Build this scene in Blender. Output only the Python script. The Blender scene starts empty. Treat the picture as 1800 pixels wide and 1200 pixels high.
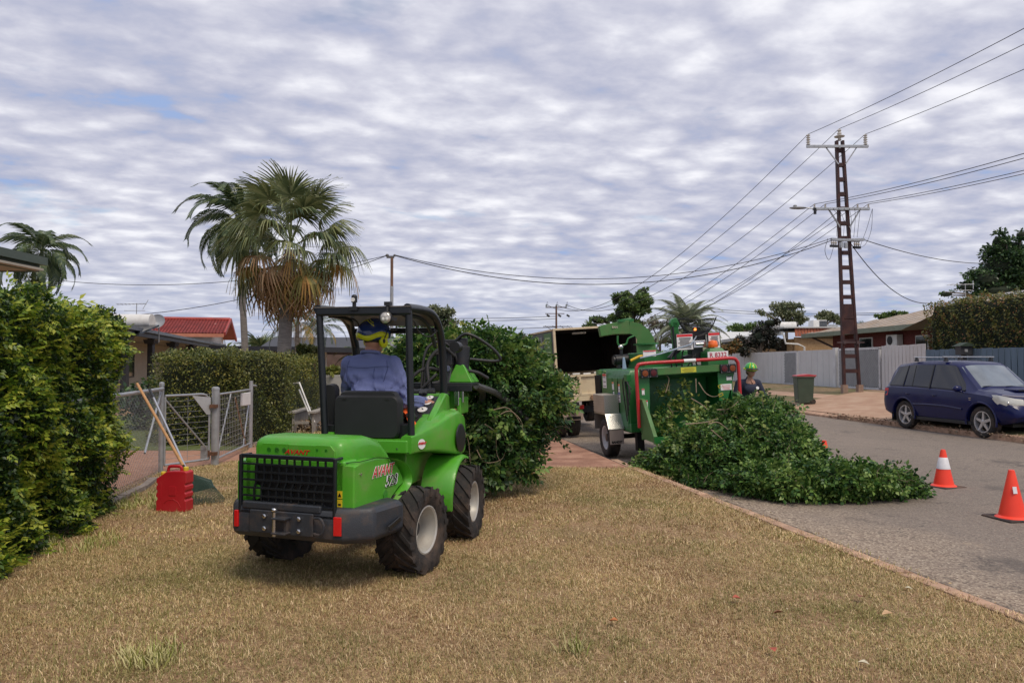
import bpy, bmesh, math, random
import numpy as np
from mathutils import Vector, Matrix, Euler
sc = bpy.context.scene
COL = sc.collection
R = math.radians
# ------------------------------------------------------------------ camera, light, exposure
F_PX = 1300.0
PITCH = math.atan(40 / F_PX)
CAM_H = 1.5
cd = bpy.data.cameras.new('camera'); cam = bpy.data.objects.new('camera', cd); COL.objects.link(cam)
cd.sensor_width = 36; cd.lens = 36 * F_PX / 1800; cd.clip_end = 3000; cd.clip_start = 0.05
cam.location = (0, 0, CAM_H); cam.rotation_euler = (R(90) + PITCH, 0, 0)
sc.camera = cam
SUN_EL, SUN_AZ = R(58), R(150)         # azimuth clockwise from +Y: behind the camera to the right
world = bpy.data.worlds.new('World'); sc.world = world; world.use_nodes = True
wn = world.node_tree.nodes; wl = world.node_tree.links
for n in list(wn): wn.remove(n)
def wnode(t, **k):
    n = wn.new(t)
    for a, v in k.items(): setattr(n, a, v)
    return n
def wmath(op, a, b=None, c=None, clamp=False):
    n = wn.new('ShaderNodeMath'); n.operation = op; n.use_clamp = clamp
    for i, q in enumerate((a, b, c)):
        if q is None: continue
        if isinstance(q, (int, float)): n.inputs[i].default_value = q
        else: wl.new(q, n.inputs[i])
    return n.outputs[0]
wo = wnode('ShaderNodeOutputWorld'); wb = wnode('ShaderNodeBackground'); wl.new(wb.outputs[0], wo.inputs[0])
wb.inputs[1].default_value = 0.10
sky = wnode('ShaderNodeTexSky', sky_type='NISHITA'); sky.sun_disc = False
sky.sun_elevation = SUN_EL; sky.sun_rotation = SUN_AZ; sky.dust_density = 1.5
tc = wnode('ShaderNodeTexCoord'); sp = wnode('ShaderNodeSeparateXYZ'); wl.new(tc.outputs['Generated'], sp.inputs[0])
zz = wmath('ADD', wmath('MAXIMUM', sp.outputs[2], 0.0), 0.125)
cx = wmath('DIVIDE', sp.outputs[0], zz); cy = wmath('DIVIDE', sp.outputs[1], zz)
# rotate the cloud rows a little, rows run across the view
ca, sa = math.cos(R(-12)), math.sin(R(-12))
rx = wmath('SUBTRACT', wmath('MULTIPLY', cx, ca), wmath('MULTIPLY', cy, sa))
ry = wmath('ADD', wmath('MULTIPLY', cx, sa), wmath('MULTIPLY', cy, ca))
cb = wnode('ShaderNodeCombineXYZ'); wl.new(wmath('MULTIPLY', rx, 0.8), cb.inputs[0]); wl.new(wmath('MULTIPLY', ry, 1.0), cb.inputs[1])
def wnoise(scale, detail, rough=0.55, dist=0.0, off=0.0):
    n = wnode('ShaderNodeTexNoise'); n.inputs['Scale'].default_value = scale; n.inputs['Detail'].default_value = detail
    n.inputs['Roughness'].default_value = rough; n.inputs['Distortion'].default_value = dist
    if off:
        m = wnode('ShaderNodeVectorMath', operation='ADD'); wl.new(cb.outputs[0], m.inputs[0]); m.inputs[1].default_value = (off, off * .7, off * 1.3)
        wl.new(m.outputs[0], n.inputs['Vector'])
    else: wl.new(cb.outputs[0], n.inputs['Vector'])
    return n.outputs[0]
wq = wnode('ShaderNodeTexNoise'); wq.inputs['Scale'].default_value = 3.2; wq.inputs['Detail'].default_value = 4; wl.new(cb.outputs[0], wq.inputs['Vector'])
wv = wnode('ShaderNodeVectorMath', operation='MULTIPLY_ADD'); wl.new(wq.outputs['Color'], wv.inputs[0]); wv.inputs[1].default_value = (.30, .30, .3); wl.new(cb.outputs[0], wv.inputs[2])
vr = wnode('ShaderNodeTexVoronoi', feature='SMOOTH_F1'); vr.inputs['Scale'].default_value = 6.3; vr.inputs['Smoothness'].default_value = .55; vr.inputs['Randomness'].default_value = .85; wl.new(wv.outputs[0], vr.inputs['Vector'])
puff = wmath('SUBTRACT', 1.0, wmath('MULTIPLY', vr.outputs['Distance'], 1.25))   # the rounded rolls of altocumulus
big = wnoise(.8, 3, .5, 0, 7.3)           # broad lighter and darker patches
fine = wnoise(10.5, 6, .56, .15, 3.1)
den = wmath('ADD', wmath('MULTIPLY', puff, 0.30), wmath('ADD', wmath('MULTIPLY', big, 0.42), wmath('MULTIPLY', fine, 0.42)))
ramp = wnode('ShaderNodeValToRGB'); wl.new(den, ramp.inputs[0])
cr = ramp.color_ramp; cr.interpolation = 'B_SPLINE'
cr.elements[0].position = .33; cr.elements[0].color = (.20, .28, .46, 1)
cr.elements[1].position = .76; cr.elements[1].color = (.60, .60, .63, 1)
for p, c in ((.40, (.27, .29, .385)), (.49, (.33, .34, .42)), (.57, (.395, .40, .465)), (.65, (.465, .47, .525))):
    e = cr.elements.new(p); e.color = (*c, 1)
# towards the horizon the air takes the contrast and turns bluish
hz = wmath('POWER', wmath('SUBTRACT', 1.0, wmath('MINIMUM', wmath('MULTIPLY', wmath('MAXIMUM', sp.outputs[2], 0.0), 4.5), 1.0)), 2.2)
mh = wnode('ShaderNodeMix', data_type='RGBA'); wl.new(wmath('MULTIPLY', hz, .55), mh.inputs[0]); wl.new(ramp.outputs[0], mh.inputs[6])
mh.inputs[7].default_value = (.30, .345, .43, 1)
cs = wnode('ShaderNodeVectorMath', operation='SCALE'); cs.inputs['Scale'].default_value = 11.5; wl.new(mh.outputs[2], cs.inputs[0])
# thin gaps where the blue shows
gap = wnoise(2.1, 5, .55, .1, 11.7)
gm = wnode('ShaderNodeMapRange'); wl.new(gap, gm.inputs[0]); gm.inputs[1].default_value = .30; gm.inputs[2].default_value = .385
gm.inputs[3].default_value = .7; gm.inputs[4].default_value = 0
ms = wnode('ShaderNodeMix', data_type='RGBA'); wl.new(gm.outputs[0], ms.inputs[0]); wl.new(cs.outputs[0], ms.inputs[6]); wl.new(sky.outputs[0], ms.inputs[7])
wl.new(ms.outputs[2], wb.inputs[0])
sl = bpy.data.lights.new('sun', 'SUN'); sl.energy = 1.5; sl.angle = R(22); sl.color = (1, .87, .70)
so = bpy.data.objects.new('sun', sl); COL.objects.link(so)
so.rotation_euler = (R(90) - SUN_EL, 0, math.pi - SUN_AZ)
sc.view_settings.view_transform = 'Standard'; sc.view_settings.look = 'None'; sc.view_settings.gamma = 1
sc.view_settings.use_curve_mapping = False; sc.view_settings.exposure = 0.5
sc.cycles.max_bounces = 6; sc.cycles.diffuse_bounces = 3; sc.cycles.glossy_bounces = 3; sc.cycles.transparent_max_bounces = 8
random.seed(5); RNG = np.random.default_rng(5)

# ------------------------------------------------------------------ pixel helper (photograph pixels to metres)
def ray(px, py):
    X = (px - 900) / F_PX; Y = (600 - py) / F_PX; c, s = math.cos(PITCH), math.sin(PITCH)
    return Vector((X, c - Y * s, s + Y * c))
def at(px, py, D):
    r = ray(px, py); return Vector((0, 0, CAM_H)) + r * (D / r.y)

# ------------------------------------------------------------------ materials
def nodes_of(m):
    m.use_nodes = True; nt = m.node_tree; return nt, nt.nodes, nt.links
MATS = {}
def mat(name, col, rough=.6, metal=0, var=.12, scale=4, bump=0, bscale=60, coat=0, dirt=None, dscale=3, damt=.5, spec=.5, emit=None, alpha=None, trans=0, aniso=None):
    if name in MATS: return MATS[name]
    m = bpy.data.materials.new(name); MATS[name] = m; nt, N, L = nodes_of(m); b = N['Principled BSDF']
    b.inputs['Roughness'].default_value = rough; b.inputs['Metallic'].default_value = metal
    b.inputs['Coat Weight'].default_value = coat; b.inputs['Specular IOR Level'].default_value = spec
    b.inputs['Coat Roughness'].default_value = .12
    tcn = N.new('ShaderNodeTexCoord'); vec = tcn.outputs['Object']
    if aniso:
        mp = N.new('ShaderNodeMapping'); mp.inputs['Scale'].default_value = aniso; L.new(vec, mp.inputs[0]); vec = mp.outputs[0]
    n = N.new('ShaderNodeTexNoise'); n.inputs['Scale'].default_value = scale; n.inputs['Detail'].default_value = 6; L.new(vec, n.inputs['Vector'])
    rp = N.new('ShaderNodeValToRGB'); L.new(n.outputs[0], rp.inputs[0])
    rp.color_ramp.elements[0].position = .3; rp.color_ramp.elements[1].position = .7
    rp.color_ramp.elements[0].color = (*[c * (1 - var) for c in col], 1); rp.color_ramp.elements[1].color = (*[min(1, c * (1 + var)) for c in col], 1)
    out = rp.outputs[0]
    if dirt:
        n2 = N.new('ShaderNodeTexNoise'); n2.inputs['Scale'].default_value = dscale; n2.inputs['Detail'].default_value = 8; n2.inputs['Roughness'].default_value = .65
        L.new(vec, n2.inputs['Vector'])
        mr = N.new('ShaderNodeMapRange'); L.new(n2.outputs[0], mr.inputs[0]); mr.inputs[1].default_value = .48; mr.inputs[2].default_value = .72
        mr.inputs[4].default_value = damt
        mx = N.new('ShaderNodeMix'); mx.data_type = 'RGBA'; L.new(mr.outputs[0], mx.inputs[0]); L.new(out, mx.inputs[6]); mx.inputs[7].default_value = (*dirt, 1)
        out = mx.outputs[2]
        rr = N.new('ShaderNodeMapRange'); L.new(mr.outputs[0], rr.inputs[0]); rr.inputs[2].default_value = max(damt, .01); rr.inputs[3].default_value = rough; rr.inputs[4].default_value = min(1, rough + .3)
        L.new(rr.outputs[0], b.inputs['Roughness'])
    L.new(out, b.inputs['Base Color'])
    if bump:
        n3 = N.new('ShaderNodeTexNoise'); n3.inputs['Scale'].default_value = bscale; n3.inputs['Detail'].default_value = 4; L.new(vec, n3.inputs['Vector'])
        bp = N.new('ShaderNodeBump'); bp.inputs['Strength'].default_value = bump; bp.inputs['Distance'].default_value = .01
        L.new(n3.outputs[0], bp.inputs['Height']); L.new(bp.outputs[0], b.inputs['Normal'])
    if emit: b.inputs['Emission Color'].default_value = (*emit[:3], 1); b.inputs['Emission Strength'].default_value = emit[3]
    if trans: b.inputs['Transmission Weight'].default_value = trans
    if alpha is not None: b.inputs['Alpha'].default_value = alpha
    return m
def leafmat(name, cols, rough=.45, transl=.3, spec=.5, scale=None):
    """leaf colour picked per leaf (mesh island); cols = list of base colours"""
    if name in MATS: return MATS[name]
    m = bpy.data.materials.new(name); MATS[name] = m; nt, N, L = nodes_of(m); b = N['Principled BSDF']; o = N['Material Output']
    g = N.new('ShaderNodeNewGeometry'); rp = N.new('ShaderNodeValToRGB')
    tcn = N.new('ShaderNodeTexCoord'); n = N.new('ShaderNodeTexNoise'); n.inputs['Scale'].default_value = scale or 1.6; n.inputs['Detail'].default_value = 3
    L.new(tcn.outputs['Object'], n.inputs['Vector'])
    a = N.new('ShaderNodeMath'); a.operation = 'MULTIPLY_ADD'; L.new(n.outputs[0], a.inputs[0]); a.inputs[1].default_value = 1.6; a.inputs[2].default_value = -.8
    s = N.new('ShaderNodeMath'); s.operation = 'ADD'; s.use_clamp = True; L.new(g.outputs['Random Per Island'], s.inputs[0]); L.new(a.outputs[0], s.inputs[1])
    L.new(s.outputs[0], rp.inputs[0])
    el = rp.color_ramp.elements; el[0].color = (*cols[0], 1); el[1].color = (*cols[-1], 1)
    for i in range(1, len(cols) - 1):
        e = el.new(i / (len(cols) - 1)); e.color = (*cols[i], 1)
    L.new(rp.outputs[0], b.inputs['Base Color']); b.inputs['Roughness'].default_value = rough; b.inputs['Specular IOR Level'].default_value = spec
    if transl:
        t = N.new('ShaderNodeBsdfTranslucent'); mx = N.new('ShaderNodeMixShader'); mx.inputs[0].default_value = transl
        L.new(rp.outputs[0], t.inputs[0]); L.new(b.outputs[0], mx.inputs[1]); L.new(t.outputs[0], mx.inputs[2]); L.new(mx.outputs[0], o.inputs[0])
    return m

# ------------------------------------------------------------------ mesh builder
def rotm(rx=0, ry=0, rz=0): return Euler((R(rx), R(ry), R(rz))).to_matrix().to_4x4()
def T(x, y, z): return Matrix.Translation((x, y, z))
class B:
    """collects shapes and links them as ONE mesh object"""
    def __init__(s): s.v = []; s.f = []; s.mi = []; s.M = Matrix.Identity(4); s.cur = 0
    def add(s, vs, fs, M=None):
        X = s.M @ M if M is not None else s.M; o = len(s.v)
        s.v.extend([tuple(X @ Vector(p)) for p in vs]); s.f.extend([tuple(i + o for i in f) for f in fs]); s.mi.extend([s.cur] * len(fs)); return s
    def box(s, c, d, M=None, taper=1.0):
        x, y, z = d[0] / 2, d[1] / 2, d[2] / 2; t = taper
        vs = [(-x, -y, -z), (x, -y, -z), (x, y, -z), (-x, y, -z), (-x * t, -y * t, z), (x * t, -y * t, z), (x * t, y * t, z), (-x * t, y * t, z)]
        K = T(*c) @ (M if M is not None else Matrix.Identity(4))
        return s.add(vs, [(0, 3, 2, 1), (4, 5, 6, 7), (0, 1, 5, 4), (1, 2, 6, 5), (2, 3, 7, 6), (3, 0, 4, 7)], K)
    def beam(s, a, b, w, h=None):
        a, b = Vector(a), Vector(b); d = b - a; L = d.length; h = h or w
        up = Vector((0, 0, 1)) if abs(d.normalized().z) < .95 else Vector((0, 1, 0))
        y = d.normalized(); x = y.cross(up).normalized(); z = x.cross(y)
        K = Matrix(((x.x, y.x, z.x, 0), (x.y, y.y, z.y, 0), (x.z, y.z, z.z, 0), (0, 0, 0, 1)))
        return s.box((0, 0, 0), (w, L, h), None) if False else s.add(*_boxvf(w, L, h), T(*((a + b) / 2)) @ K)
    def prism(s, poly, axis, a, b):
        """polygon extruded along axis: 'x' poly=(y,z), 'y' poly=(x,z), 'z' poly=(x,y)"""
        def P(p, t): return {'x': (t, p[0], p[1]), 'y': (p[0], t, p[1]), 'z': (p[0], p[1], t)}[axis]
        n = len(poly); vs = [P(p, a) for p in poly] + [P(p, b) for p in poly]
        return s.add(vs, [tuple(range(n))[::-1], tuple(range(n, 2 * n))] + [(i, (i + 1) % n, n + (i + 1) % n, n + i) for i in range(n)])
    def tube(s, pts, r, n=8, caps=True):
        pts = [Vector(p) for p in pts]; m = len(pts); rs = r if isinstance(r, (list, tuple)) else [r] * m
        ds = []
        for i in range(m):
            d = pts[min(i + 1, m - 1)] - pts[max(i - 1, 0)]; ds.append(d.normalized() if d.length > 1e-9 else Vector((0, 0, 1)))
        u = ds[0].orthogonal().normalized(); vs = []; fs = []
        for i in range(m):
            u = (u - ds[i] * u.dot(ds[i])); u = u.normalized() if u.length > 1e-6 else ds[i].orthogonal().normalized(); w = ds[i].cross(u)
            for k in range(n):
                t = 2 * math.pi * k / n; vs.append(tuple(pts[i] + (u * math.cos(t) + w * math.sin(t)) * rs[i]))
        for i in range(m - 1):
            for k in range(n):
                a = i * n + k; b = i * n + (k + 1) % n; fs.append((a, b, b + n, a + n))
        if caps: fs.append(tuple(range(n))[::-1]); fs.append(tuple(range((m - 1) * n, m * n)))
        return s.add(vs, fs)
    def lathe(s, prof, n=24, M=None, axis='z', caps=True):
        vs = []; fs = []
        for r, z in prof:
            for k in range(n):
                t = 2 * math.pi * k / n; vs.append((r * math.cos(t), r * math.sin(t), z))
        for i in range(len(prof) - 1):
            for k in range(n):
                a = i * n + k; b = i * n + (k + 1) % n; fs.append((a, b, b + n, a + n))
        if caps: fs.append(tuple(range(n))[::-1]); fs.append(tuple(range((len(prof) - 1) * n, len(prof) * n)))
        K = {'z': Matrix.Identity(4), 'x': rotm(0, 90, 0), 'y': rotm(-90, 0, 0)}[axis]
        return s.add(vs, fs, (M @ K) if M is not None else K)
    def ell(s, c, r, nu=16, nv=10, M=None):
        vs = [(0, 0, -1)]; fs = []
        for j in range(1, nv):
            p = -math.pi / 2 + math.pi * j / nv
            for i in range(nu):
                t = 2 * math.pi * i / nu; vs.append((math.cos(p) * math.cos(t), math.cos(p) * math.sin(t), math.sin(p)))
        vs.append((0, 0, 1)); e = len(vs) - 1
        for i in range(nu):
            fs.append((0, 1 + (i + 1) % nu, 1 + i)); fs.append((e, e - nu + i, e - nu + (i + 1) % nu))
        for j in range(nv - 2):
            for i in range(nu):
                a = 1 + j * nu + i; b = 1 + j * nu + (i + 1) % nu; fs.append((a, b, b + nu, a + nu))
        return s.add([(x * r[0], y * r[1], z * r[2]) for x, y, z in vs], fs, T(*c) @ (M if M is not None else Matrix.Identity(4)))
    def cap(s, a, ra, b, rb, n=12):
        """closed tapered capsule"""
        a, b = Vector(a), Vector(b); d = (b - a); L = max(d.length, 1e-6); d = d / L; pts = []; rs = []
        for k in range(5):
            t = math.pi / 2 * (1 - k / 4); pts.append(a - d * ra * math.sin(t)); rs.append(max(ra * math.cos(t), 1e-4))
        for k in range(5):
            t = math.pi / 2 * k / 4; pts.append(b + d * rb * math.sin(t)); rs.append(max(rb * math.cos(t), 1e-4))
        u = d.orthogonal().normalized(); w = d.cross(u); vs = []; fs = []
        for p, r_ in zip(pts, rs):
            for k in range(n):
                t = 2 * math.pi * k / n; vs.append(tuple(p + (u * math.cos(t) + w * math.sin(t)) * r_))
        for i in range(9):
            for k in range(n):
                q = i * n + k; q2 = i * n + (k + 1) % n; fs.append((q, q2, q2 + n, q + n))
        fs.append(tuple(range(n))[::-1]); fs.append(tuple(range(9 * n, 10 * n)))
        return s.add(vs, fs)
    def loft(s, rings, caps=True, closed=True):
        n = len(rings[0]); vs = [p for r_ in rings for p in r_]; fs = []
        for i in range(len(rings) - 1):
            for k in range(n if closed else n - 1):
                a = i * n + k; b = i * n + (k + 1) % n; fs.append((a, b, b + n, a + n))
        if caps: fs.append(tuple(range(n))[::-1]); fs.append(tuple(range((len(rings) - 1) * n, len(rings) * n)))
        return s.add(vs, fs)
    def build(s, name, mats, parent=None, smooth=False, bevel=0, seg=2, angle=35, recalc=True):
        me = bpy.data.meshes.new(name); me.from_pydata(s.v, [], s.f)
        if not isinstance(mats, (list, tuple)): mats = [mats]
        for m in mats: me.materials.append(m)
        if len(mats) > 1: me.polygons.foreach_set('material_index', s.mi)
        if recalc:
            bm = bmesh.new(); bm.from_mesh(me); bmesh.ops.recalc_face_normals(bm, faces=bm.faces); bm.to_mesh(me); bm.free()
        if smooth is True: me.shade_smooth()
        elif smooth == 'auto' or bevel:
            me.shade_smooth()
            me.set_sharp_from_angle(angle=R(angle))
        o = bpy.data.objects.new(name, me); COL.objects.link(o)
        if parent: o.parent = parent
        if bevel:
            md = o.modifiers.new('bevel', 'BEVEL'); md.width = bevel; md.segments = seg; md.limit_method = 'ANGLE'; md.angle_limit = R(38); md.harden_normals = True
        return o
def _boxvf(w, L, h):
    x, y, z = w / 2, L / 2, h / 2
    return ([(-x, -y, -z), (x, -y, -z), (x, y, -z), (-x, y, -z), (-x, -y, z), (x, -y, z), (x, y, z), (-x, y, z)],
            [(0, 3, 2, 1), (4, 5, 6, 7), (0, 1, 5, 4), (1, 2, 6, 5), (2, 3, 7, 6), (3, 0, 4, 7)])
def tag(o, label=None, cat=None, group=None, kind=None):
    if label: o['label'] = label
    if cat: o['category'] = cat
    if group: o['group'] = group
    if kind: o['kind'] = kind
    return o
def thing(name, label, cat, loc=(0, 0, 0), rz=0, group=None, roll=0):
    o = bpy.data.objects.new(name, None); COL.objects.link(o); o.location = loc; o.empty_display_size = .2
    o.rotation_euler = (0, R(roll), R(rz)); return tag(o, label, cat, group)
def struct(o): o['kind'] = 'structure'; return o
def stuffpart(o): o['kind'] = 'stuff'; return o
def smooth_poly(pts, k=6):
    """Catmull-Rom through points"""
    P_ = [Vector(p) for p in pts]; P_ = [P_[0] * 2 - P_[1]] + P_ + [P_[-1] * 2 - P_[-2]]; out = []
    for i in range(1, len(P_) - 2):
        for j in range(k):
            t = j / k; a, b, c, d = P_[i - 1:i + 3]
            out.append(.5 * ((2 * b) + (c - a) * t + (2 * a - 5 * b + 4 * c - d) * t * t + (3 * b - a - 3 * c + d) * t ** 3))
    out.append(P_[-2]); return out
def dup(o, loc=None, rz=None, label=None, scale=None):
    """copy of a thing with copies of its parts and sub-parts"""
    r_ = o.copy(); COL.objects.link(r_)
    if loc is not None: r_.location = loc
    if rz is not None: r_.rotation_euler.z = R(rz)
    if label: r_['label'] = label
    if scale: r_.scale = (scale,) * 3
    for ch in list(o.children):
        c = ch.copy(); COL.objects.link(c); c.parent = r_
        for g in list(ch.children):
            d = g.copy(); COL.objects.link(d); d.parent = c
    return r_
def text(s, size, M, m, parent, name='lettering', extrude=.001, bold=0, shear=0, sx=1):
    cu = bpy.data.curves.new(name, 'FONT'); cu.body = s; cu.size = size; cu.extrude = extrude; cu.offset = bold; cu.shear = shear
    cu.align_x = 'CENTER'; cu.align_y = 'CENTER'; cu.resolution_u = 3
    t = bpy.data.objects.new('tmp', cu); COL.objects.link(t)
    dg = bpy.context.evaluated_depsgraph_get(); me = bpy.data.meshes.new_from_object(t.evaluated_get(dg))
    bpy.data.objects.remove(t); me.transform(M @ Matrix.Diagonal((sx, 1, 1, 1))); me.materials.clear(); me.materials.append(m)
    o = bpy.data.objects.new(name, me); COL.objects.link(o); o.parent = parent; return o
def remesh(b, name, m, parent, voxel, smooth=6, noise=0):
    """union of closed shapes into one continuous surface"""
    o = b.build('tmp', m); r_ = o.modifiers.new('r', 'REMESH'); r_.mode = 'VOXEL'; r_.voxel_size = voxel; r_.use_smooth_shade = True
    if smooth: s_ = o.modifiers.new('s', 'SMOOTH'); s_.iterations = smooth; s_.factor = .5
    dg = bpy.context.evaluated_depsgraph_get(); me = bpy.data.meshes.new_from_object(o.evaluated_get(dg)); bpy.data.objects.remove(o)
    me.name = name; me.shade_smooth(); p = bpy.data.objects.new(name, me); COL.objects.link(p)
    if not me.materials: me.materials.append(m)
    if parent: p.parent = parent
    return p

# ------------------------------------------------------------------ numpy scatter
def mesh_np(name, V, Fc, m, parent=None, k=3, smooth=False):
    me = bpy.data.meshes.new(name); V = np.ascontiguousarray(V, dtype=np.float32); Fc = np.ascontiguousarray(Fc, dtype=np.int32)
    me.vertices.add(len(V)); me.vertices.foreach_set('co', V.ravel()); me.loops.add(Fc.size); me.loops.foreach_set('vertex_index', Fc.ravel())
    me.polygons.add(len(Fc)); me.polygons.foreach_set('loop_start', np.arange(len(Fc), dtype=np.int32) * k)
    me.update(calc_edges=True)
    if smooth: me.shade_smooth()
    me.materials.append(m); o = bpy.data.objects.new(name, me); COL.objects.link(o)
    if parent: o.parent = parent
    return o
def rots(n, tilt=1.0, yaw=None):
    """random rotation matrices: leaf axis +y, normal +z"""
    a = RNG.uniform(0, 2 * np.pi, n) if yaw is None else yaw; t = RNG.normal(0, tilt, n); u = RNG.normal(0, tilt, n)
    ca, sa, ct, st, cu, su = np.cos(a), np.sin(a), np.cos(t), np.sin(t), np.cos(u), np.sin(u); Z = np.zeros(n); O = np.ones(n)
    Rz = np.stack([ca, -sa, Z, sa, ca, Z, Z, Z, O], 1).reshape(n, 3, 3); Rx = np.stack([O, Z, Z, Z, ct, -st, Z, st, ct], 1).reshape(n, 3, 3)
    Ry = np.stack([cu, Z, su, Z, O, Z, -su, Z, cu], 1).reshape(n, 3, 3); return Rz @ Rx @ Ry
LEAF_V = np.array([(0, 0, 0), (.3, .42, .07), (0, 1, -.06), (-.3, .42, .07)]); LEAF_F = np.array([(0, 1, 2), (0, 2, 3)])
def scatter(P_, S, Rm, tv=LEAF_V, tf=LEAF_F):
    n = len(P_); V = np.einsum('nij,kj->nki', Rm, tv) * np.asarray(S).reshape(-1, 1, 1) + np.asarray(P_)[:, None, :]
    Fc = tf[None] + (np.arange(n) * len(tv))[:, None, None]; return V.reshape(-1, 3), Fc.reshape(-1, tf.shape[1])
# sprig: seven leaves round a twig (pinnate spray)
def sprig_tpl(nl=7, leaf=.42, w=1.0):
    vs = []; fs = []
    for i in range(nl):
        t = i / (nl - 1); side = (0 if i == nl - 1 else (1 if i % 2 else -1)); a = side * R(58)
        M = T(0, t * .75, .05 * math.sin(t * 3)) @ rotm(0, side * 14, 0) @ Matrix.Rotation(-a, 4, 'Z') @ Matrix.Diagonal((leaf * w, leaf, leaf, 1))
        o = len(vs); vs += [tuple(M @ Vector(p)) for p in LEAF_V]; fs += [tuple(q + o for q in f) for f in LEAF_F]
    return np.array(vs), np.array(fs)
SPV, SPF = sprig_tpl()
SPV5, SPF5 = sprig_tpl(5, .5, 1.15)
def blob_pts(n, blobs, shell=.45, noise=.25, flo=None, lumps=1.0):
    """points in the outer shell of a union of ellipsoids, uneven outline; returns pts, outward dirs"""
    bl = np.array(blobs, dtype=float); w = (bl[:, 3] * bl[:, 4] * bl[:, 5]) ** (2 / 3); idx = RNG.choice(len(bl), n, p=w / w.sum())
    d = RNG.normal(0, 1, (n, 3)); d /= np.linalg.norm(d, axis=1)[:, None]
    r_ = 1 - shell * RNG.random(n) ** 1.6 + noise * RNG.normal(0, .35, n) * (RNG.random(n) < .5)
    lump = lumps * .07 * np.sin(d[:, 0] * 5 + idx * 1.7) * np.cos(d[:, 1] * 6 + idx) + lumps * .06 * np.sin(d[:, 2] * 9 + d[:, 0] * 4 + idx * 2.3)
    Pn = bl[idx, :3] + d * bl[idx, 3:6] * (r_ + lump)[:, None]
    if flo is not None: k = Pn[:, 2] > flo; Pn = Pn[k]; d = d[k]
    return Pn, d
def cull_inside(Pn, d, blobs, lim=.6):
    keep = np.ones(len(Pn), bool)
    for b in blobs:
        q = (Pn - np.array(b[:3])) / np.array(b[3:6]); keep &= (q ** 2).sum(1) > lim ** 2
    return Pn[keep], d[keep]
def foliage(name, blobs, n, size, m, parent=None, shell=.45, noise=.25, flo=None, tilt=.7, tpl=None, cull=.55, label_kind=True, lumps=1.0):
    Pn, d = blob_pts(n, blobs, shell, noise, flo, lumps)
    if cull: Pn, d = cull_inside(Pn, d, blobs, cull)
    n = len(Pn); yaw = np.arctan2(-d[:, 0], d[:, 1]) + RNG.normal(0, .9, n)
    tv, tf = tpl if tpl else (LEAF_V, LEAF_F)
    V, Fc = scatter(Pn, size * RNG.uniform(.6, 1.3, n), rots(n, tilt, yaw), tv, tf)
    o = mesh_np(name, V, Fc, m, parent)
    if parent is not None and label_kind: o['kind'] = 'stuff'
    return o
# ================================================================== shared materials
M_GALV = mat('galvanised', (.42, .44, .46), .45, .6, .15, 8, .1, 90, dirt=(.22, .18, .14), damt=.35)
M_BLACK = mat('black_plastic', (.012, .013, .015), .45, 0, .2, 6, .08, 200)
M_DARKSTEEL = mat('dark_steel', (.022, .025, .03), .38, .1, .15, 5, .05, 120, dirt=(.08, .06, .045), damt=.3, dscale=6)
M_RUBBER = mat('tyre_rubber', (.022, .02, .019), .85, 0, .25, 9, .3, 80, dirt=(.15, .10, .07), damt=.65, dscale=5)
M_CABLE = mat('cable', (.02, .02, .022), .6)
M_WHITE = mat('white_paint', (.72, .72, .70), .5, 0, .05, 5, dirt=(.35, .3, .25), damt=.3)
M_CHROME = mat('bright_steel', (.6, .6, .6), .25, 1, .1, 9)
M_BARK = mat('bark', (.17, .14, .11), .9, 0, .35, 14, .6, 40)
M_TWIG = mat('twig', (.22, .15, .09), .8, 0, .3, 20)
M_GLASS_D = mat('dark_glass', (.012, .015, .018), .06, 0, .1, 2, spec=.8)
M_CORE = mat('inner_foliage', (.012, .02, .008), .95, 0, .5, 12, .8, 30)

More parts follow.
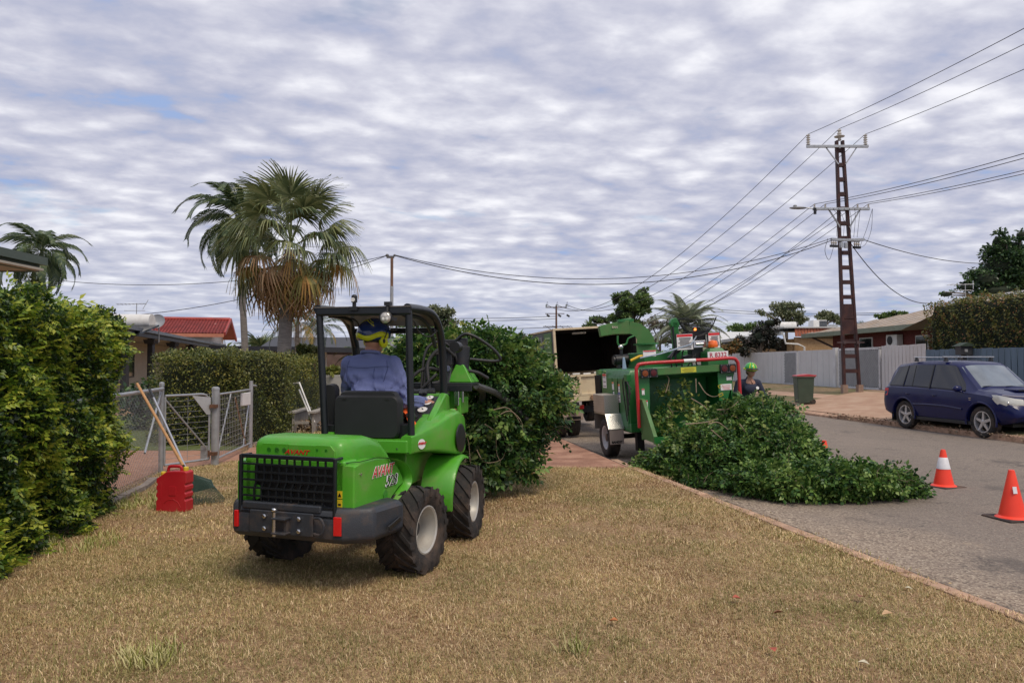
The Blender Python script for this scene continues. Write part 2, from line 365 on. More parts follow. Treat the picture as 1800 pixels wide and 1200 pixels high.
def gmat(name, build, rough=.9):
    m = bpy.data.materials.new(name); nt, N, L = nodes_of(m); b = N['Principled BSDF']; b.inputs['Roughness'].default_value = rough
    b.inputs['Specular IOR Level'].default_value = .25
    tcn = N.new('ShaderNodeTexCoord')
    class X: pass
    x = X(); x.N, x.L, x.b, x.co = N, L, b, tcn.outputs['Object']
    def noise(s, d=5, r=.55, vec=None, dist=0):
        n = N.new('ShaderNodeTexNoise'); n.inputs['Scale'].default_value = s; n.inputs['Detail'].default_value = d; n.inputs['Roughness'].default_value = r
        n.inputs['Distortion'].default_value = dist; L.new(vec or x.co, n.inputs['Vector']); return n.outputs[0]
    def ramp(v, stops):
        rp = N.new('ShaderNodeValToRGB'); L.new(v, rp.inputs[0]); el = rp.color_ramp.elements
        el[0].position, el[0].color = stops[0][0], (*stops[0][1], 1); el[1].position, el[1].color = stops[-1][0], (*stops[-1][1], 1)
        for p, c in stops[1:-1]:
            e = el.new(p); e.color = (*c, 1)
        return rp.outputs[0]
    def rng(v, a, b_, c=0, d=1):
        n = N.new('ShaderNodeMapRange'); L.new(v, n.inputs[0])
        for i, q in enumerate((a, b_, c, d)): n.inputs[i + 1].default_value = q
        return n.outputs[0]
    def mix(f, a, c, mode='MIX'):
        n = N.new('ShaderNodeMix'); n.data_type = 'RGBA'; n.blend_type = mode
        for i, q in ((0, f), (6, a), (7, c)):
            if isinstance(q, (int, float)): n.inputs[i].default_value = q
            elif isinstance(q, tuple): n.inputs[i].default_value = (*q, 1)
            else: L.new(q, n.inputs[i])
        return n.outputs[2]
    def mth(op, a, c=None):
        n = N.new('ShaderNodeMath'); n.operation = op
        for i, q in enumerate((a, c)):
            if q is None: continue
            if isinstance(q, (int, float)): n.inputs[i].default_value = q
            else: L.new(q, n.inputs[i])
        return n.outputs[0]
    def vor(s, out='Distance', vec=None):
        n = N.new('ShaderNodeTexVoronoi'); n.inputs['Scale'].default_value = s; L.new(vec or x.co, n.inputs['Vector']); return n.outputs[out]
    def bump(h, st, dist=.01):
        n = N.new('ShaderNodeBump'); n.inputs['Strength'].default_value = st; n.inputs['Distance'].default_value = dist; L.new(h, n.inputs['Height']); L.new(n.outputs[0], b.inputs['Normal'])
    def sep():
        n = N.new('ShaderNodeSeparateXYZ'); L.new(x.co, n.inputs[0]); return n.outputs
    def scaled(sx, sy, sz=1):
        n = N.new('ShaderNodeMapping'); n.inputs['Scale'].default_value = (sx, sy, sz); L.new(x.co, n.inputs[0]); return n.outputs[0]
    x.noise, x.ramp, x.rng, x.mix, x.mth, x.vor, x.bump, x.sep, x.scaled = noise, ramp, rng, mix, mth, vor, bump, sep, scaled
    L.new(build(x), b.inputs['Base Color']); return m
def b_lawn(x):
    a = x.ramp(x.noise(38, 8, .7), [(.3, (.16, .10, .055)), (.5, (.35, .225, .125)), (.68, (.62, .45, .27))])
    red = x.mix(x.rng(x.noise(.9, 5, .6), .5, .66, 0, .55), a, (.30, .16, .095))
    grn = x.mix(x.rng(x.noise(.55, 4, .6, x.scaled(1, .8)), .52, .68, 0, .5), red, (.13, .15, .05))
    x.bump(x.noise(60, 6, .7), .8, .02); return grn
M_LAWN = gmat('dry_lawn', b_lawn)
def b_dirt(x):
    a = x.ramp(x.noise(9, 8, .7), [(.3, (.27, .15, .10)), (.55, (.40, .22, .15)), (.75, (.5, .33, .24))])
    s = x.mix(x.rng(x.vor(40), .0, .25, .5, 0), a, (.55, .42, .33)); x.bump(x.noise(50, 5, .7), .6); return s
M_DIRT = gmat('red_dirt', b_dirt)
def b_drive(x):
    a = x.ramp(x.noise(2.2, 8, .65), [(.32, (.20, .10, .065)), (.5, (.34, .18, .12)), (.62, (.44, .25, .17)), (.72, (.5, .37, .28))])
    s = x.mix(x.rng(x.noise(90, 3, .6), .58, .7, 0, .6), a, (.55, .48, .4)); x.bump(x.noise(70, 5, .7), .4); return s
M_DRIVE = gmat('red_concrete', b_drive)
def b_drive2(x):
    a = x.ramp(x.noise(1.4, 8, .65), [(.32, (.36, .22, .15)), (.52, (.44, .29, .2)), (.7, (.5, .37, .27))])
    x.bump(x.noise(70, 5, .7), .3); return a
M_DRIVE2 = gmat('tan_concrete', b_drive2)
def b_road(x):
    st = x.ramp(x.vor(62, 'Color'), [(.12, (.115, .085, .07)), (.4, (.27, .21, .165)), (.7, (.42, .345, .265)), (.92, (.66, .56, .43))])
    fine = x.ramp(x.noise(120, 4, .7), [(.35, (.10, .085, .072)), (.65, (.36, .30, .25))])
    a = x.mix(.55, st, fine)
    worn = x.rng(x.noise(.35, 4, .55, x.scaled(1, .45)), .42, .58, 0, 1)
    y = x.sep(); u = x.mth('ADD', y[0], x.mth('MULTIPLY', y[1], .198))         # metres right of the kerb = u - 3.99
    near = x.rng(x.mth('ADD', u, x.mth('MULTIPLY', x.noise(.8, 4), 2.2)), 5.5, 6.6, 1, 0)
    b2 = x.mix(x.mth('MULTIPLY', worn, .55), a, x.mix(.35, a, (.07, .068, .068)))
    c = x.mix(near, x.mix(.4, b2, (.19, .165, .145)), x.mix(.3, st, (.33, .26, .19)))
    tar = x.rng(x.mth('ADD', u, x.mth('MULTIPLY', x.noise(5, 5, .7), .35)), 4.42, 4.50, .85, 0)
    d = x.mix(tar, c, (.055, .048, .044))
    crack = x.rng(x.mth('ABSOLUTE', x.mth('SUBTRACT', x.noise(.5, 6, .6), .5)), 0, .006, .5, 0)
    d = x.mix(crack, d, (.05, .047, .045)); d = x.mix(x.rng(x.noise(.9, 6, .7, x.scaled(1, .6)), .60, .68, 0, .55), d, (.075, .068, .065)); d = x.mix(x.rng(x.noise(2.6, 5, .7), .64, .72, 0, .5), d, (.42, .33, .24))
    x.bump(x.mth('ADD', x.vor(62), x.noise(120, 4, .7)), .7, .008); return d
M_ROAD = gmat('asphalt', b_road, .85)
def b_far(x):
    a = x.ramp(x.noise(3, 8, .7), [(.3, (.11, .095, .05)), (.5, (.22, .16, .09)), (.7, (.30, .23, .14))])
    g = x.mix(x.rng(x.noise(.35, 4, .6), .45, .6, 0, .7), a, (.10, .12, .045)); x.bump(x.noise(30, 6, .7), .7, .03); return g
M_VERGE = gmat('patchy_verge', b_far)
def b_ylawn(x):
    x.bump(x.noise(60, 6, .7), .7, .02); return x.ramp(x.noise(14, 8, .7), [(.3, (.07, .10, .03)), (.55, (.13, .16, .055)), (.72, (.25, .24, .11))])
M_YARD = gmat('green_lawn', b_ylawn)
M_KERB = mat('kerb_concrete', (.47, .30, .20), .85, 0, .3, 7, .8, 40, dirt=(.20, .13, .09), damt=.8, dscale=5)

# ================================================================== ground
KX = lambda y: 2.27 - .198 * (y - 8.67) if y < 11 else 1.8087 - .165 * (y - 11)      # near kerb line (road side)
FX = lambda y: 9.9 - .12 * (y - 20)                                                       # far kerb line
def sheet(name, poly, z, m, kind='structure', sub=0):
    b = B(); zs = z if isinstance(z, (list, tuple)) else [z] * len(poly)
    b.add([(p[0], p[1], q) for p, q in zip(poly, zs)], [tuple(range(len(poly)))]); o = b.build(name, m, recalc=False)
    if o.data.polygons[0].normal.z < 0: o.data.flip_normals()
    o['kind'] = kind; return o
sheet('ground', [(-900, -40), (900, -40), (900, 1500), (-900, 1500)], -.25, M_VERGE)
ys = [-6, 0, 4, 8, 11, 14, 20, 30, 50, 90, 160]
sheet('lawn', [(KX(y) - .17, y) for y in ys] + [(-90, 160), (-90, -6)], 0, M_LAWN)
b = B(); vs = []; fs = []
for i, y in enumerate(ys):
    xa, xb = KX(y) - .05, FX(y) + .03
    for k in range(9):
        t = k / 8; vs.append((xa + (xb - xa) * t, y, -.12 + .10 * math.sin(math.pi * t) * 0 + (.035 * min(t, 1 - t) * 2)))
for i in range(len(ys) - 1):
    for k in range(8): a = i * 9 + k; fs.append((a, a + 1, a + 10, a + 9))
b.add(vs, fs); road = struct(b.build('road', M_ROAD, smooth=True))
# far verge rises to the fences
def ZV(x, y): return max(0.0, min(.42, .07 * (x - FX(y))))
b = B(); vs = []; fs = []
yv = [-6, 4, 12, 16, 20, 24, 28, 32, 40, 60, 100, 160]
for y in yv:
    for k, dx in enumerate((.16, 1.5, 3, 4.5, 6, 120)): vs.append((FX(y) + dx, y, ZV(FX(y) + dx, y)))
for i in range(len(yv) - 1):
    for k in range(5): a = i * 6 + k; fs.append((a, a + 1, a + 7, a + 6))
b.add(vs, fs); struct(b.build('far_verge', M_VERGE))
def vsheet(name, pts, m, lift=.006):
    """sheet lying on the sloping far verge; pts given as (metres behind kerb, y)"""
    b = B(); n = len(pts) // 2; vs = []; fs = []
    L_ = pts[:n]; Rr = pts[n:][::-1]
    for (a, ya), (c, yc) in zip(L_, Rr):
        for k in range(9):
            t = k / 8; d = a + (c - a) * t; y = ya + (yc - ya) * t; x = FX(y) + d; vs.append((x, y, ZV(x, y) + lift))
    for i in range(n - 1):
        for k in range(8): a = i * 9 + k; fs.append((a, a + 1, a + 10, a + 9))
    b.add(vs, fs); o = b.build(name, m); return struct(o)
vsheet('driveway', [(.16, 19.9), (.16, 22.0), (.16, 26.0), (7, 31.5), (7, 26.8), (7, 25.2)], M_DRIVE2)
vsheet('footpath', [(2.9, 27.2), (2.6, 34), (2.6, 50), (3.8, 50), (3.8, 34), (4.1, 27.6)], M_DRIVE2, .008)
sheet('yard_dirt', [(-4.30, 6.0), (-4.95, 10.3), (-4.25, 11.7), (-4.7, 12.9), (-16, 12.9), (-16, 5)], .005, M_DIRT)
sheet('yard_lawn', [(-4.9, 12.9), (-5.1, 20), (-30, 26), (-30, 12.9)], .009, M_YARD)
sheet('crossover', [(KX(10.75) - .17, 10.75), (-1.4, 10.9), (-4.25, 11.72), (-4.7, 13.3), (-1.5, 15.0), (KX(16.2) - .17, 16.2), (KX(14) - .17, 14), (KX(12) - .17, 12)], .006, M_DRIVE)
# near kerb: blocks laid end to end
kr = thing('kerb', 'pinkish concrete kerb running between the dry lawn and the road', 'kerb'); kr['kind'] = 'structure'
del kr['category']
y = 2.2; kn = 0
while y < 40:
    L_ = 1.05 if y < 16 else 3.0; y2 = y + L_
    drop = -.07 if 10.8 < y < 16 else 0
    xa, xb = KX(y) + random.uniform(-.012, .012), KX(y2) + random.uniform(-.012, .012); b = B(); g = random.uniform(.006, .016)
    zt = .012 + random.uniform(-.004, .006) + drop; vs = []
    for (x_, y_) in ((xa, y + g), (xb, y2 - g)): vs += [(x_ - .17, y_, -.2), (x_ - .17, y_, zt - drop * .9), (x_ - .06, y_, zt), (x_ - .01, y_, zt - .025), (x_ + .012, y_, -.2)]
    b.add(vs, [(0, 1, 2, 3, 4), (9, 8, 7, 6, 5), (0, 5, 6, 1), (1, 6, 7, 2), (2, 7, 8, 3), (3, 8, 9, 4)])
    b.build('kerb_block', M_KERB, kr, bevel=.006 if y < 12 else 0); y = y2
fk = thing('kerb', 'low concrete kerb along the far side of the road', 'kerb'); fk['kind'] = 'structure'; del fk['category']
y = 2.0
while y < 60:
    L_ = 2.5; y2 = y + L_; low = -.06 if 19.5 < y < 26 else 0; xa, xb = FX(y), FX(y2); vs = []; b = B()
    for (x_, y_) in ((xa, y + .01), (xb, y2 - .01)): vs += [(x_, y_, -.2), (x_, y_, .0 + low), (x_ + .18, y_, .012), (x_ + .18, y_, -.2)]
    b.add(vs, [(0, 1, 2, 3), (7, 6, 5, 4), (0, 4, 5, 1), (1, 5, 6, 2), (2, 6, 7, 3)]); b.build('kerb_block', M_KERB, fk); y = y2
# concrete edging strip under the fence on the left
es = thing('edging_strip', 'thin concrete edging strip between the left hedge and the lawn', 'edging'); es['kind'] = 'structure'; del es['category']
pe = [(-3.55, 3.2), (-3.78, 5.4), (-4.22, 7.6), (-4.42, 8.9), (-4.62, 9.6)]
for p, q in zip(pe[:-1], pe[1:]):
    n = max(1, int(math.dist(p, q) / .55))
    for i in range(n):
        a = (p[0] + (q[0] - p[0]) * (i + .02) / n, p[1] + (q[1] - p[1]) * (i + .02) / n, .01); c = (p[0] + (q[0] - p[0]) * (i + .98) / n, p[1] + (q[1] - p[1]) * (i + .98) / n, .01)
        b = B(); b.beam(a, c, .09, .07 + random.uniform(0, .02)); b.build('edging_block', mat('old_concrete', (.26, .22, .19), .9, 0, .25, 12, .5, 50, dirt=(.1, .08, .06), damt=.6), es)

# ================================================================== grass on the lawn
def tuft(name, n, rad, hmin, hmax, lean, m, w=.0022):
    vs = []; fs = []
    for i in range(n):
        a = random.uniform(0, 6.28); r_ = rad * math.sqrt(random.random()); x, y = r_ * math.cos(a), r_ * math.sin(a)
        h = random.uniform(hmin, hmax); d = random.uniform(0, 6.28); l = min(1.45, abs(random.gauss(lean, .35))); f = d + 1.57
        wx, wy = math.cos(f) * w * random.uniform(.6, 1.4), math.sin(f) * w
        x1, y1, z1 = x + math.cos(d) * math.sin(l * .6) * h * .55, y + math.sin(d) * math.sin(l * .6) * h * .55, math.cos(l * .6) * h * .55
        x2, y2, z2 = x1 + math.cos(d) * math.sin(l) * h * .5, y1 + math.sin(d) * math.sin(l) * h * .5, max(.001, z1 + math.cos(l) * h * .5)
        o = len(vs); vs += [(x - wx, y - wy, -.002), (x + wx, y + wy, -.002), (x1 + wx * .8, y1 + wy * .8, z1), (x1 - wx * .8, y1 - wy * .8, z1), (x2, y2, z2)]
        fs += [(o, o + 1, o + 2, o + 3), (o + 3, o + 2, o + 4)]
    me = bpy.data.meshes.new(name); me.from_pydata(vs, [], fs); me.materials.append(m); return bpy.data.objects.new(name, me)
def grassmat(name, cols, sc_=.7):
    m = bpy.data.materials.new(name); nt, N, L = nodes_of(m); b = N['Principled BSDF']; b.inputs['Roughness'].default_value = .6; b.inputs['Specular IOR Level'].default_value = .3
    g = N.new('ShaderNodeNewGeometry'); oi = N.new('ShaderNodeObjectInfo'); mp = N.new('ShaderNodeVectorMath'); mp.operation = 'SCALE'; mp.inputs['Scale'].default_value = sc_
    L.new(g.outputs['Position'], mp.inputs[0]); n = N.new('ShaderNodeTexNoise'); n.inputs['Detail'].default_value = 5; n.inputs['Scale'].default_value = 1; L.new(mp.outputs[0], n.inputs['Vector'])
    a = N.new('ShaderNodeMath'); a.operation = 'MULTIPLY_ADD'; L.new(n.outputs[0], a.inputs[0]); a.inputs[1].default_value = 2.3; a.inputs[2].default_value = -1.08
    a2 = N.new('ShaderNodeMath'); a2.operation = 'MULTIPLY_ADD'; L.new(g.outputs['Random Per Island'], a2.inputs[0]); a2.inputs[1].default_value = .95; L.new(a.outputs[0], a2.inputs[2])
    a3 = N.new('ShaderNodeMath'); a3.operation = 'MULTIPLY_ADD'; a3.use_clamp = True; L.new(oi.outputs['Random'], a3.inputs[0]); a3.inputs[1].default_value = .25; L.new(a2.outputs[0], a3.inputs[2])
    rp = N.new('ShaderNodeValToRGB'); el = rp.color_ramp.elements; L.new(a3.outputs[0], rp.inputs[0]); el[0].color = (*cols[0], 1); el[1].color = (*cols[-1], 1)
    for i in range(1, len(cols) - 1):
        e = el.new(i / (len(cols) - 1)); e.color = (*cols[i], 1)
    bn = N.new('ShaderNodeTexNoise'); bn.inputs['Scale'].default_value = .55; bn.inputs['Detail'].default_value = 6; bn.inputs['Roughness'].default_value = .65; L.new(g.outputs['Position'], bn.inputs['Vector']); br = N.new('ShaderNodeMapRange'); L.new(bn.outputs[0], br.inputs[0]); br.inputs[1].default_value = .35; br.inputs[2].default_value = .65; br.inputs[3].default_value = .80; br.inputs[4].default_value = 1.32
    sm = N.new('ShaderNodeVectorMath'); sm.operation = 'SCALE'; L.new(rp.outputs[0], sm.inputs[0]); L.new(br.outputs[0], sm.inputs['Scale']); L.new(sm.outputs[0], b.inputs['Base Color']); return m
M_STRAW = grassmat('straw_grass', [(.17, .09, .05), (.29, .165, .085), (.44, .285, .14), (.70, .52, .29), (.45, .32, .14), (.88, .70, .44), (.36, .26, .11), (.24, .215, .08), (.48, .37, .17), (.22, .205, .07)])
M_GREENG = grassmat('green_grass', [(.12, .17, .03), (.20, .25, .05), (.34, .34, .10), (.46, .42, .2)])
def scatter_grass(name, label, poly, dens, tf, seed, smin=.7, smax=1.3, z=.0, avoid=None):
    """stuff object: points on a patch of lawn carry grass tufts"""
    b = B(); b.add([(p[0], p[1], z) for p in poly], [tuple(range(len(poly)))]); o = b.build(name, M_LAWN, recalc=False)
    if o.data.polygons[0].normal.z < 0: o.data.flip_normals()
    ng = bpy.data.node_groups.new(name, 'GeometryNodeTree'); ng.interface.new_socket('Geometry', in_out='INPUT', socket_type='NodeSocketGeometry'); ng.interface.new_socket('Geometry', in_out='OUTPUT', socket_type='NodeSocketGeometry')
    N, L = ng.nodes, ng.links; gi = N.new('NodeGroupInput'); go = N.new('NodeGroupOutput')
    d = N.new('GeometryNodeDistributePointsOnFaces'); d.inputs['Density'].default_value = dens; d.inputs['Seed'].default_value = seed
    nt = N.new('ShaderNodeTexNoise'); nt.inputs['Scale'].default_value = 1.3; nt.inputs['Detail'].default_value = 5; ps = N.new('GeometryNodeInputPosition'); L.new(ps.outputs[0], nt.inputs['Vector']); mr = N.new('ShaderNodeMapRange'); L.new(nt.outputs[0], mr.inputs[0]); mr.inputs[1].default_value = .36; mr.inputs[2].default_value = .6; mr.inputs[3].default_value = dens * .12; mr.inputs[4].default_value = dens * 1.2; L.new(mr.outputs[0], d.inputs['Density'])
    L.new(gi.outputs[0], d.inputs[0]); ip = N.new('GeometryNodeInstanceOnPoints'); L.new(d.outputs[0], ip.inputs[0])
    oi = N.new('GeometryNodeObjectInfo'); oi.inputs['Object'].default_value = tf; oi.inputs['As Instance'].default_value = True; L.new(oi.outputs['Geometry'], ip.inputs['Instance'])
    rv = N.new('FunctionNodeRandomValue'); rv.data_type = 'FLOAT_VECTOR'; rv.inputs[0].default_value = (-.12, -.12, 0); rv.inputs[1].default_value = (.12, .12, 6.283); L.new(rv.outputs[0], ip.inputs['Rotation'])
    rs = N.new('FunctionNodeRandomValue'); rs.data_type = 'FLOAT'; rs.inputs[2].default_value = smin; rs.inputs[3].default_value = smax; L.new(rs.outputs[1], ip.inputs['Scale'])
    L.new(ip.outputs[0], go.inputs[0]); md = o.modifiers.new('grass', 'NODES'); md.node_group = ng
    tag(o, label, 'grass', kind='stuff'); return o
tA = tuft('tuft_a', 46, .085, .010, .030, 1.3, M_STRAW, .0013); tB = tuft('tuft_b', 46, .12, .012, .036, 1.2, M_STRAW, .0020); tC = tuft('tuft_c', 12, .06, .025, .06, .7, M_STRAW, .0018)
tD = tuft('tuft_d', 22, .05, .03, .09, .6, M_GREENG, .003)
near = [(-4.4, 3.1), (KX(3.1) - .18, 3.1), (KX(6.2) - .18, 6.2), (-4.6, 6.2)]
far_ = [(-4.3, 6.2), (KX(6.2) - .18, 6.2), (KX(10.74) - .18, 10.74), (-1.4, 10.9), (-4.2, 11.6), (-4.85, 10.2)]
scatter_grass('dry_grass', 'dry straw-coloured mown grass covering the lawn in the foreground', near, 620, tA, 1)
scatter_grass('dry_grass', 'dry mown grass of the lawn around and beyond the green loader', far_, 300, tB, 2)
scatter_grass('tall_grass', 'sparse longer dry grass stalks standing up out of the whole lawn', [near[0], near[1], near[2], far_[2], far_[3], far_[4]], 26, tC, 3)
for lab, cxx, cyy, rr, dn in (('small bright green grass tuft in the lawn at the lower left of the view', *at(262, 1150, 3.8)[:2], .16, 320), ('green weedy grass around the foot of the red fuel can', -3.95, 8.1, .55, 150),
                             ('faint green grass tuft near the bottom middle of the lawn', *at(1000, 1135, 3.95)[:2], .09, 260), ('green grass at the foot of the tall left hedge', -3.55, 6.2, .4, 60)):
    scatter_grass('green_grass', lab, [(cxx + rr * math.cos(t * .785) * random.uniform(.7, 1.1), cyy + rr * math.sin(t * .785) * random.uniform(.7, 1.1)) for t in range(8)], dn, tD, 7, z=.002)
scatter_grass('verge_grass', 'patchy grass on the verge beyond the brick crossover', [(-4.6, 13.6), (-1.5, 15.1), (KX(16.3) - .2, 16.3), (KX(26) - .2, 26), (-5, 26)], 40, tuft('tuft_e', 30, .2, .03, .08, .9, M_STRAW, .006), 5)
scatter_grass('kerb_grass', 'dry grass hanging over the back edge of the near kerb', [(KX(y) - .21, y) for y in (3, 5, 7, 9, 10.7)] + [(KX(y) - .10, y) for y in (10.7, 9, 7, 5, 3)], 110, tB, 9, z=.012)
# fallen leaves one can pick out
LFC = {'red': (.42, .10, .06), 'brown': (.22, .10, .05), 'tan': (.55, .36, .2), 'pale': (.6, .55, .4), 'yellow': (.6, .42, .08), 'orange': (.55, .2, .07)}
def fallen(px, py, c, size, label):
    p = at(px, py, 1.5 * F_PX / (py - 640)); b = B(); vs = []; n = 8
    for i in range(n):
        t = i / n * 6.283; vs.append((size * .5 * math.cos(t) * (.6 if i % 4 else 1), size * .8 * math.sin(t) * .55, size * .22 * abs(math.sin(t))))
    vs.append((0, 0, 0)); b.add(vs, [(i, (i + 1) % n, n) for i in range(n)], rotm(random.uniform(-10, 14), random.uniform(-12, 12), random.uniform(0, 360)))
    o = b.build('fallen_leaf', mat('leaf_' + c, LFC[c], .7, 0, .25, 30), recalc=False); o.location = (p.x, p.y, .04); o.scale = (1.3,) * 3; tag(o, label, 'leaf', 'fallen leaves on the lawn')
for a in ((1295, 1057, 'red', .045, 'small dark red fallen leaf in the middle of the right lawn'), (1368, 1083, 'brown', .05, 'curled brown fallen leaf lying right of the dark red one'),
          (1515, 1055, 'brown', .06, 'large brown leaf on the lawn nearest the kerb curve'), (1560, 1085, 'tan', .05, 'pale tan curled leaf close to the road kerb'),
          (1358, 1148, 'red', .04, 'bright red leaf near the bottom right of the lawn'), (1078, 1097, 'orange', .045, 'flat pinkish orange leaf in the bottom middle of the lawn'),
          (1518, 1172, 'pale', .042, 'long bleached leaf at the very bottom right of the lawn'), (1597, 1040, 'pale', .035, 'tiny whitish leaf beside the kerb'),
          (968, 827, 'yellow', .08, 'yellow leaf on the grass edge in front of the crossover'), (931, 838, 'orange', .09, 'orange leaf under the carried branch bundle')): fallen(*a)
# leaf and twig litter
n = 900; P_ = np.stack([RNG.uniform(-3.4, 2.6, n), RNG.uniform(3.2, 10.6, n), np.full(n, .02)], 1); P_ = P_[P_[:, 0] < 2.0 - .2 * (P_[:, 1] - 8.67)]
V, Fc = scatter(P_, RNG.uniform(.008, .022, len(P_)), rots(len(P_), .4)); tag(mesh_np('leaf_litter', V, Fc, leafmat('litter', [(.35, .2, .1), (.5, .38, .2), (.2, .1, .05), (.6, .52, .35)], .8, 0)), 'tiny dry leaf scraps sprinkled over the lawn', 'leaf litter', kind='stuff')
n = 500; yy = RNG.uniform(5, 11, n); P_ = np.stack([2.27 - .198 * (yy - 8.67) + np.abs(RNG.normal(.05, .12, n)), yy, np.full(n, -.105)], 1)
V, Fc = scatter(P_, RNG.uniform(.015, .04, n), rots(n, .3)); tag(mesh_np('gutter_litter', V, Fc, MATS['litter']), 'dry leaf scraps lying in the gutter beside the kerb', 'leaf litter', kind='stuff')
n = 900; yy = RNG.uniform(14, 22.5, n); P_ = np.stack([9.9 - .12 * (yy - 20) - np.abs(RNG.normal(0, .1, n)) + .1, yy, RNG.uniform(-.08, .05, n)], 1)
V, Fc = scatter(P_, RNG.uniform(.03, .09, n), rots(n, .5)); tag(mesh_np('gutter_litter', V, Fc, leafmat('litter2', [(.2, .12, .07), (.35, .25, .16), (.12, .07, .04), (.5, .42, .3)], .9, 0)), 'brown leaf litter heaped along the far kerb behind the blue car', 'leaf litter', kind='stuff')
# ================================================================== foliage materials
L_HEDGE_D = leafmat('hedge_dark_leaf', [(0.013, 0.034, 0.010), (0.026, 0.065, 0.016), (0.052, 0.111, 0.021), (0.104, 0.182, 0.033)], .4, .25)
L_HEDGE_Y = leafmat('hedge_new_leaf', [(.06, .13, .015), (.16, .26, .025), (.33, .42, .045), (.52, .55, .08)], .4, .35)
L_OLIVE = leafmat('olive_leaf', [(0.036, 0.054, 0.017), (0.078, 0.102, 0.026), (0.138, 0.162, 0.042), (0.240, 0.240, 0.078)], .45, .25)
L_CREEP = leafmat('creeper_leaf', [(0.069, 0.103, 0.021), (0.149, 0.184, 0.034), (0.253, 0.265, 0.052), (0.368, 0.333, 0.081)], .45, .3)
L_DEEP = leafmat('deep_green_leaf', [(0.018, 0.044, 0.022), (0.030, 0.074, 0.030), (0.060, 0.120, 0.037), (0.106, 0.180, 0.060)], .38, .2)
L_MID = leafmat('mid_green_leaf', [(0.044, 0.089, 0.031), (0.089, 0.161, 0.044), (0.152, 0.235, 0.064), (0.235, 0.324, 0.089)], .42, .28)
L_GUM = leafmat('gum_leaf', [(0.081, 0.115, 0.061), (0.149, 0.182, 0.095), (0.230, 0.257, 0.135), (0.324, 0.338, 0.203)], .5, .25)
L_RED = leafmat('reddish_hedge_leaf', [(0.046, 0.072, 0.018), (0.113, 0.146, 0.033), (0.185, 0.198, 0.046), (0.277, 0.251, 0.066), (0.423, 0.198, 0.093)], .42, .25)
L_PURP = leafmat('dark_bronze_leaf', [(.015, .02, .015), (.03, .04, .03), (.05, .055, .045), (.09, .07, .06)], .4, .15)
L_PILE = leafmat('cut_branch_leaf', [(0.019, 0.058, 0.016), (0.039, 0.104, 0.023), (0.078, 0.169, 0.034), (0.143, 0.254, 0.052), (0.247, 0.351, 0.091)], .38, .22, .35, 2.2)
L_PILED = leafmat('cut_branch_dark_leaf', [(0.017, 0.049, 0.018), (0.035, 0.087, 0.029), (0.063, 0.133, 0.045), (0.112, 0.203, 0.070)], .36, .18, .4, 2.2)
L_PILEY = leafmat('fresh_tip_leaf', [(.12, .19, .04), (.22, .29, .07), (.32, .38, .10), (.42, .42, .12)], .4, .35)
PALM_G = leafmat('palm_green', [(0.039, 0.072, 0.029), (0.079, 0.118, 0.046), (0.132, 0.171, 0.066), (0.212, 0.238, 0.106)], .4, .2, .5, .6)
PALM_LG = leafmat('fan_palm_green', [(.08, .11, .045), (.14, .17, .065), (.21, .24, .10), (.30, .31, .15)], .4, .2, .5, .8)
PALM_Y = leafmat('palm_yellowing', [(.18, .17, .05), (.32, .26, .07), (.48, .30, .08), (.42, .20, .07)], .5, .2, .4, .8)
PALM_B = leafmat('palm_dead', [(.30, .18, .10), (.44, .27, .14), (.54, .37, .21), (.36, .24, .15)], .7, .15, .3, .8)
M_PTRUNK = mat('palm_trunk', (.20, .18, .165), .9, 0, .25, 6, .9, 26, aniso=(.6, .6, 5))

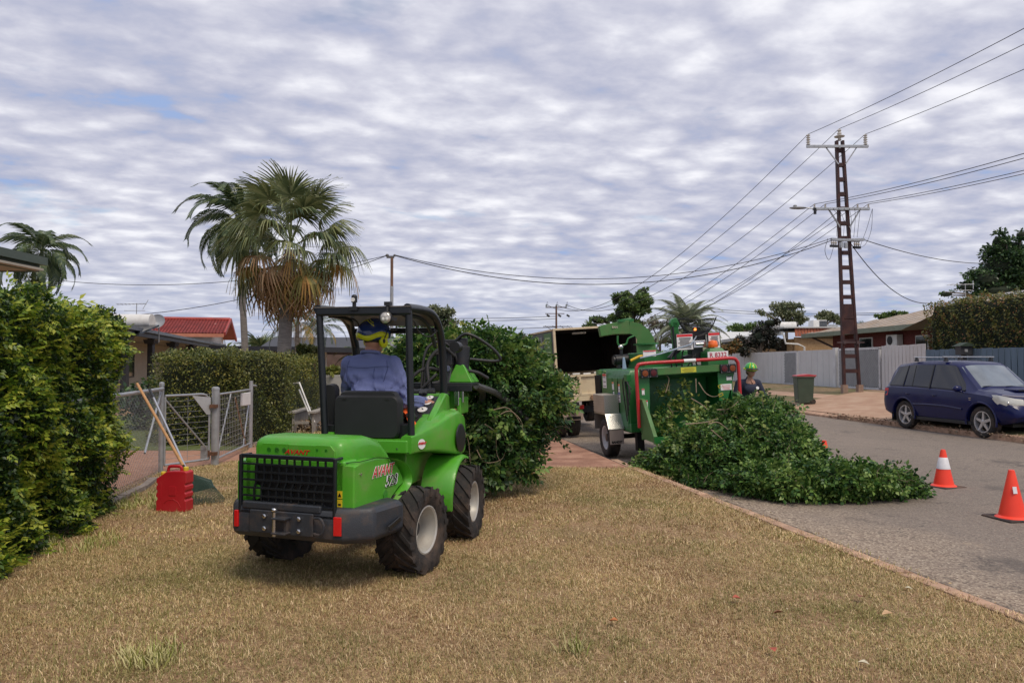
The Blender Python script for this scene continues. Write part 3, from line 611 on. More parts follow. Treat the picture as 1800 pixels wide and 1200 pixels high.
def hedge(name, label, p, q, width, h, n, size, mats, seed_fr=(.65, .35), z0=0, core=M_CORE, ntips=0, bump=.10, faces=('front', 'top', 'end', 'start'), side=-1, sprigs=0, sprig_size=.2):
    """clipped hedge standing along p->q; its body lies to the left (side=-1) of that line"""
    p, q = Vector((*p, 0)), Vector((*q, 0)); d = (q - p); L_ = d.length; d = d / L_; nrm = Vector((d.y, -d.x, 0)); inn = -nrm if side < 0 else nrm; out = -inn
    r_ = thing(name, label, 'hedge', (p.x, p.y, z0))
    b = B(); ins = .16; ps = [];
    nu = max(4, int(L_ / .35)); nv = max(3, int(h / .35)); rings = []
    for i in range(nu + 1):
        t = ins + (L_ - 2 * ins) * i / nu; ring = []
        prof = [(ins, .0)] + [(ins, h * k / nv) for k in range(1, nv)] + [(ins + .1, h - ins), (width * .5, h - ins + .03), (width - ins, h - ins), (width - ins, 0)]
        for (u, z) in prof: w_ = d * t + inn * (u + random.uniform(-.04, .04)); ring.append((w_.x, w_.y, z + random.uniform(-.03, .03) * (z > 0)))
        rings.append(ring)
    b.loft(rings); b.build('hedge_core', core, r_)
    def surf(n):
        areas = {'front': L_ * h, 'top': L_ * width, 'end': width * h, 'start': width * h}; tot = sum(areas[f] for f in faces); Pn = []; Dn = []
        dv, iv, ov = np.array(d), np.array(inn), np.array(out)
        for f in faces:
            m = int(n * areas[f] / tot); a = RNG.random(m); c = RNG.random(m); dep = np.abs(RNG.normal(0, .07, m)) - .02
            if f == 'front': s_, u_, z_ = a * L_, dep, c * h; nn = ov
            elif f == 'top': s_, u_, z_ = a * L_, c * width, h - dep; nn = np.array((0, 0, 1.))
            elif f == 'end': s_, u_, z_ = L_ - dep, a * width, c * h; nn = dv
            else: s_, u_, z_ = dep, a * width, c * h; nn = -dv
            lump = bump * (np.sin(s_ * 3.1 + z_ * 2.3) * np.cos(z_ * 4.1 - s_ * 1.7 + u_ * 3) + .6 * np.sin(s_ * 8.3 + z_ * 6.1 + u_ * 7))
            P0 = dv[None] * s_[:, None] + iv[None] * u_[:, None]; P0[:, 2] += z_; P0 += nn[None] * lump[:, None]; P0[:, 2] = np.maximum(P0[:, 2], .02)
            Pn.append(P0); Dn.append(np.repeat(nn[None], m, 0))
        return np.concatenate(Pn), np.concatenate(Dn)
    for m, fr in zip(mats, seed_fr):
        Pn, Dn = surf(int(n * fr)); k = len(Pn); yaw = np.arctan2(-Dn[:, 0], Dn[:, 1]) + RNG.normal(0, .9, k)
        V, Fc = scatter(Pn, size * RNG.uniform(.6, 1.3, k), rots(k, .75, yaw)); stuffpart(mesh_np('leaves', V, Fc, m, r_))
    if sprigs:
        # the sprigs of new growth that can be picked out one by one, sharing four meshes
        Pn, Dn = surf(sprigs); me = []
        for i in range(4):
            V_, F_ = sprig_tpl(random.choice((5, 7, 7, 9)), random.uniform(.36, .48)); mm = bpy.data.meshes.new('sprig'); mm.from_pydata([tuple(v) for v in V_], [], [tuple(f) for f in F_]); mm.materials.append(mats[-1]); me.append(mm)
        Rm = rots(len(Pn), .45, np.arctan2(-Dn[:, 0], Dn[:, 1]) + RNG.normal(0, .7, len(Pn)))
        for i in range(len(Pn)):
            o = bpy.data.objects.new('sprig', me[i % 4]); COL.objects.link(o); o.parent = r_; s_ = sprig_size * random.uniform(.6, 1.3)
            o.matrix_local = T(*(Pn[i] + Dn[i] * .03)) @ Matrix(Rm[i].tolist()).to_4x4() @ rotm(random.uniform(5, 50), 0, 0) @ Matrix.Diagonal((s_, s_, s_, 1))
    if ntips:
        Pn, Dn = surf(ntips); k = len(Pn); g = .5 + .5 * np.sin(Pn[:, 1] * 2.9 + 1.3 * np.sin(Pn[:, 2] * 3)) * np.cos(Pn[:, 2] * 3.7 + Pn[:, 1]); keep = RNG.random(k) < g; Pn, Dn = Pn[keep], Dn[keep]; k = len(Pn)
        V, Fc = scatter(Pn + Dn * .035, sprig_size * RNG.uniform(.5, 1.1, k), rots(k, .5, np.arctan2(-Dn[:, 0], Dn[:, 1]) + RNG.normal(0, .7, k)), SPV, SPF); stuffpart(mesh_np('new_growth', V, Fc, mats[-1], r_))
    return r_

# ---- near left hedge
hedge('hedge', 'tall bright green hedge with yellow-green new growth at the left edge', (-3.02, .8), (-3.72, 5.0), 1.2, 1.98, 20000, .042, (L_HEDGE_D, L_HEDGE_Y), (.8, .2), sprig_size=.12, ntips=1800, bump=.08)
hedge('hedge', 'tall bright green hedge section beside the wire fence on the left', (-3.68, 5.0), (-4.1, 7.75), 1.3, 1.98, 80000, .040, (L_HEDGE_D, L_HEDGE_Y), (.86, .14), sprigs=290, ntips=5200, sprig_size=.125, bump=.10)
# ---- clipped hedge behind the gates
hedge('hedge', 'clipped dense olive hedge directly behind the farm gates', (-7.0, 14.3), (-4.95, 13.5), 1.6, 1.72, 22000, .045, (L_OLIVE, L_CREEP), (.8, .2), side=-1, bump=.07, faces=('front', 'top', 'end', 'start'))
hedge('hedge', 'yellowish creeper-covered hedge running away behind the loader seat', (-4.95, 13.6), (-5.2, 20.5), 1.6, 1.64, 30000, .05, (L_OLIVE, L_CREEP), (.35, .65), bump=.09)
# yard shrubs behind the gate
def bush(name, label, blobs, n, size, m, loc, cat='shrub', stem=True, core=True, tpl=None, **k):
    r_ = thing(name, label, cat, loc)
    if core:
        for x in blobs: b = B(); b.ell(x[:3], (x[3] * .62, x[4] * .62, x[5] * .62), 12, 8); b.build('inner_mass', M_CORE, r_)
    if stem:
        b = B()
        for i in range(5): c = random.choice(blobs); b.tube(smooth_poly([(random.uniform(-.1, .1), random.uniform(-.1, .1), 0), (c[0] * .4, c[1] * .4, c[2] * .5), (c[0], c[1], c[2])], 3), [.04] * 7, 6)
        b.build('stem', M_BARK, r_)
    foliage('leaves', blobs, n, size, m, r_, flo=.02, tpl=tpl, **k); return r_
bush('shrub', 'round dark shrub in the yard behind the chain link fence', [(0, 0, .55, .8, .7, .6), (.9, .3, .45, .7, .6, .5)], 2600, .11, L_DEEP, (-8.3, 17.2, 0))
bush('shrub', 'broad-leafed fern shrub between the hedge and the cream house', [(0, 0, .6, .9, .8, .7), (1.1, .2, .5, .7, .7, .55)], 1500, .2, L_OLIVE, (-8.2, 19.5, 0))

# ================================================================== palms
def fan_frond(seed, L_p=.9, r=.85, n=36, droop=.5, mats=()):
    rd = random.Random(seed); vs = []; fs = []
    # petiole
    for i in range(4):
        t = i / 3; w = .022 * (1 - .5 * t)
        vs += [(-w, t * L_p, -.06 * t * t), (w, t * L_p, -.06 * t * t)]
    for i in range(3): fs.append((2 * i, 2 * i + 1, 2 * i + 3, 2 * i + 2))
    z0 = -.06
    for k in range(n):
        a = R(-118 + 236 * k / (n - 1)) + rd.uniform(-.03, .03); ln = r * (.82 + .18 * math.cos(a * .8)) * rd.uniform(.88, 1.06); dr = droop * rd.uniform(.7, 1.3); o = len(vs)
        dx, dy = math.sin(a), math.cos(a); px, py = dy, -dx
        for t, w in ((0, .004), (.3, .020), (.55, .024), (.8, .014), (1, .002)):
            tt = max(0, t - .35); z = z0 - dr * ln * tt * tt * 1.9 - .05 * ln * abs(a) * t; s_ = ln * (t - .22 * dr * tt)
            vs += [(dx * s_ - px * w, L_p + dy * s_ - py * w, z + .012 * t), (dx * s_ + px * w, L_p + dy * s_ + py * w, z - .012 * t)]
        for i in range(4): fs.append((o + 2 * i, o + 2 * i + 1, o + 2 * i + 3, o + 2 * i + 2))
    return vs, fs
def feather_frond(seed, L_=2.2, curve=1.5, n=34, leaf=.5, hang=.8, w=.02):
    rd = random.Random(seed); vs = []; fs = []; pts = []; a = 0; p = Vector((0, 0, 0)); st = 16
    for i in range(st + 1):
        pts.append(p.copy()); a = -curve * (i / st) ** 1.3; p = p + Vector((0, math.cos(a), math.sin(a))) * (L_ / st)
    for i, q in enumerate(pts):
        ww = .022 * (1 - .8 * i / st); vs += [(-ww, q.y, q.z), (ww, q.y, q.z)]
    for i in range(st): fs.append((2 * i, 2 * i + 1, 2 * i + 3, 2 * i + 2))
    for k in range(n):
        t = .14 + .86 * k / (n - 1); f = t * st; i = min(st - 1, int(f)); q = pts[i].lerp(pts[i + 1], f - i); d = (pts[i + 1] - pts[i]).normalized()
        ln = leaf * (math.sin(min(1, t * 1.15 + .12) * math.pi) * .75 + .3) * rd.uniform(.85, 1.1)
        for s_ in (-1, 1):
            out = Vector((s_, 0, 0)); dir1 = (out * .75 + d * .65 + Vector((0, 0, .12))).normalized(); dir2 = (out * .35 + d * .45 + Vector((0, 0, -hang * rd.uniform(.7, 1.3)))).normalized()
            a1 = q + dir1 * ln * .45; a2 = a1 + dir2 * ln * .6; o = len(vs); wd = d * w
            vs += [tuple(q - wd * .5), tuple(q + wd * .5), tuple(a1 + wd), tuple(a1 - wd), tuple(a2)]; fs += [(o, o + 1, o + 2, o + 3), (o + 3, o + 2, o + 4)]
    return vs, fs
FR = {}
def frond_mesh(kind, i, m, **k):
    key = (kind, i, m.name, tuple(sorted(k.items())))
    if key not in FR:
        vs, fs = (fan_frond if kind == 'fan' else feather_frond)(i, **k); me = bpy.data.meshes.new('frond'); me.from_pydata([tuple(v) for v in vs], [], fs); me.materials.append(m); FR[key] = me
    return FR[key]
def palm(name, label, loc, h, r0, fronds, lean=(0, 0), skirt=None, shaft=None, cat='palm tree'):
    """fronds: list of (kind, seed, material, azimuth, elevation, scale, kwargs, dz)"""
    r_ = thing(name, label, cat, loc); b = B(); n = 14; pts = [(lean[0] * (i / n) ** 1.5, lean[1] * (i / n), h * i / n) for i in range(n + 1)]
    b.tube(pts, [r0 * (1.25 if i == 0 else 1.06 - .25 * i / n) * (1 + .02 * (i % 2)) for i in range(n + 1)], 14)
    for k in range(int(h / .14)):
        t = (k + .5) / int(h / .14); f = t * n; i = min(n - 1, int(f)); q = Vector(pts[i]).lerp(Vector(pts[i + 1]), f - i); rr = r0 * (1.08 - .25 * t)
        b.lathe([(rr * .98, -.02), (rr * 1.035, 0), (rr * .98, .02)], 12, T(*q))
    b.build('trunk', M_PTRUNK, r_, smooth='auto')
    if shaft: b = B(); b.tube([(lean[0], lean[1], h - .05), (lean[0], lean[1], h + shaft[0])], [shaft[1], shaft[1] * .6], 12); b.build('crownshaft', mat('crownshaft', (.16, .2, .08), .5, 0, .2, 3), r_)
    for kind, sd, m, az, el, s_, kw, dz in fronds:
        o = bpy.data.objects.new('frond', frond_mesh(kind, sd, m, **kw)); COL.objects.link(o); o.parent = r_
        o.matrix_local = T(lean[0], lean[1], h + dz) @ rotm(0, 0, az) @ Matrix.Rotation(R(el), 4, 'X') @ rotm(0, random.uniform(-12, 12), 0) @ Matrix.Diagonal((s_, s_, s_, 1))
    return r_
def gnd(px, D): p = at(px, 640, D); return (p.x, p.y, 0)
# the large fan palm
fr = []
for i in range(13): fr.append(('fan', i % 3, PALM_LG, i * 137.5 + 5, 84 - i * 3.8, random.uniform(.92, 1.12), dict(droop=.5, L_p=1.25, r=.86, n=34), .2))
for i in range(21): fr.append(('fan', 3 + i % 3, PALM_LG if i % 4 else PALM_G, i * 137.5 + 17, 38 - i * 2.3, random.uniform(.88, 1.1), dict(droop=.85, L_p=1.3, r=.80, n=34), .08))
for i in range(14): fr.append(('fan', 6 + i % 3, (PALM_Y, PALM_B, PALM_Y, PALM_LG)[i % 4], i * 137.5 + 8, -8 - i * 2.2, random.uniform(.9, 1.25), dict(droop=.9, L_p=1.05, r=.82, n=30), -.02))
for i in range(14): fr.append(('fan', 8 + i % 3, PALM_B if i % 4 else PALM_Y, i * 137.5, -32 - i * 2.6, random.uniform(.8, 1.3), dict(droop=.7, L_p=.95, r=.85, n=22), -.12))
for i in range(10): fr.append(('fan', 8 + i % 3, PALM_B, i * 51 + 20, random.uniform(-86, -70), random.uniform(.7, 1.35), dict(droop=.3, L_p=.7, n=18), -.3))
palm('fan_palm', 'large fan palm with green crown and skirt of orange-brown dead fronds', gnd(496, 20), 4.6, .19, fr, lean=(.2, 0))
fr = []
for i in range(26): fr.append(('feather', i % 4, PALM_G, i * 137.5, 80 - i * 4.4, random.uniform(.95, 1.18), dict(L_=2.1, curve=2.1, leaf=.6, hang=1.2, n=44, w=.028), 1.0 - i * .01))
palm('feather_palm', 'slender feather palm with thin grey trunk left of the fan palm', gnd(434, 24), 6.2 - .9, .11, fr, lean=(-.30, 0), shaft=(.95, .1))
fr = []
for i in range(22): fr.append(('feather', i % 4, PALM_G, i * 137.5 + 30, 72 - i * 5.2, random.uniform(.95, 1.15), dict(L_=1.9, curve=2.0, leaf=.6, hang=1.2, n=44, w=.028), .9))
palm('feather_palm', 'feather palm rising behind the green eave at the far left', gnd(74, 27), 4.7, .12, fr, lean=(-.1, 0), shaft=(.9, .1))
b_ = bush('vine_clump', 'drooping olive seed clump hanging on the trunk of the far left palm', [(0, 0, 0, .42, .42, .6)], 900, .12, L_OLIVE, (*gnd(57, 26.4)[:2], 4.05), 'foliage', stem=False, core=True)
for lab, px, D, h, s_, nn, el0, mm in (('thin palm with yellowing fronds just right of the fan palm trunk', 522, 31, 3.3, .95, 15, 55, PALM_G), ('slim palm half hidden behind the loader canopy post', 562, 33, 3.2, .8, 13, 60, PALM_G),
                                       ('small palm with only its top showing above the red tiled roof', 352, 58, 4.3, 1.2, 10, 60, PALM_G),
                                       ('short palm at far left above the bright hedge', 128, 22, 2.6, .55, 11, 60, PALM_G), ('palm seen past the driver\'s shoulder under the canopy', 648, 34, 1.7, 1.1, 14, 55, PALM_G),
                                       ('yellowish palm right of the driver\'s helmet behind the canopy post', 690, 32, 1.9, .9, 14, 30, PALM_Y)):
    fr = [('feather', i % 4, mm if i < nn * .7 else PALM_Y, i * 137.5 + px, el0 - i * 95 / nn, s_ * random.uniform(.85, 1.1), dict(L_=2.0, curve=1.8, leaf=.5, hang=.9), .0) for i in range(nn)]
    palm('feather_palm', lab, gnd(px, D), h, .10, fr)
fr = [('fan', i % 3, PALM_G, i * 137.5, 75 - i * 5.5, random.uniform(1.5, 1.8), dict(droop=.5, L_p=.8), 0) for i in range(24)]
palm('fan_palm', 'bushy distant fan palm between the thin grey trunk and the big palm', gnd(461, 62), 2.0, .3, fr)
fr = [('feather', 10 + i % 4, leafmat('date_palm_leaf', [(0.130, 0.169, 0.098), (0.208, 0.247, 0.143), (0.286, 0.325, 0.208), (0.377, 0.403, 0.286)], .5, .2), i * 137.5 + 10, 82 - i * 2.4, random.uniform(1.45, 1.7), dict(L_=2.4, curve=1.6, leaf=.45, hang=.5, n=50, w=.024), 0) for i in range(40)]
palm('date_palm', 'grey-green date palm with arching fronds above the wood chipper', gnd(1207, 55), 4.2, .3, fr)
for lab, px, D, h, s_ in (('distant palm top just right of the power pole', 1520, 75, 4.0, 1.25), ('second distant palm peeping over the right house roof', 1545, 80, 3.6, 1.15)):
    fr = [('fan', i % 3, PALM_G, i * 137.5, 80 - i * 7, s_ * random.uniform(.9, 1.1), dict(droop=.5, L_p=.9), 0) for i in range(16)]
    palm('fan_palm', lab, gnd(px, D), h, .2, fr)

# ================================================================== trees
def tree(name, label, px, D, blobs_px, n, size, m, trunk_r=.2, gz=0, tpl=None, shell=.8, cull=0, cores=False):
    """blobs_px: (px, py, rx_px, rz_px) lobes of the crown seen at distance D"""
    g = gnd(px, D); r_ = thing(name, label, 'tree', (g[0], g[1], gz)); k = D / F_PX; bl = []
    for i, (bx, by, rx_, rz_) in enumerate(blobs_px):
        q = at(bx, by, D); bl.append((q.x - g[0], random.uniform(-.5, .5) * rx_ * k, q.z - gz, rx_ * k, rx_ * k * .9, rz_ * k))
    b = B(); top = bl[0]; fork = Vector((0, 0, max(.6, min(x[2] - x[5] * .7 for x in bl))))
    b.tube([(0, 0, 0), (.03, 0, fork.z * .5), tuple(fork)], [trunk_r, trunk_r * .8, trunk_r * .7], 9); b.build('trunk', M_BARK, r_, smooth='auto')
    for x in bl:
        b = B()
        for j in range(3):
            e = Vector((x[0] + random.uniform(-.5, .5) * x[3], x[1] + random.uniform(-.5, .5) * x[4], x[2] + random.uniform(-.2, .6) * x[5])); mid = fork.lerp(e, .5) + Vector((random.uniform(-.1, .1), 0, .12)) * x[3]
            b.tube(smooth_poly([fork, mid, e], 3), [trunk_r * .45, trunk_r * .38, trunk_r * .3, trunk_r * .24, trunk_r * .17, trunk_r * .1, trunk_r * .05], 6)
        b.build('limb', M_BARK, r_, smooth='auto')
    # clumps of leaves spread through each lobe, with gaps between the clumps
    cl = []
    for x in bl:
        nc = max(6, int(26 * (x[3] * x[5]) / max(.3, (max(y[3] for y in bl) * max(y[5] for y in bl)))))
        for j in range(nc):
            dv = Vector((random.gauss(0, 1), random.gauss(0, 1), random.gauss(0, 1))).normalized() * random.random() ** .4
            s_ = random.uniform(.24, .42) * min(x[3], x[5]); cl.append((x[0] + dv.x * x[3] * .85, x[1] + dv.y * x[4] * .85, x[2] + dv.z * x[5] * .85, s_ * 1.25, s_ * 1.25, s_ * .85))
    if cores:
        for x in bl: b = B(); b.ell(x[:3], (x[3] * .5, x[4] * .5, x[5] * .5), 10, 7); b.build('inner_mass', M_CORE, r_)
    foliage('crown', cl, n, size, m, r_, shell=shell, noise=.3, cull=cull, tpl=tpl); return r_
tree('tree', 'large dark dense tree behind the right-hand house and hedge', 1775, 46, [(1760, 470, 50, 42), (1790, 440, 40, 34), (1725, 495, 40, 28), (1815, 480, 45, 55), (1700, 505, 26, 16), (1750, 428, 22, 22), (1792, 415, 16, 14), (1740, 515, 50, 20), (1660, 518, 18, 8)], 17000, .22, L_DEEP, .35, .4, cores=True)
tree('tree', 'bushy green tree above the open truck body', 1105, 70, [(1107, 532, 38, 24), (1085, 524, 18, 14), (1128, 514, 17, 14), (1096, 553, 34, 18), (1135, 537, 18, 14), (1056, 562, 30, 13), (1100, 578, 50, 16), (1040, 572, 20, 10)], 13000, .26, L_MID, .3, cores=True)
tree('tree', 'dry brown-grey scrubby tree behind the chipper chute', 1160, 58, [(1160, 570, 30, 18), (1195, 590, 26, 16), (1145, 595, 20, 14)], 2200, .16, leafmat('scrub_leaf', [(.12, .10, .07), (.2, .17, .12), (.14, .14, .09), (.28, .24, .18)], .6, .2), .15)
tree('gum_tree', 'pale gum tree with airy crown above the orange-edged flat roof', 1383, 85, [(1378, 545, 26, 18), (1395, 560, 22, 18), (1350, 552, 14, 10), (1338, 548, 10, 8), (1402, 540, 10, 8), (1360, 572, 34, 10)], 5200, .28, L_GUM, .25)
tree('gum_tree', 'small pale gum tree behind the rooftop air conditioner', 1455, 80, [(1455, 556, 18, 10), (1475, 562, 12, 9), (1440, 560, 9, 6)], 2200, .28, L_GUM, .2)
tree('tree', 'dark green round treetop beyond the white roof', 1312, 75, [(1308, 576, 28, 9), (1332, 572, 16, 9), (1295, 579, 14, 6)], 3000, .24, L_MID, .25, cores=True)
tree('gum_tree', 'grey-green gum tree behind the upper right corner of the canopy', 775, 50, [(770, 558, 26, 22), (790, 580, 22, 22), (745, 565, 20, 14), (760, 600, 50, 18)], 8000, .2, L_GUM, .25, cores=True)
tree('gum_tree', 'hazy gum tree standing over the branch bundle beside the truck', 910, 62, [(912, 598, 20, 14), (895, 605, 14, 10), (928, 612, 12, 10)], 2600, .22, L_GUM, .2)
tree('tree', 'low feathery green tree right of the big palm trunk', 535, 22.5, [(535, 622, 26, 16), (520, 635, 24, 12), (548, 612, 14, 10)], 5500, .09, L_OLIVE, .1, cores=True)
tree('tree', 'round shrub tree with dark bronze leaves in front of the flat-roofed house', 1335, 46, [(1340, 595, 32, 25), (1312, 605, 26, 18), (1350, 568, 20, 12), (1300, 615, 24, 12)], 7500, .17, L_PURP, .2, .3, cores=True)
tree('shrub', 'rusty orange and green shrub left of the bronze-leaved one', 1272, 45, [(1268, 615, 22, 12), (1290, 608, 16, 12), (1250, 620, 14, 9)], 3200, .14, leafmat('rusty_leaf', [(.05, .07, .02), (.12, .12, .04), (.3, .15, .04), (.2, .1, .04)], .5, .2), .1, .3, cores=True)
for lab, px, D, bl in (('distant dark treetop left of the verandah house', 165, 60, [(165, 560, 22, 12)]), ('low line of distant trees behind the carport', 600, 90, [(560, 606, 40, 8), (620, 600, 40, 12), (680, 600, 30, 14)]),
                       ('distant treetops left of the truck', 840, 110, [(830, 600, 50, 10), (880, 606, 40, 10), (960, 612, 40, 10)]), ('distant treetops behind the right house roof', 1590, 95, [(1575, 552, 16, 5), (1560, 556, 20, 6)]),
                       ('distant tree line beyond the far end of the street', 1080, 120, [(1020, 600, 50, 10), (1100, 595, 60, 12), (1200, 600, 50, 10)])):
    tree('tree', lab, px, D, bl, 2600, .3, L_MID, .2, cores=True)
# far tree belt closing the horizon
n = 26000; a = RNG.uniform(-1.0, 1.0, n); rr = RNG.uniform(150, 175, n); hh = 3.2 + 1.8 * np.abs(np.sin(a * 17)) + 1.6 * np.abs(np.sin(a * 41 + 1))
P_ = np.stack([np.sin(a) * rr, np.cos(a) * rr, RNG.random(n) * hh], 1); V, Fc = scatter(P_, RNG.uniform(.7, 1.6, n), rots(n, .8)); tag(mesh_np('distant_treeline', V, Fc, L_MID), 'low belt of far-off trees along the horizon', 'treeline', kind='stuff')
b = B(); K = 60
for k in range(K): t = -1.1 + 2.2 * k / K; t2 = t + 2.2 / K; b.add([(math.sin(t) * 178, math.cos(t) * 178, -.3), (math.sin(t2) * 178, math.cos(t2) * 178, -.3), (math.sin(t2) * 180, math.cos(t2) * 180, 4 + 1.2 * math.sin(t2 * 19)), (math.sin(t) * 180, math.cos(t) * 180, 4 + 1.2 * math.sin(t * 19))], [(0, 1, 2, 3)])
struct(b.build('hills', mat('far_hills', (.04, .055, .035), .9, 0, .3, .1)))
# ---- tall clipped hedge behind the blue fence
hedge('hedge', 'tall clipped hedge with reddish tips towering over the blue fence', (16.15, 28.8), (17.6, 16.5), 2.6, 3.45, 34000, .085, (L_RED, L_OLIVE), (.7, .3), z0=.42, side=-1, bump=.13, faces=('front', 'top', 'end', 'start'))
for i, (px, py, rx_) in enumerate(()): pass
# ================================================================== left fence and gates
def mesh_panel(bld, a, b_, z0, z1, dx, dz, r_=.0022):
    a, b_ = Vector(a), Vector(b_); L_ = (b_ - a).length; d = (b_ - a) / L_
    n = int(L_ / dx)
    for i in range(n + 1): p = a + d * (L_ * i / n); bld.tube([(p.x, p.y, z0), (p.x, p.y, z1)], r_, 4, False)
    n = int((z1 - z0) / dz)
    for i in range(n + 1): z = z0 + (z1 - z0) * i / n; bld.tube([(a.x, a.y, z), (b_.x, b_.y, z)], r_, 4, False)
def chain(bld, a, b_, z0, z1, s=.05, r_=.0016):
    a, b_ = Vector(a), Vector(b_); L_ = (b_ - a).length; d = (b_ - a) / L_; H = z1 - z0; n = int((L_ + H) / (s * 1.414))
    for i in range(n):
        u = i * s * 1.414
        for sg in (0, 1):
            # diagonal wires both ways, zigzagged out of plane a little
            u0, u1 = u - H, u
            c0, c1 = max(u0, 0), min(u1, L_)
            if c1 <= c0: continue
            za, zb = (c0 - u0), (c1 - u0)
            if sg: za, zb = H - za, H - zb
            p = a + d * c0; q = a + d * c1; bld.tube([(p.x, p.y, z0 + za), (q.x, q.y, z0 + zb)], r_, 3, False)
f = thing('chain_link_fence', 'chain link fence with galvanised top rail between the tall hedge and the gate post', 'fence')
b = B(); b.tube([(-3.95, 6.6, 1.16), (-4.85, 10.28, 1.16)], .024, 10); b.build('top_rail', M_GALV, f, smooth='auto')
b = B(); chain(b, (-3.98, 6.6, 0), (-4.86, 10.25, 0), .02, 1.14); stuffpart(b.build('wire_mesh', M_GALV, f))
b = B(); b.tube([(-4.87, 10.3, 0), (-4.87, 10.3, 1.22)], .032, 12); b.lathe([(.036, 1.2), (.034, 1.24), (.015, 1.255)], 12, T(-4.87, 10.3, 0)); b.build('post', M_GALV, f, smooth='auto')
b = B(); b.tube([(-4.87, 10.28, 1.12), (-4.55, 9.2, .4)], .014, 8); b.build('brace', M_GALV, f, smooth='auto')
GP = (-4.42, 11.05)
g = thing('gate_post', 'thick round galvanised gate post between the two farm gates', 'post', (GP[0], GP[1], 0))
b = B(); b.tube([(0, 0, -.05), (0, 0, 1.13)], .055, 16); b.lathe([(.058, 1.12), (.055, 1.15), (.03, 1.165)], 16); b.build('post_tube', M_GALV, g, smooth='auto')
for z in (.88, .18): b = B(); b.box((.0, -.03, z), (.1, .14, .05)); b.tube([(-.07, -.06, z - .04), (-.07, -.06, z + .05)], .015, 8); b.build('hinge', mat('rusty_steel', (.15, .075, .045), .8, .3, .3, 20), g)
# gate leaf one (closed, faces us)
def gate(name, label, p, q, z0, z1, plate=True, brace='a'):
    t = thing(name, label, 'gate'); p, q = Vector((*p, 0)), Vector((*q, 0)); d = (q - p).normalized()
    b = B(); top = [(p.x, p.y, z0), (p.x, p.y, z1)] ; e = q - d * .12
    b.tube([(p.x, p.y, z0)] + [(p.x, p.y, z1 - .02)], .016, 8); b.tube(smooth_poly([(p.x, p.y, z1), tuple(p.lerp(q, .5) + Vector((0, 0, z1))), (e.x, e.y, z1), (q.x - d.x * .03, q.y - d.y * .03, z1 - .05), (q.x, q.y, z1 - .15), (q.x, q.y, z0)], 4), .016, 8)
    b.tube([(p.x, p.y, z0), (q.x, q.y, z0)], .016, 8); b.build('gate_frame', M_GALV, t, smooth='auto')
    b = B(); mesh_panel(b, p, q, z0, z1, .28 if plate else .1, .075, .0028); stuffpart(b.build('wire_mesh', M_GALV, t))
    b = B()
    if brace == 'a': b.tube([(p.x, p.y, z1 - .05), (q.x - d.x * .06, q.y - d.y * .06, z0 + .18)], .012, 6)
    else:
        m = p.lerp(q, .45); b.tube([(p.x, p.y, z0 + .1), (m.x - .05, m.y, z1)], .012, 6); m2 = p.lerp(q, .75); b.tube([(m2.x, m2.y, z0), (q.x, q.y, z1)], .012, 6)
    b.build('diagonal_brace', M_GALV, t, smooth='auto')
    if plate:
        b = B(); u = q - d * .33; n_ = Vector((d.y, -d.x, 0)) * .02
        b.loft([[(u + n_ + Vector((0, 0, z1 - .01)))[:], (q + n_ + Vector((0, 0, z1 - .05)))[:], (q + n_ - d * .0 + Vector((0, 0, z1 - .3)))[:], (q + n_ - d * .07 + Vector((0, 0, z1 - .3)))[:]], [(u + n_ * 1.3 + Vector((0, 0, z1 - .01)))[:], (q + n_ * 1.3 + Vector((0, 0, z1 - .05)))[:], (q + n_ * 1.3 + Vector((0, 0, z1 - .3)))[:], (q + n_ * 1.3 - d * .07 + Vector((0, 0, z1 - .3)))[:]]])
        b.build('corner_plate', mat('plate_grey', (.5, .51, .52), .5, .3, .1, 8), t)
        b = B(); b.box((q.x - .06, q.y - .03, z0 + .1), (.1, .01, .2)); b.build('latch_plate', M_GALV, t)
    return t
gate('farm_gate', 'galvanised mesh farm gate with corner plate left of the thick gate post', (-4.83, 10.32), (-4.49, 11.0), .1, 1.06)
t = gate('farm_gate', 'second mesh farm gate with a white box, opened back behind the gate post', (-4.40, 11.12), (-4.66, 13.2), .1, 1.05, False, 'b')
b = B(); b.box((-4.60, 12.8, .9), (.03, .42, .22)); b.build('letterbox', M_WHITE, t, bevel=.01)
b = B(); b.tube([(-4.52, 12.1, .95), (-4.62, 12.9, .08)], .014, 6); b.build('timber_stake', mat('weathered_timber', (.30, .22, .15), .85, 0, .25, 18, aniso=(1, 1, .2)), t)
g2 = thing('fence_post', 'round galvanised post where the opened gate meets the dark mesh fence', 'post', (-4.72, 13.4, 0)); b = B(); b.tube([(0, 0, 0), (0, 0, 1.2)], .034, 12); b.build('post_tube', M_GALV, g2, smooth='auto')
b = B(); b.tube([(0, 0, 1.12), (-.02, .3, 1.1)], .02, 8); b.build('rail_stub', M_GALV, g2)
f = thing('mesh_fence', 'dark green mesh fence smothered by the creeper hedge', 'fence'); b = B(); chain(b, (-4.74, 13.5, 0), (-4.98, 20.3, 0), .02, 1.15, .09, .003); stuffpart(b.build('wire_mesh', mat('green_wire', (.05, .07, .05), .6), f))
b = B(); b.beam((-4.70, 13.6, .03), (-4.9, 20, .03), .1, .07); b.build('concrete_edge', MATS['old_concrete'], f)
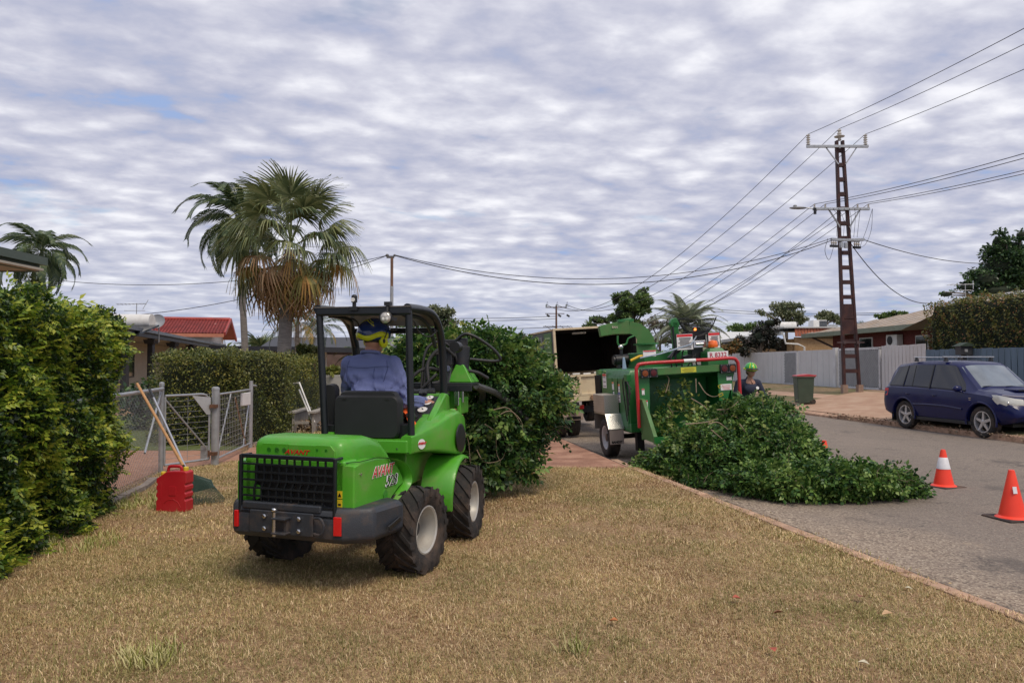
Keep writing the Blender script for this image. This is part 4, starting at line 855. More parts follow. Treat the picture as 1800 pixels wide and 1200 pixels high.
# ---- concrete bench and leaning poles behind the loader
bn = thing('planter_box', 'long weathered timber trough with thick capping by the creeper hedge', 'trough', (-4.72, 15.9, 0), 4)
M_GREYT = mat('grey_timber', (.30, .28, .25), .85, 0, .2, 14, .3, 50, aniso=(1, 1, .25))
for x_ in (0.0, .42):
    for i in range(15): b = B(); b.box((x_ + (.02 if i == 0 else 0), .06 + .11 * i, .22), (.04, .095, .44)); b.build('slat', M_GREYT, bn)
    b = B(); b.box((x_, .82, .465), (.16, 1.72, .045)); b.build('capping', M_GREYT, bn, bevel=.006)
b = B(); b.box((.21, .0, .25), (.3, .04, .06)); b.box((.21, 1.62, .25), (.3, .04, .06)); b.build('cross_rail', M_GREYT, bn)
pl = thing('leaning_poles', 'pair of white painted poles leaning diagonally beside the trough', 'poles')
for dx in (0, .16):
    a = at(526, 672 + dx * 80, 16.6); c = at(553 - dx * 20, 742, 16.0); c.z = max(c.z, .1); b = B(); b.tube([a, c], .018, 8); b.build('pole', M_WHITE, pl, smooth='auto')
b = B(); b.tube([at(500, 674, 16.9), at(526, 673, 16.6)], .014, 6); b.build('cross_pole', M_WHITE, pl)
bush('leaf_heap', 'heap of curled dry leaves beyond the trough end', [(0, 0, .08, .35, .3, .14)], 260, .12, MATS['litter2'], (*gnd(548, 16.6)[:2], 0), 'leaf heap', stem=False, core=False)
pt = thing('plant_tub', 'pale square tub with low green plants seen left of the driver', 'planter', (*gnd(582, 21)[:2], 0)); b = B(); b.box((0, 0, .6), (.75, .5, 1.2), taper=1.05); b.build('tub', mat('tub_grey', (.42, .42, .40), .8), pt, bevel=.02)
foliage('plants', [(0, 0, 1.25, .34, .22, .16)], 400, .14, L_CREEP, pt)

# ================================================================== near-left house eave
h = thing('house', 'near house with dark green eave and cream soffit at the far left', 'house')
M_CREAM = mat('cream_wall', (.58, .52, .42), .8, 0, .06, 3, .1, 60); M_DKG = mat('dark_green_fascia', (.035, .055, .04), .5, 0, .15, 3)
b = B(); b.box((-8.8, 4.1, 2.80), (4.7, 12.1, .03)); b.build('soffit', mat('soffit', (.42, .38, .31), .8, 0, .08, 3), h)
b = B(); b.beam((-6.4, -2, 2.88), (-6.6, 10.25, 2.88), .06, .20); b.beam((-6.6, 10.25, 2.88), (-11, 10.25, 2.9), .06, .2); b.build('fascia', M_DKG, h)
b = B(); b.beam((-6.34, -2, 2.93), (-6.54, 10.3, 2.93), .1, .11); b.build('gutter', mat('green_gutter', (.06, .085, .06), .4, 0, .1), h)
b = B(); b.loft([[(-6.35, -2, 2.96), (-6.55, 10.3, 2.96)], [(-11, -2, 4.1), (-11, 10.3, 4.1)]], caps=False, closed=False); b.build('roof', mat('green_roof', (.07, .10, .07), .5), h)
for i in range(9): b = B(); b.box((-7.6, 4, .35 + i * .3), (.10, 11.4, .285)); b.build('wall_board', M_CREAM, h, bevel=.01)
b = B(); b.box((-7.7, 4, 1.4), (.1, 11.4, 2.78)); b.build('wall', M_CREAM, h)
b = B(); b.tube(smooth_poly([(-7.85, 9.85, 2.55), (-7.4, 9.72, 2.58), (-6.85, 9.55, 2.66), (-6.72, 9.4, 2.70), (-6.7, 9.35, 2.82)], 5), .045, 10); b.build('downpipe', M_CREAM, h, smooth='auto')

# ================================================================== verandah house behind the hedge
h = thing('house', 'low cream house with dark verandah roof and posts behind the left hedge', 'house')
p0 = Vector((-12.7, 24, 0)); p1 = Vector((-19.2, 49, 0)); d = (p1 - p0).normalized(); inn = Vector((-d.y, d.x, 0))
M_DKR = mat('dark_fascia', (.03, .032, .038), .5, 0, .15, 3); b = B()
b.beam(p0 + Vector((0, 0, 2.62)), p1 + Vector((0, 0, 2.62)), .12, .26); b.beam(p0 + Vector((0, 0, 2.62)), p0 + inn * 9 + Vector((0, 0, 2.62)), .12, .26); b.build('fascia', M_DKR, h)
b = B(); b.beam(p0 + Vector((.12, 0, 2.72)) - d * .1, p1 + Vector((.12, 0, 2.72)), .14, .12); b.build('gutter', mat('grey_gutter', (.09, .10, .115), .35), h)
b = B(); Z = Vector((0, 0, 1)); b.loft([[p0 + Z * 2.76, p1 + Z * 2.76], [p0 + inn * 5 + Z * 3.35, p1 + inn * 5 + Z * 3.35], [p0 + inn * 10 + Z * 2.76, p1 + inn * 10 + Z * 2.76]], caps=False, closed=False)
b.v = [tuple(v) for v in b.v]; b.build('roof', mat('weathered_metal_roof', (.32, .31, .30), .5, .3, .3, 6, dirt=(.2, .15, .1), damt=.5), h)
for i in range(22): a = p0 + d * (.6 + i * 1.1); b = B(); b.beam(a + Z * 2.78, a + inn * 5 + Z * 3.37, .05, .04); b.build('roof_rib', MATS['weathered_metal_roof'], h)
b = B(); w0, w1 = p0 + inn * 2.2 + d * .4, p1 + inn * 2.2; b.beam(w0 + Z * 1.25, w1 + Z * 1.25, .12, 2.5); b.beam(w0 + Z * 1.25, w0 + inn * 7 + Z * 1.25, .12, 2.5); b.build('wall', M_CREAM, h)
b = B(); b.loft([[p0 + Z * 2.5, p1 + Z * 2.5], [p0 + inn * 2.3 + Z * 2.5, p1 + inn * 2.3 + Z * 2.5]], caps=False, closed=False); b.build('verandah_ceiling', MATS['soffit'], h)
for t_ in (1.2, 5.2, 9.6, 14.6, 19.8): a = p0 + d * t_ + inn * .15; b = B(); b.box((a.x, a.y, 1.25), (.2, .2, 2.5)); b.box((a.x, a.y, 2.38), (.34, .34, .16), taper=1.3); b.build('verandah_post', M_DKR, h)
for t_, w_, zc, hh in ((2.0, 1.1, 1.5, 1.3), (6.4, .9, 1.1, 2.1), (9.4, 1.5, 1.5, 1.2), (14, 1.0, 1.1, 2.1)):
    a = w0 + d * t_ - inn * .09; b = B(); b.beam(a + Z * zc, a + d * w_ + Z * zc, .05, hh); wf = b.build('window', M_DKR, h)
    b = B(); b.beam(a - inn * .035 + d * .06 + Z * zc, a - inn * .035 + d * (w_ - .06) + Z * zc, .02, hh - .12); b.build('pane', M_GLASS_D, wf)
a = w0 + d * 4.6 - inn * .25; b = B(); b.box((a.x, a.y, 1.75), (.55, .6, .5)); ac = b.build('air_conditioner', mat('ac_cream', (.45, .42, .36), .6), h, bevel=.02)
b = B(); b.box((a.x + .05, a.y - .31, 1.75), (.4, .02, .36)); b.build('grille', M_BLACK, ac)
sh = thing('solar_water_heater', 'white cylindrical solar water tank with black end on the verandah roof', 'water heater', (*at(236, 575, 27)[:2], 2.95))
b = B(); b.tube([(-.75, .1, .12), (.6, .1, .12)], .27, 18); b.build('tank', M_WHITE, sh, smooth='auto'); b = B(); b.tube([(-.82, .1, .12), (-.75, .1, .12)], .275, 18); b.build('end_cap', M_BLACK, sh)
b = B(); b.box((0, -.9, -.25), (1.9, 1.7, .06), rotm(14, 0, 0)); b.build('collector', M_GLASS_D, sh)
def dish(label, p, r_, rz):
    t = thing('satellite_dish', label, 'satellite dish', p, rz); b = B(); b.lathe([(.02, 0), (r_ * .4, .02), (r_ * .8, .09), (r_, .15), (r_, .165), (r_ * .8, .105), (.02, .02)], 24, rotm(70, 0, 0)); b.build('reflector', mat('dish_grey', (.33, .35, .38), .5), t, smooth='auto')
    b = B(); b.tube([(0, -.02, 0), (0, .1, -.1), (0, .12, -.75)], .025, 8); b.build('mast', M_GALV, t); b = B(); b.tube([(0, -.15, -r_ * .9), (0, -.55, -.05)], .012, 6); b.box((0, -.55, 0), (.06, .08, .06)); b.build('feed_arm', M_GALV, t); return t
dish('grey satellite dish on the verandah roof in front of red tiles', at(278, 567, 28), .28, 10)
def antenna(label, p, r_=.012, rz=0):
    t = thing('tv_antenna', label, 'antenna', p, rz); b = B(); b.tube([(0, 0, -.9), (0, 0, .35)], r_ * 1.4, 6); b.build('mast', M_GALV, t); b = B(); b.tube([(-.8, 0, .3), (.4, 0, .34)], r_, 5); b.tube([(-.5, 0, .05), (.35, 0, .05)], r_, 5)
    for i in range(7): x_ = -.7 + i * .17; b.tube([(x_, -.28 + .02 * i, .31), (x_, .28 - .02 * i, .31)], r_ * .7, 4)
    b.tube([(.3, -.1, .1), (.42, .1, .5)], r_, 4); b.build('elements', M_GALV, t)
antenna('thin television antenna above the solar tank on the left', at(240, 548, 30))
antenna('short television antenna on the far right house roof behind the reddish hedge', at(1697, 512, 34), .012)
# ---- red tiled house
h = thing('house', 'house with bright red tiled gable roof and white weatherboard gable', 'house'); ang = R(6)
RL, RR = Vector((-27, 44.5, 4.30)), Vector((-17.95, 47, 4.30)); dd = (RR - RL).normalized(); nn = Vector((dd.y, -dd.x, 0)); M_TILE = mat('red_roof_tile', (.33, .045, .035), .55, 0, .25, 2, .1, 30)
EL, ER = RL + nn * 3.4 - Z * 1.0, RR + nn * 3.4 - Z * 1.0; FL, FR_ = RL - nn * 3.9 - Z * 1.15, RR - nn * 3.9 - Z * 1.15
b = B(); b.loft([[EL, ER], [RL - Z * .0, RR], [FL, FR_]], caps=False, closed=False); b.build('roof', M_TILE, h)
b = B(); up = (RL - EL)
nrw, ncl = 13, 52; L_ = (ER - EL).length
for i in range(nrw):
    for j in range(ncl):
        a = EL + up * ((i) / nrw) + dd * (L_ * j / ncl); c = a + up / nrw * 1.12; w_ = L_ / ncl; zu = Z * .035
        b.loft([[a + zu, a + dd * w_ * .5 + zu * 2.2, a + dd * w_ + zu], [c + Z * .01, c + dd * w_ * .5 + zu, c + dd * w_ + Z * .01]], caps=False, closed=False)
b.v = [tuple(v) for v in b.v]; stuffpart(b.build('roof_tiles', M_TILE, h))
b = B(); b.tube([RL + Z * .05, RR + Z * .05], .11, 8); b.build('ridge_capping', M_TILE, h)
b = B(); b.beam(RR + dd * .05 + Z * .02, ER + dd * .05 + Z * .0, .1, .22); b.beam(RR + dd * .05 + Z * .02, FR_ + dd * .05, .1, .22); b.build('barge_board', mat('red_barge', (.36, .05, .04), .6), h)
b = B(); b.beam(EL - Z * .1, ER - Z * .1, .1, .2); b.build('gutter', mat('orange_fascia', (.45, .17, .10), .6), h)
M_WB = mat('white_weatherboard', (.66, .62, .57), .7, 0, .05, 4)
for i in range(14):
    z = .25 + i * .28; hw = 3.2 if z < 3.2 else 3.2 * max(0, (4.25 - z) / 1.05); a = RR - dd * .75
    if hw > .1: b = B(); b.beam(Vector((a.x, a.y, z)) + nn * min(hw, 3.0), Vector((a.x, a.y, z)) - nn * min(hw, 3.4), .1, .27); b.build('weatherboard', M_WB, h)
b = B(); a0 = EL + nn * -.5 + Z * -1.7; a1 = ER + nn * -.5 - dd * .75 + Z * -1.7; b.beam(a0, a1, .12, 3.3); b.build('wall', M_WB, h)
a = RR - dd * .66; b = B(); b.box((a.x - .2, a.y + 1.2, 2.45), (.08, .7, .8), rotm(0, 0, -8)); wf = b.build('window', M_WHITE, h); b = B(); b.box((a.x - .15, a.y + 1.2, 2.45), (.02, .55, .65), rotm(0, 0, -8)); b.build('pane', M_GLASS_D, wf)
# ---- carport
h = thing('carport', 'long low dark carport roof on white posts behind the hedges', 'carport')
a, c = at(418, 612, 38), at(606, 615, 33); b = B(); b.beam(a, c, 3.2, .22); b.build('roof', M_DKR, h)
for px in (432, 470, 530, 578): q = at(px, 620, 35); b = B(); b.box((q.x, q.y - .6, 1.1), (.1, .1, 2.2)); b.tube([(q.x, q.y - .6, 1.9), (q.x - .3, q.y - .6, 2.15)], .04, 6); b.build('post', M_WHITE, h)
b = B(); q = at(520, 640, 39); b.box((q.x, q.y, 1.0), (6.5, .15, 2.0)); b.build('back_wall', mat('brown_boards', (.12, .08, .065), .8, 0, .2, 3), h)
h2 = thing('house', 'partly hidden brown house beyond the carport left of the driver', 'house'); q = at(600, 630, 44); b = B(); b.box((q.x + 1, q.y, 1.2), (9, 4, 2.4)); b.build('wall', MATS['brown_boards'], h2); b = B(); b.prism([(-2.8, 2.4), (0, 3.1), (2.8, 2.4)], 'x', q.x - 4, q.x + 6); [None]; o = b.build('roof', MATS['dark_fascia'], h2); o.location = (0, q.y, 0)

# ================================================================== right side houses
# house with dark red boards
h = thing('house', 'low red-brown brick house with tan metal roof and grey-green gutter on the right', 'house')
a0, a1 = Vector((18.7, 47.5, 3.40)), Vector((20.9, 23, 3.5)); dd = (a1 - a0).normalized(); iv = Vector((-dd.y, dd.x, 0)); iv = iv if iv.x > 0 else -iv
M_ROOFM = mat('tan_metal_roof', (.42, .36, .30), .5, .1, .15, 2, dirt=(.45, .32, .2), damt=.5, dscale=1.5); M_RB = gmat('red_brick_far', lambda x: x.mix(x.rng(x.mth('FRACT', x.mth('MULTIPLY', x.sep()[2], 7.5)), .0, .14, .45, 0), x.ramp(x.noise(9, 4), [(.3, (.11, .03, .028)), (.7, (.17, .05, .045))]), (.07, .03, .028)), .8)
rg0 = a0 + iv * 5.0 + dd * 5.5 + Z * 1.25; rg1 = a1 + iv * 5.0 + Z * 1.25
b = B(); b.loft([[a0, a1], [rg0, rg1]], caps=False, closed=False); b.add([tuple(a0), tuple(rg0), tuple(a0 + iv * 10.2)], [(0, 1, 2)]); b.add([tuple(rg0), tuple(rg1), tuple(a1 + iv * 10), tuple(a0 + iv * 10.2)], [(0, 1, 2, 3)]); b.v = [tuple(v) for v in b.v]; b.build('roof', M_ROOFM, h)
for i in range(26):
    t = (i + .5) / 26; q = a0.lerp(a1, t); k = min(1, t * 26 * .95 / 5.5); b = B(); b.beam(q + Z * .03, q + iv * 5 * k + Z * (1.25 * k + .03), .05, .04); b.build('roof_rib', M_ROOFM, h)
b = B(); b.beam(a0 - Z * .1 - iv * .05, a1 - Z * .1 - iv * .05, .14, .26); b.beam(a0 - Z * .1 - dd * .05, a0 + iv * 10.2 - Z * .1 - dd * .05, .14, .26); b.build('gutter', mat('sage_gutter', (.22, .25, .18), .5), h)
b = B(); b.loft([[a0 - Z * .18, a1 - Z * .18], [a0 + iv * 10 - Z * .18, a1 + iv * 10 - Z * .18]], caps=False, closed=False); b.build('soffit', mat('soffit_shade', (.30, .27, .22), .8), h)
w0, w1 = a0 + iv * .9 + dd * 2.2, a1 + iv * .9; b = B(); wz = lambda v, z: Vector((v.x, v.y, z)); b.beam(wz(w0, 1.75), wz(w1, 1.75), .2, 3.1); b.beam(wz(w0, 1.75), wz(w0 + iv * 8, 1.75), .2, 3.1); b.build('wall', M_RB, h)
for t_, w_, zc, hh in ((3.0, 1.3, 2.35, 1.3), (8.1, 1.0, 2.35, 1.2), (9.4, 2.6, 2.35, 1.25), (14.6, 2.2, 2.35, 1.2)):
    a = w0 + dd * t_ - iv * .13; b = B(); b.beam(wz(a, zc), wz(a + dd * w_, zc), .06, hh); wf = b.build('window', M_WHITE, h); nb = max(1, int(w_ / .85))
    for j in range(nb): b = B(); b.beam(wz(a + dd * (w_ * j / nb + .06) - iv * .04, zc), wz(a + dd * (w_ * (j + 1) / nb - .06) - iv * .04, zc), .02, hh - .12); b.build('pane', M_GLASS_D, wf)
a = w0 + dd * 6.1 - iv * .3; b = B(); b.beam(wz(a, 2.75), wz(a + dd * .95, 2.75), .35, .6); ac = b.build('air_conditioner', M_WHITE, h, bevel=.02)
q = a + dd * .35 - iv * .18; b = B(); K = Matrix((( -iv.x, dd.x, 0, 0), (-iv.y, dd.y, 0, 0), (0, 0, 1, 0), (0, 0, 0, 1))); b.lathe([(.23, 0), (.23, .02), (.02, .03)], 18, T(q.x, q.y, 2.75) @ K, axis='x'); b.build('fan_guard', M_BLACK, ac)
b = B(); b.beam(w0 + Z * 0 + Vector((0, 0, -.9)), a0 + dd * .6 + iv * .3 + Vector((0, 0, -.2)), .1, .1); b.build('eave_brace', mat('dark_brown', (.07, .04, .035), .7), h)
# second right-hand roof, far right, behind the hedge
h = thing('house', 'neighbouring house whose pale tan roof shows above the tall hedge at the right edge', 'house')
a = at(1690, 530, 31); c = at(1830, 512, 29); b = B(); b.loft([[a - Z * .6 - Vector((0, 4, 0)), c - Z * .9 - Vector((0, 4, 0))], [a, c], [a + Vector((0, 5, -1)), c + Vector((4, 5, -1))]], caps=False, closed=False); b.v = [tuple(v) for v in b.v]; b.build('roof', M_ROOFM, h)
b = B(); b.beam(a + Z * .06, c + Z * .06, .3, .12); b.build('ridge_capping', M_WHITE, h); b = B(); b.beam(a - Z * 2.2, c - Z * 2.4, .3, 3.2); b.build('wall', M_RB, h)
# flat-roofed house with orange edge and tan brick wall
h = thing('house', 'flat-roofed house with orange tiled fascia and sandy brick end wall', 'house'); X0, Y0 = 19.1, 52.0
M_SB = gmat('sandy_brick', lambda x: x.mix(x.rng(x.mth('FRACT', x.mth('MULTIPLY', x.sep()[2], 6.5)), .0, .16, .7, 0), x.ramp(x.noise(6, 4), [(.3, (.36, .22, .11)), (.7, (.50, .34, .19))]), (.22, .15, .09)), .85)
b = B(); b.box((X0 + 3.9, Y0 + .1, 1.85), (6.2, .2, 3.1)); b.box((X0 + .9, Y0 + 8, 1.8), (.2, 15, 3.0)); b.build('wall', M_SB, h)
for i in range(28): b = B(); b.box((X0 + .8 + i * .22, Y0 - .28, 3.74), (.19, .06, .60), rotm(-8, 0, 0)); b.build('fascia_tile', mat('orange_tile', (.36, .105, .05), .6, 0, .2, 3), h)
b = B(); b.box((X0 + 3.6, Y0 + 3.4, 4.08), (7.4, 7.6, .08)); b.build('roof', mat('white_roof', (.62, .63, .62), .5, 0, .06, 1), h)
b = B(); b.loft([[(X0 - .1, Y0 - .2, 3.78), (X0 - .1, Y0 + 18, 3.62)], [(X0 + 6, Y0 - .1, 4.05), (X0 + 6, Y0 + 18, 4.9)]], caps=False, closed=False); b.build('side_roof', MATS['white_roof'], h)
b = B(); b.beam((X0 - .15, Y0 - .2, 3.68), (X0 - .15, Y0 + 18, 3.55), .16, .24); b.build('gutter', mat('pale_gutter', (.45, .46, .45), .5), h)
b = B(); b.tube([(X0 - .1, Y0 - .25, 3.6), (X0 + .05, Y0 - .28, 2.95), (X0 + .9, Y0 - .28, 2.9), (X0 + 1.35, Y0 - .28, 2.7), (X0 + 1.35, Y0 - .28, .3)], .07, 8); b.build('downpipe', M_WHITE, h)
b = B(); b.box((X0 + .45, Y0 + 1.6, 2.9), (.8, .1, .9)); b.build('window', M_GLASS_D, h)
s2 = thing('solar_water_heater', 'white solar water tank on the corner of the flat orange-edged roof', 'water heater', (X0 + .3, Y0 + .6, 4.25)); b = B(); b.tube([(-.75, 0, 0), (.75, -.1, 0)], .26, 16); b.build('tank', M_WHITE, s2, smooth='auto'); b = B(); b.tube([(.75, -.1, 0), (.88, -.11, 0)], .26, 16); b.build('end_cap', M_BLACK, s2); b = B(); b.box((0, 0, -.22), (1.3, .4, .06)); b.build('cradle', M_GALV, s2)
q = at(1437, 565, 57); ac = thing('roof_air_conditioner', 'boxy rooftop evaporative cooler with dark grille on the flat roof', 'air conditioner', (q.x, q.y, 4.12)); b = B(); b.box((0, 0, .38), (1.05, 1.0, .76)); b.build('casing', M_WHITE, ac, bevel=.03)
b = B(); b.box((.22, -.51, .40), (.56, .03, .6)); gr = b.build('grille', M_GLASS_D, ac)
for i in range(4): b = B(); b.box((.22, -.535, .18 + i * .15), (.56, .02, .02)); b.build('louvre', M_GALV, gr)
b = B(); b.box((1.0, 0, .22), (.9, .7, .4)); b.build('duct', M_GALV, ac)
h = thing('house', 'low white-roofed house beyond the chipper with a long pale gutter', 'house'); b = B(); b.prism([(0, 3.3), (7, 4.7), (14, 3.3)], 'x', 0, 6); b.M = Matrix.Identity(4); o = b.build('roof', MATS['white_roof'], h); o.location = (18.6, 66, 0)
b = B(); b.box((22, 73, 1.6), (6, 12, 3.2)); b.build('wall', M_CREAM, h)
dish('thin satellite dish seen edge-on behind the bronze-leaved shrub', at(1331, 577, 50), .42, 70)

# ================================================================== right fences
def FP(t_):  # fence line point by distance y
    return Vector((15.5 - .06 * (t_ - 31), t_, ZV(15.5, 31)))
M_GF = mat('pale_grey_fence', (.60, .60, .60), .6, 0, .05, 2, dirt=(.25, .22, .18), damt=.25, dscale=1)
f = thing('fence', 'pale grey ribbed metal fence with a slatted insert beyond the wheelie bin', 'fence')
zb, zt = .40, 2.2
y = 52.0; i = 0
while y > 35.0:
    L_ = .30; q0, q1 = FP(y), FP(y - L_); slat = 40.6 > y > 38.9
    if not slat: b = B(); b.beam(wz(q0, (zb + zt) / 2), wz(q1, (zb + zt) / 2), .03 if i % 2 else .06, zt - zb); b.build('fence_sheet', M_GF, f)
    y -= L_; i += 1
b = B(); q0, q1 = FP(40.6), FP(38.9); b.beam(wz(q0, zb + .06), wz(q1, zb + .06), .06, .1); b.beam(wz(q0, zt - .05), wz(q1, zt - .05), .06, .1); b.beam(wz(FP(40.6), 1.3), wz(FP(40.45), 1.3), .07, 1.8); b.beam(wz(FP(39.05), 1.3), wz(FP(38.9), 1.3), .07, 1.8); b.build('insert_frame', mat('fence_white', (.58, .59, .6), .5), f)
M_SLAT = mat('dark_slat', (.27, .28, .29), .6, 0, .1)
def dslats(par, ya, yb, z0, z1, step, w):
    L_ = ya - yb; H = z1 - z0; u = -H
    while u < L_:
        c0, c1 = max(u, 0), min(u + H, L_)
        if c1 - c0 > .05: b = B(); b.beam(wz(FP(ya - c0) - Vector((.03, 0, 0)), z0 + (c0 - u)), wz(FP(ya - c1) - Vector((.03, 0, 0)), z0 + (c1 - u)), .02, w); b.build('slat', M_SLAT, par)
        u += step
dslats(f, 40.45, 39.05, zb + .1, zt - .1, .16, .10)
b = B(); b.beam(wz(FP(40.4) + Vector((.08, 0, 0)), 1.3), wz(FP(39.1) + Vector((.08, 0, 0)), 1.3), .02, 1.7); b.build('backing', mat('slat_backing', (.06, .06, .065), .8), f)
b = B(); q = FP(34.9); b.box((q.x, q.y, 1.33), (.16, .3, 1.9)); b.build('gate_post', MATS['fence_white'], f)
g = thing('driveway_gate', 'wide grey gate of dark diagonal slats in a white frame behind the power pole', 'gate')
ya, yb = 34.6, 31.1; b = B(); b.beam(wz(FP(ya), zb + .05), wz(FP(yb), zb + .05), .08, .12); b.beam(wz(FP(ya), zt - .02), wz(FP(yb), zt - .02), .08, .1); b.beam(wz(FP(ya), 1.3), wz(FP(ya - .1), 1.3), .08, 1.8); b.beam(wz(FP(yb + .1), 1.3), wz(FP(yb), 1.3), .08, 1.8); b.build('frame', MATS['fence_white'], g)
dslats(g, ya - .1, yb + .1, zb + .12, zt - .08, .17, .11)
b = B(); b.beam(wz(FP(ya) + Vector((.08, 0, 0)), 1.3), wz(FP(yb) + Vector((.08, 0, 0)), 1.3), .02, 1.7); b.build('backing', MATS['slat_backing'], g)
def palings(name, label, ya, yb, zb, zt, w, gap, m):
    f = thing(name, label, 'fence'); y = ya
    while y > yb:
        q0, q1 = FP(y), FP(y - w); b = B(); dz = random.uniform(-.015, .015); b.beam(wz(q0, (zb + zt) / 2 + dz), wz(q1, (zb + zt) / 2 + dz), .025, zt - zb); b.build('paling', m, f); y -= w + gap
    b = B(); dx = Vector((.06, 0, 0))
    for z in (zb + .3, zt - .35): b.beam(wz(FP(ya) + dx, z), wz(FP(yb) + dx, z), .05, .08)
    b.build('rail', m, f)
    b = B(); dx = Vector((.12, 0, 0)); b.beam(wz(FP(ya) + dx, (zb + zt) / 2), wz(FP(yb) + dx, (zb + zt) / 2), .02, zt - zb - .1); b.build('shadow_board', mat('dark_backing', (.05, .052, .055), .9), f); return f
palings('paling_fence', 'pale grey paling fence between the slatted gate and the blue fence', 31.0, 28.2, .45, 2.27, .22, .03, M_GF)
M_BLUE = mat('blue_paling', (.10, .155, .215), .75, 0, .18, 3, .15, 60, aniso=(1, 1, .2))
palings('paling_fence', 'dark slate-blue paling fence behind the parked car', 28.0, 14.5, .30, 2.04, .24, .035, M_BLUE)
q = FP(25.5); lb = thing('letterbox', 'small black letterbox with green pitched lid on the blue fence', 'letterbox', (q.x - .25, q.y, .35))
b = B(); b.box((0, 0, .75), (.12, .12, 1.5)); b.build('post', M_DKR, lb); b = B(); b.box((0, 0, 1.62), (.4, .34, .3)); b.build('box', M_DKR, lb, bevel=.01); b = B(); b.prism([(-.28, 1.77), (0, 1.9), (.28, 1.77)], 'y', -.24, .24); b.build('lid', M_DKG, lb); b = B(); b.box((-.03, -.18, 1.62), (.1, .02, .1)); b.build('flap', M_GALV, lb)

# ================================================================== power pole
M_POLE = mat('maroon_steel', (.042, .015, .016), .6, .1, .25, 3, .1, 50, dirt=(.14, .06, .04), damt=.5); M_INS = mat('porcelain', (.55, .52, .47), .3, 0, .08)
pb = at(1497, 640, 30); PB = Vector((pb.x, 30, .28)); H = 10.35; tiltx = -.37
pp = thing('power_pole', 'tall maroon steel ladder-style power pole with three crossarms', 'power pole', tuple(PB))
def hw(z): t = z / H; return .31 * (1 - t) + .12 * t
def cxx(z): return tiltx * z / H
for s_ in (-1, 1):
    b = B(); rings = []
    for z in (-.3, H): c = cxx(z) + s_ * hw(z); w_ = .047; dpt = .09; rings.append([(c - w_, -dpt, z), (c + w_, -dpt, z), (c + w_, dpt, z), (c - w_, dpt, z)])
    b.loft(rings); b.build('channel', M_POLE, pp, bevel=.008)
z = .95
while z < H:
    solid = 2.55 < z < 3.9
    b = B(); hh = .62 if solid else .16; b.box((cxx(z), 0, z), (hw(z) * 2, .14, hh)); b.build('batten', M_POLE, pp); z += .60
b = B(); b.box((0, 0, .25), (.30, .1, .5), taper=1) ; b.v = []; b.f = []; b.mi = []
for s_ in (-1, 1): b.box((s_ * .31, 0, .14), (.19, .26, .5))
b.build('footing', mat('stained_concrete', (.30, .21, .16), .9, 0, .2, 8), pp); b = B(); b.box((0, 0, -.06), (1.3, .8, .1)); b.build('pad', MATS['old_concrete'], pp)
b = B(); z = 2.1; b.box((cxx(z), -.12, z), (hw(z) * 2 + .55, .03, .05)); b.box((cxx(z) - hw(z), -.15, z), (.1, .1, .12)); b.box((cxx(z) + hw(z), -.15, z), (.1, .1, .12)); b.build('band', mat('band_steel', (.08, .05, .05), .6), pp)
def crossarm(z, x0, x1, rz=0, name='crossarm', w_=.1):
    c = cxx(z); b = B(); b.M = T(c, -.17, z) @ rotm(0, 0, rz); b.box(((x0 + x1) / 2, 0, 0), (x1 - x0, w_, .10)); a = b.build(name, M_GALV, pp, bevel=.006); return T(c, -.17, z) @ rotm(0, 0, rz), a
def insul(M_, x, n, r_, hgt, par, name='insulator'):
    pr = [(.02, 0)];
    for i in range(n): z0 = hgt * (i + .3) / n; pr += [(r_ * .55, z0 - hgt * .28 / n), (r_, z0), (r_ * .98, z0 + hgt * .12 / n), (r_ * .5, z0 + hgt * .35 / n)]
    pr += [(.02, hgt)]; b = B(); b.lathe(pr, 14, M_ @ T(x, 0, .05)); return b.build(name, M_INS, par, smooth='auto')
k = 30 / F_PX; xo = lambda px, z: at(px, 500, 29.85).x - PB.x - cxx(z)
MA, arm1 = crossarm(H - .28, xo(1420, H), xo(1529, H)); tops = []
for px, n_, r_ in ((1423, 5, .085), (1524, 5, .085)): insul(MA, xo(px, H), n_, r_, .46, pp); tops.append(PB + MA @ Vector((xo(px, H), 0, .5)))
b = B(); c = cxx(H); b.lathe([(.05, 0), (.08, .04), (.05, .08), (.08, .12), (.2, .16), (.21, .18), (.07, .24), (.09, .3), (.05, .36), (.08, .42), (.03, .5)], 16, T(c, 0, H)); b.build('insulator', M_INS, pp, smooth='auto'); tops.insert(1, PB + Vector((c, 0, H + .5)))
for s_ in (-1, 1): b = B(); b.beam(MA @ Vector((s_ * .62, .03, -.04)), (cxx(9.2) + s_ * hw(9.2), -.12, 9.35), .04, .04); b.build('arm_brace', M_GALV, pp)
z2 = 1.5 + (640 - 366) / F_PX * 29.85 - PB.z; MB, arm2 = crossarm(z2, xo(1430, z2), xo(1530, z2)); lv = []
for px in (1433, 1452, 1509, 1528): insul(MB, xo(px, z2), 2, .05, .16, pp); lv.append(PB + MB @ Vector((xo(px, z2), 0, .2)))
lv.append(PB + Vector((cxx(z2), -.1, z2 + .1)))
for s_ in (-1, 1): b = B(); b.beam(MB @ Vector((s_ * .62, .03, -.04)), (cxx(6.9) + s_ * hw(6.9), -.12, z2 - .75), .05, .05); b.build('arm_brace', M_GALV, pp)
z3 = 1.5 + (640 - 421) / F_PX * 29.8 - PB.z; MC, arm3 = crossarm(z3, -.75, .65, 18, 'crossarm'); MD, arm4 = crossarm(z3 + .0, -.3, .68, -14, 'crossarm')
for x_ in (-.72, -.62, -.52): insul(MC @ T(0, 0, -.35), x_, 2, .05, .25, pp)
for x_ in (.42, .52, .62): insul(MC @ T(0, 0, -.35), x_, 2, .05, .25, pp)
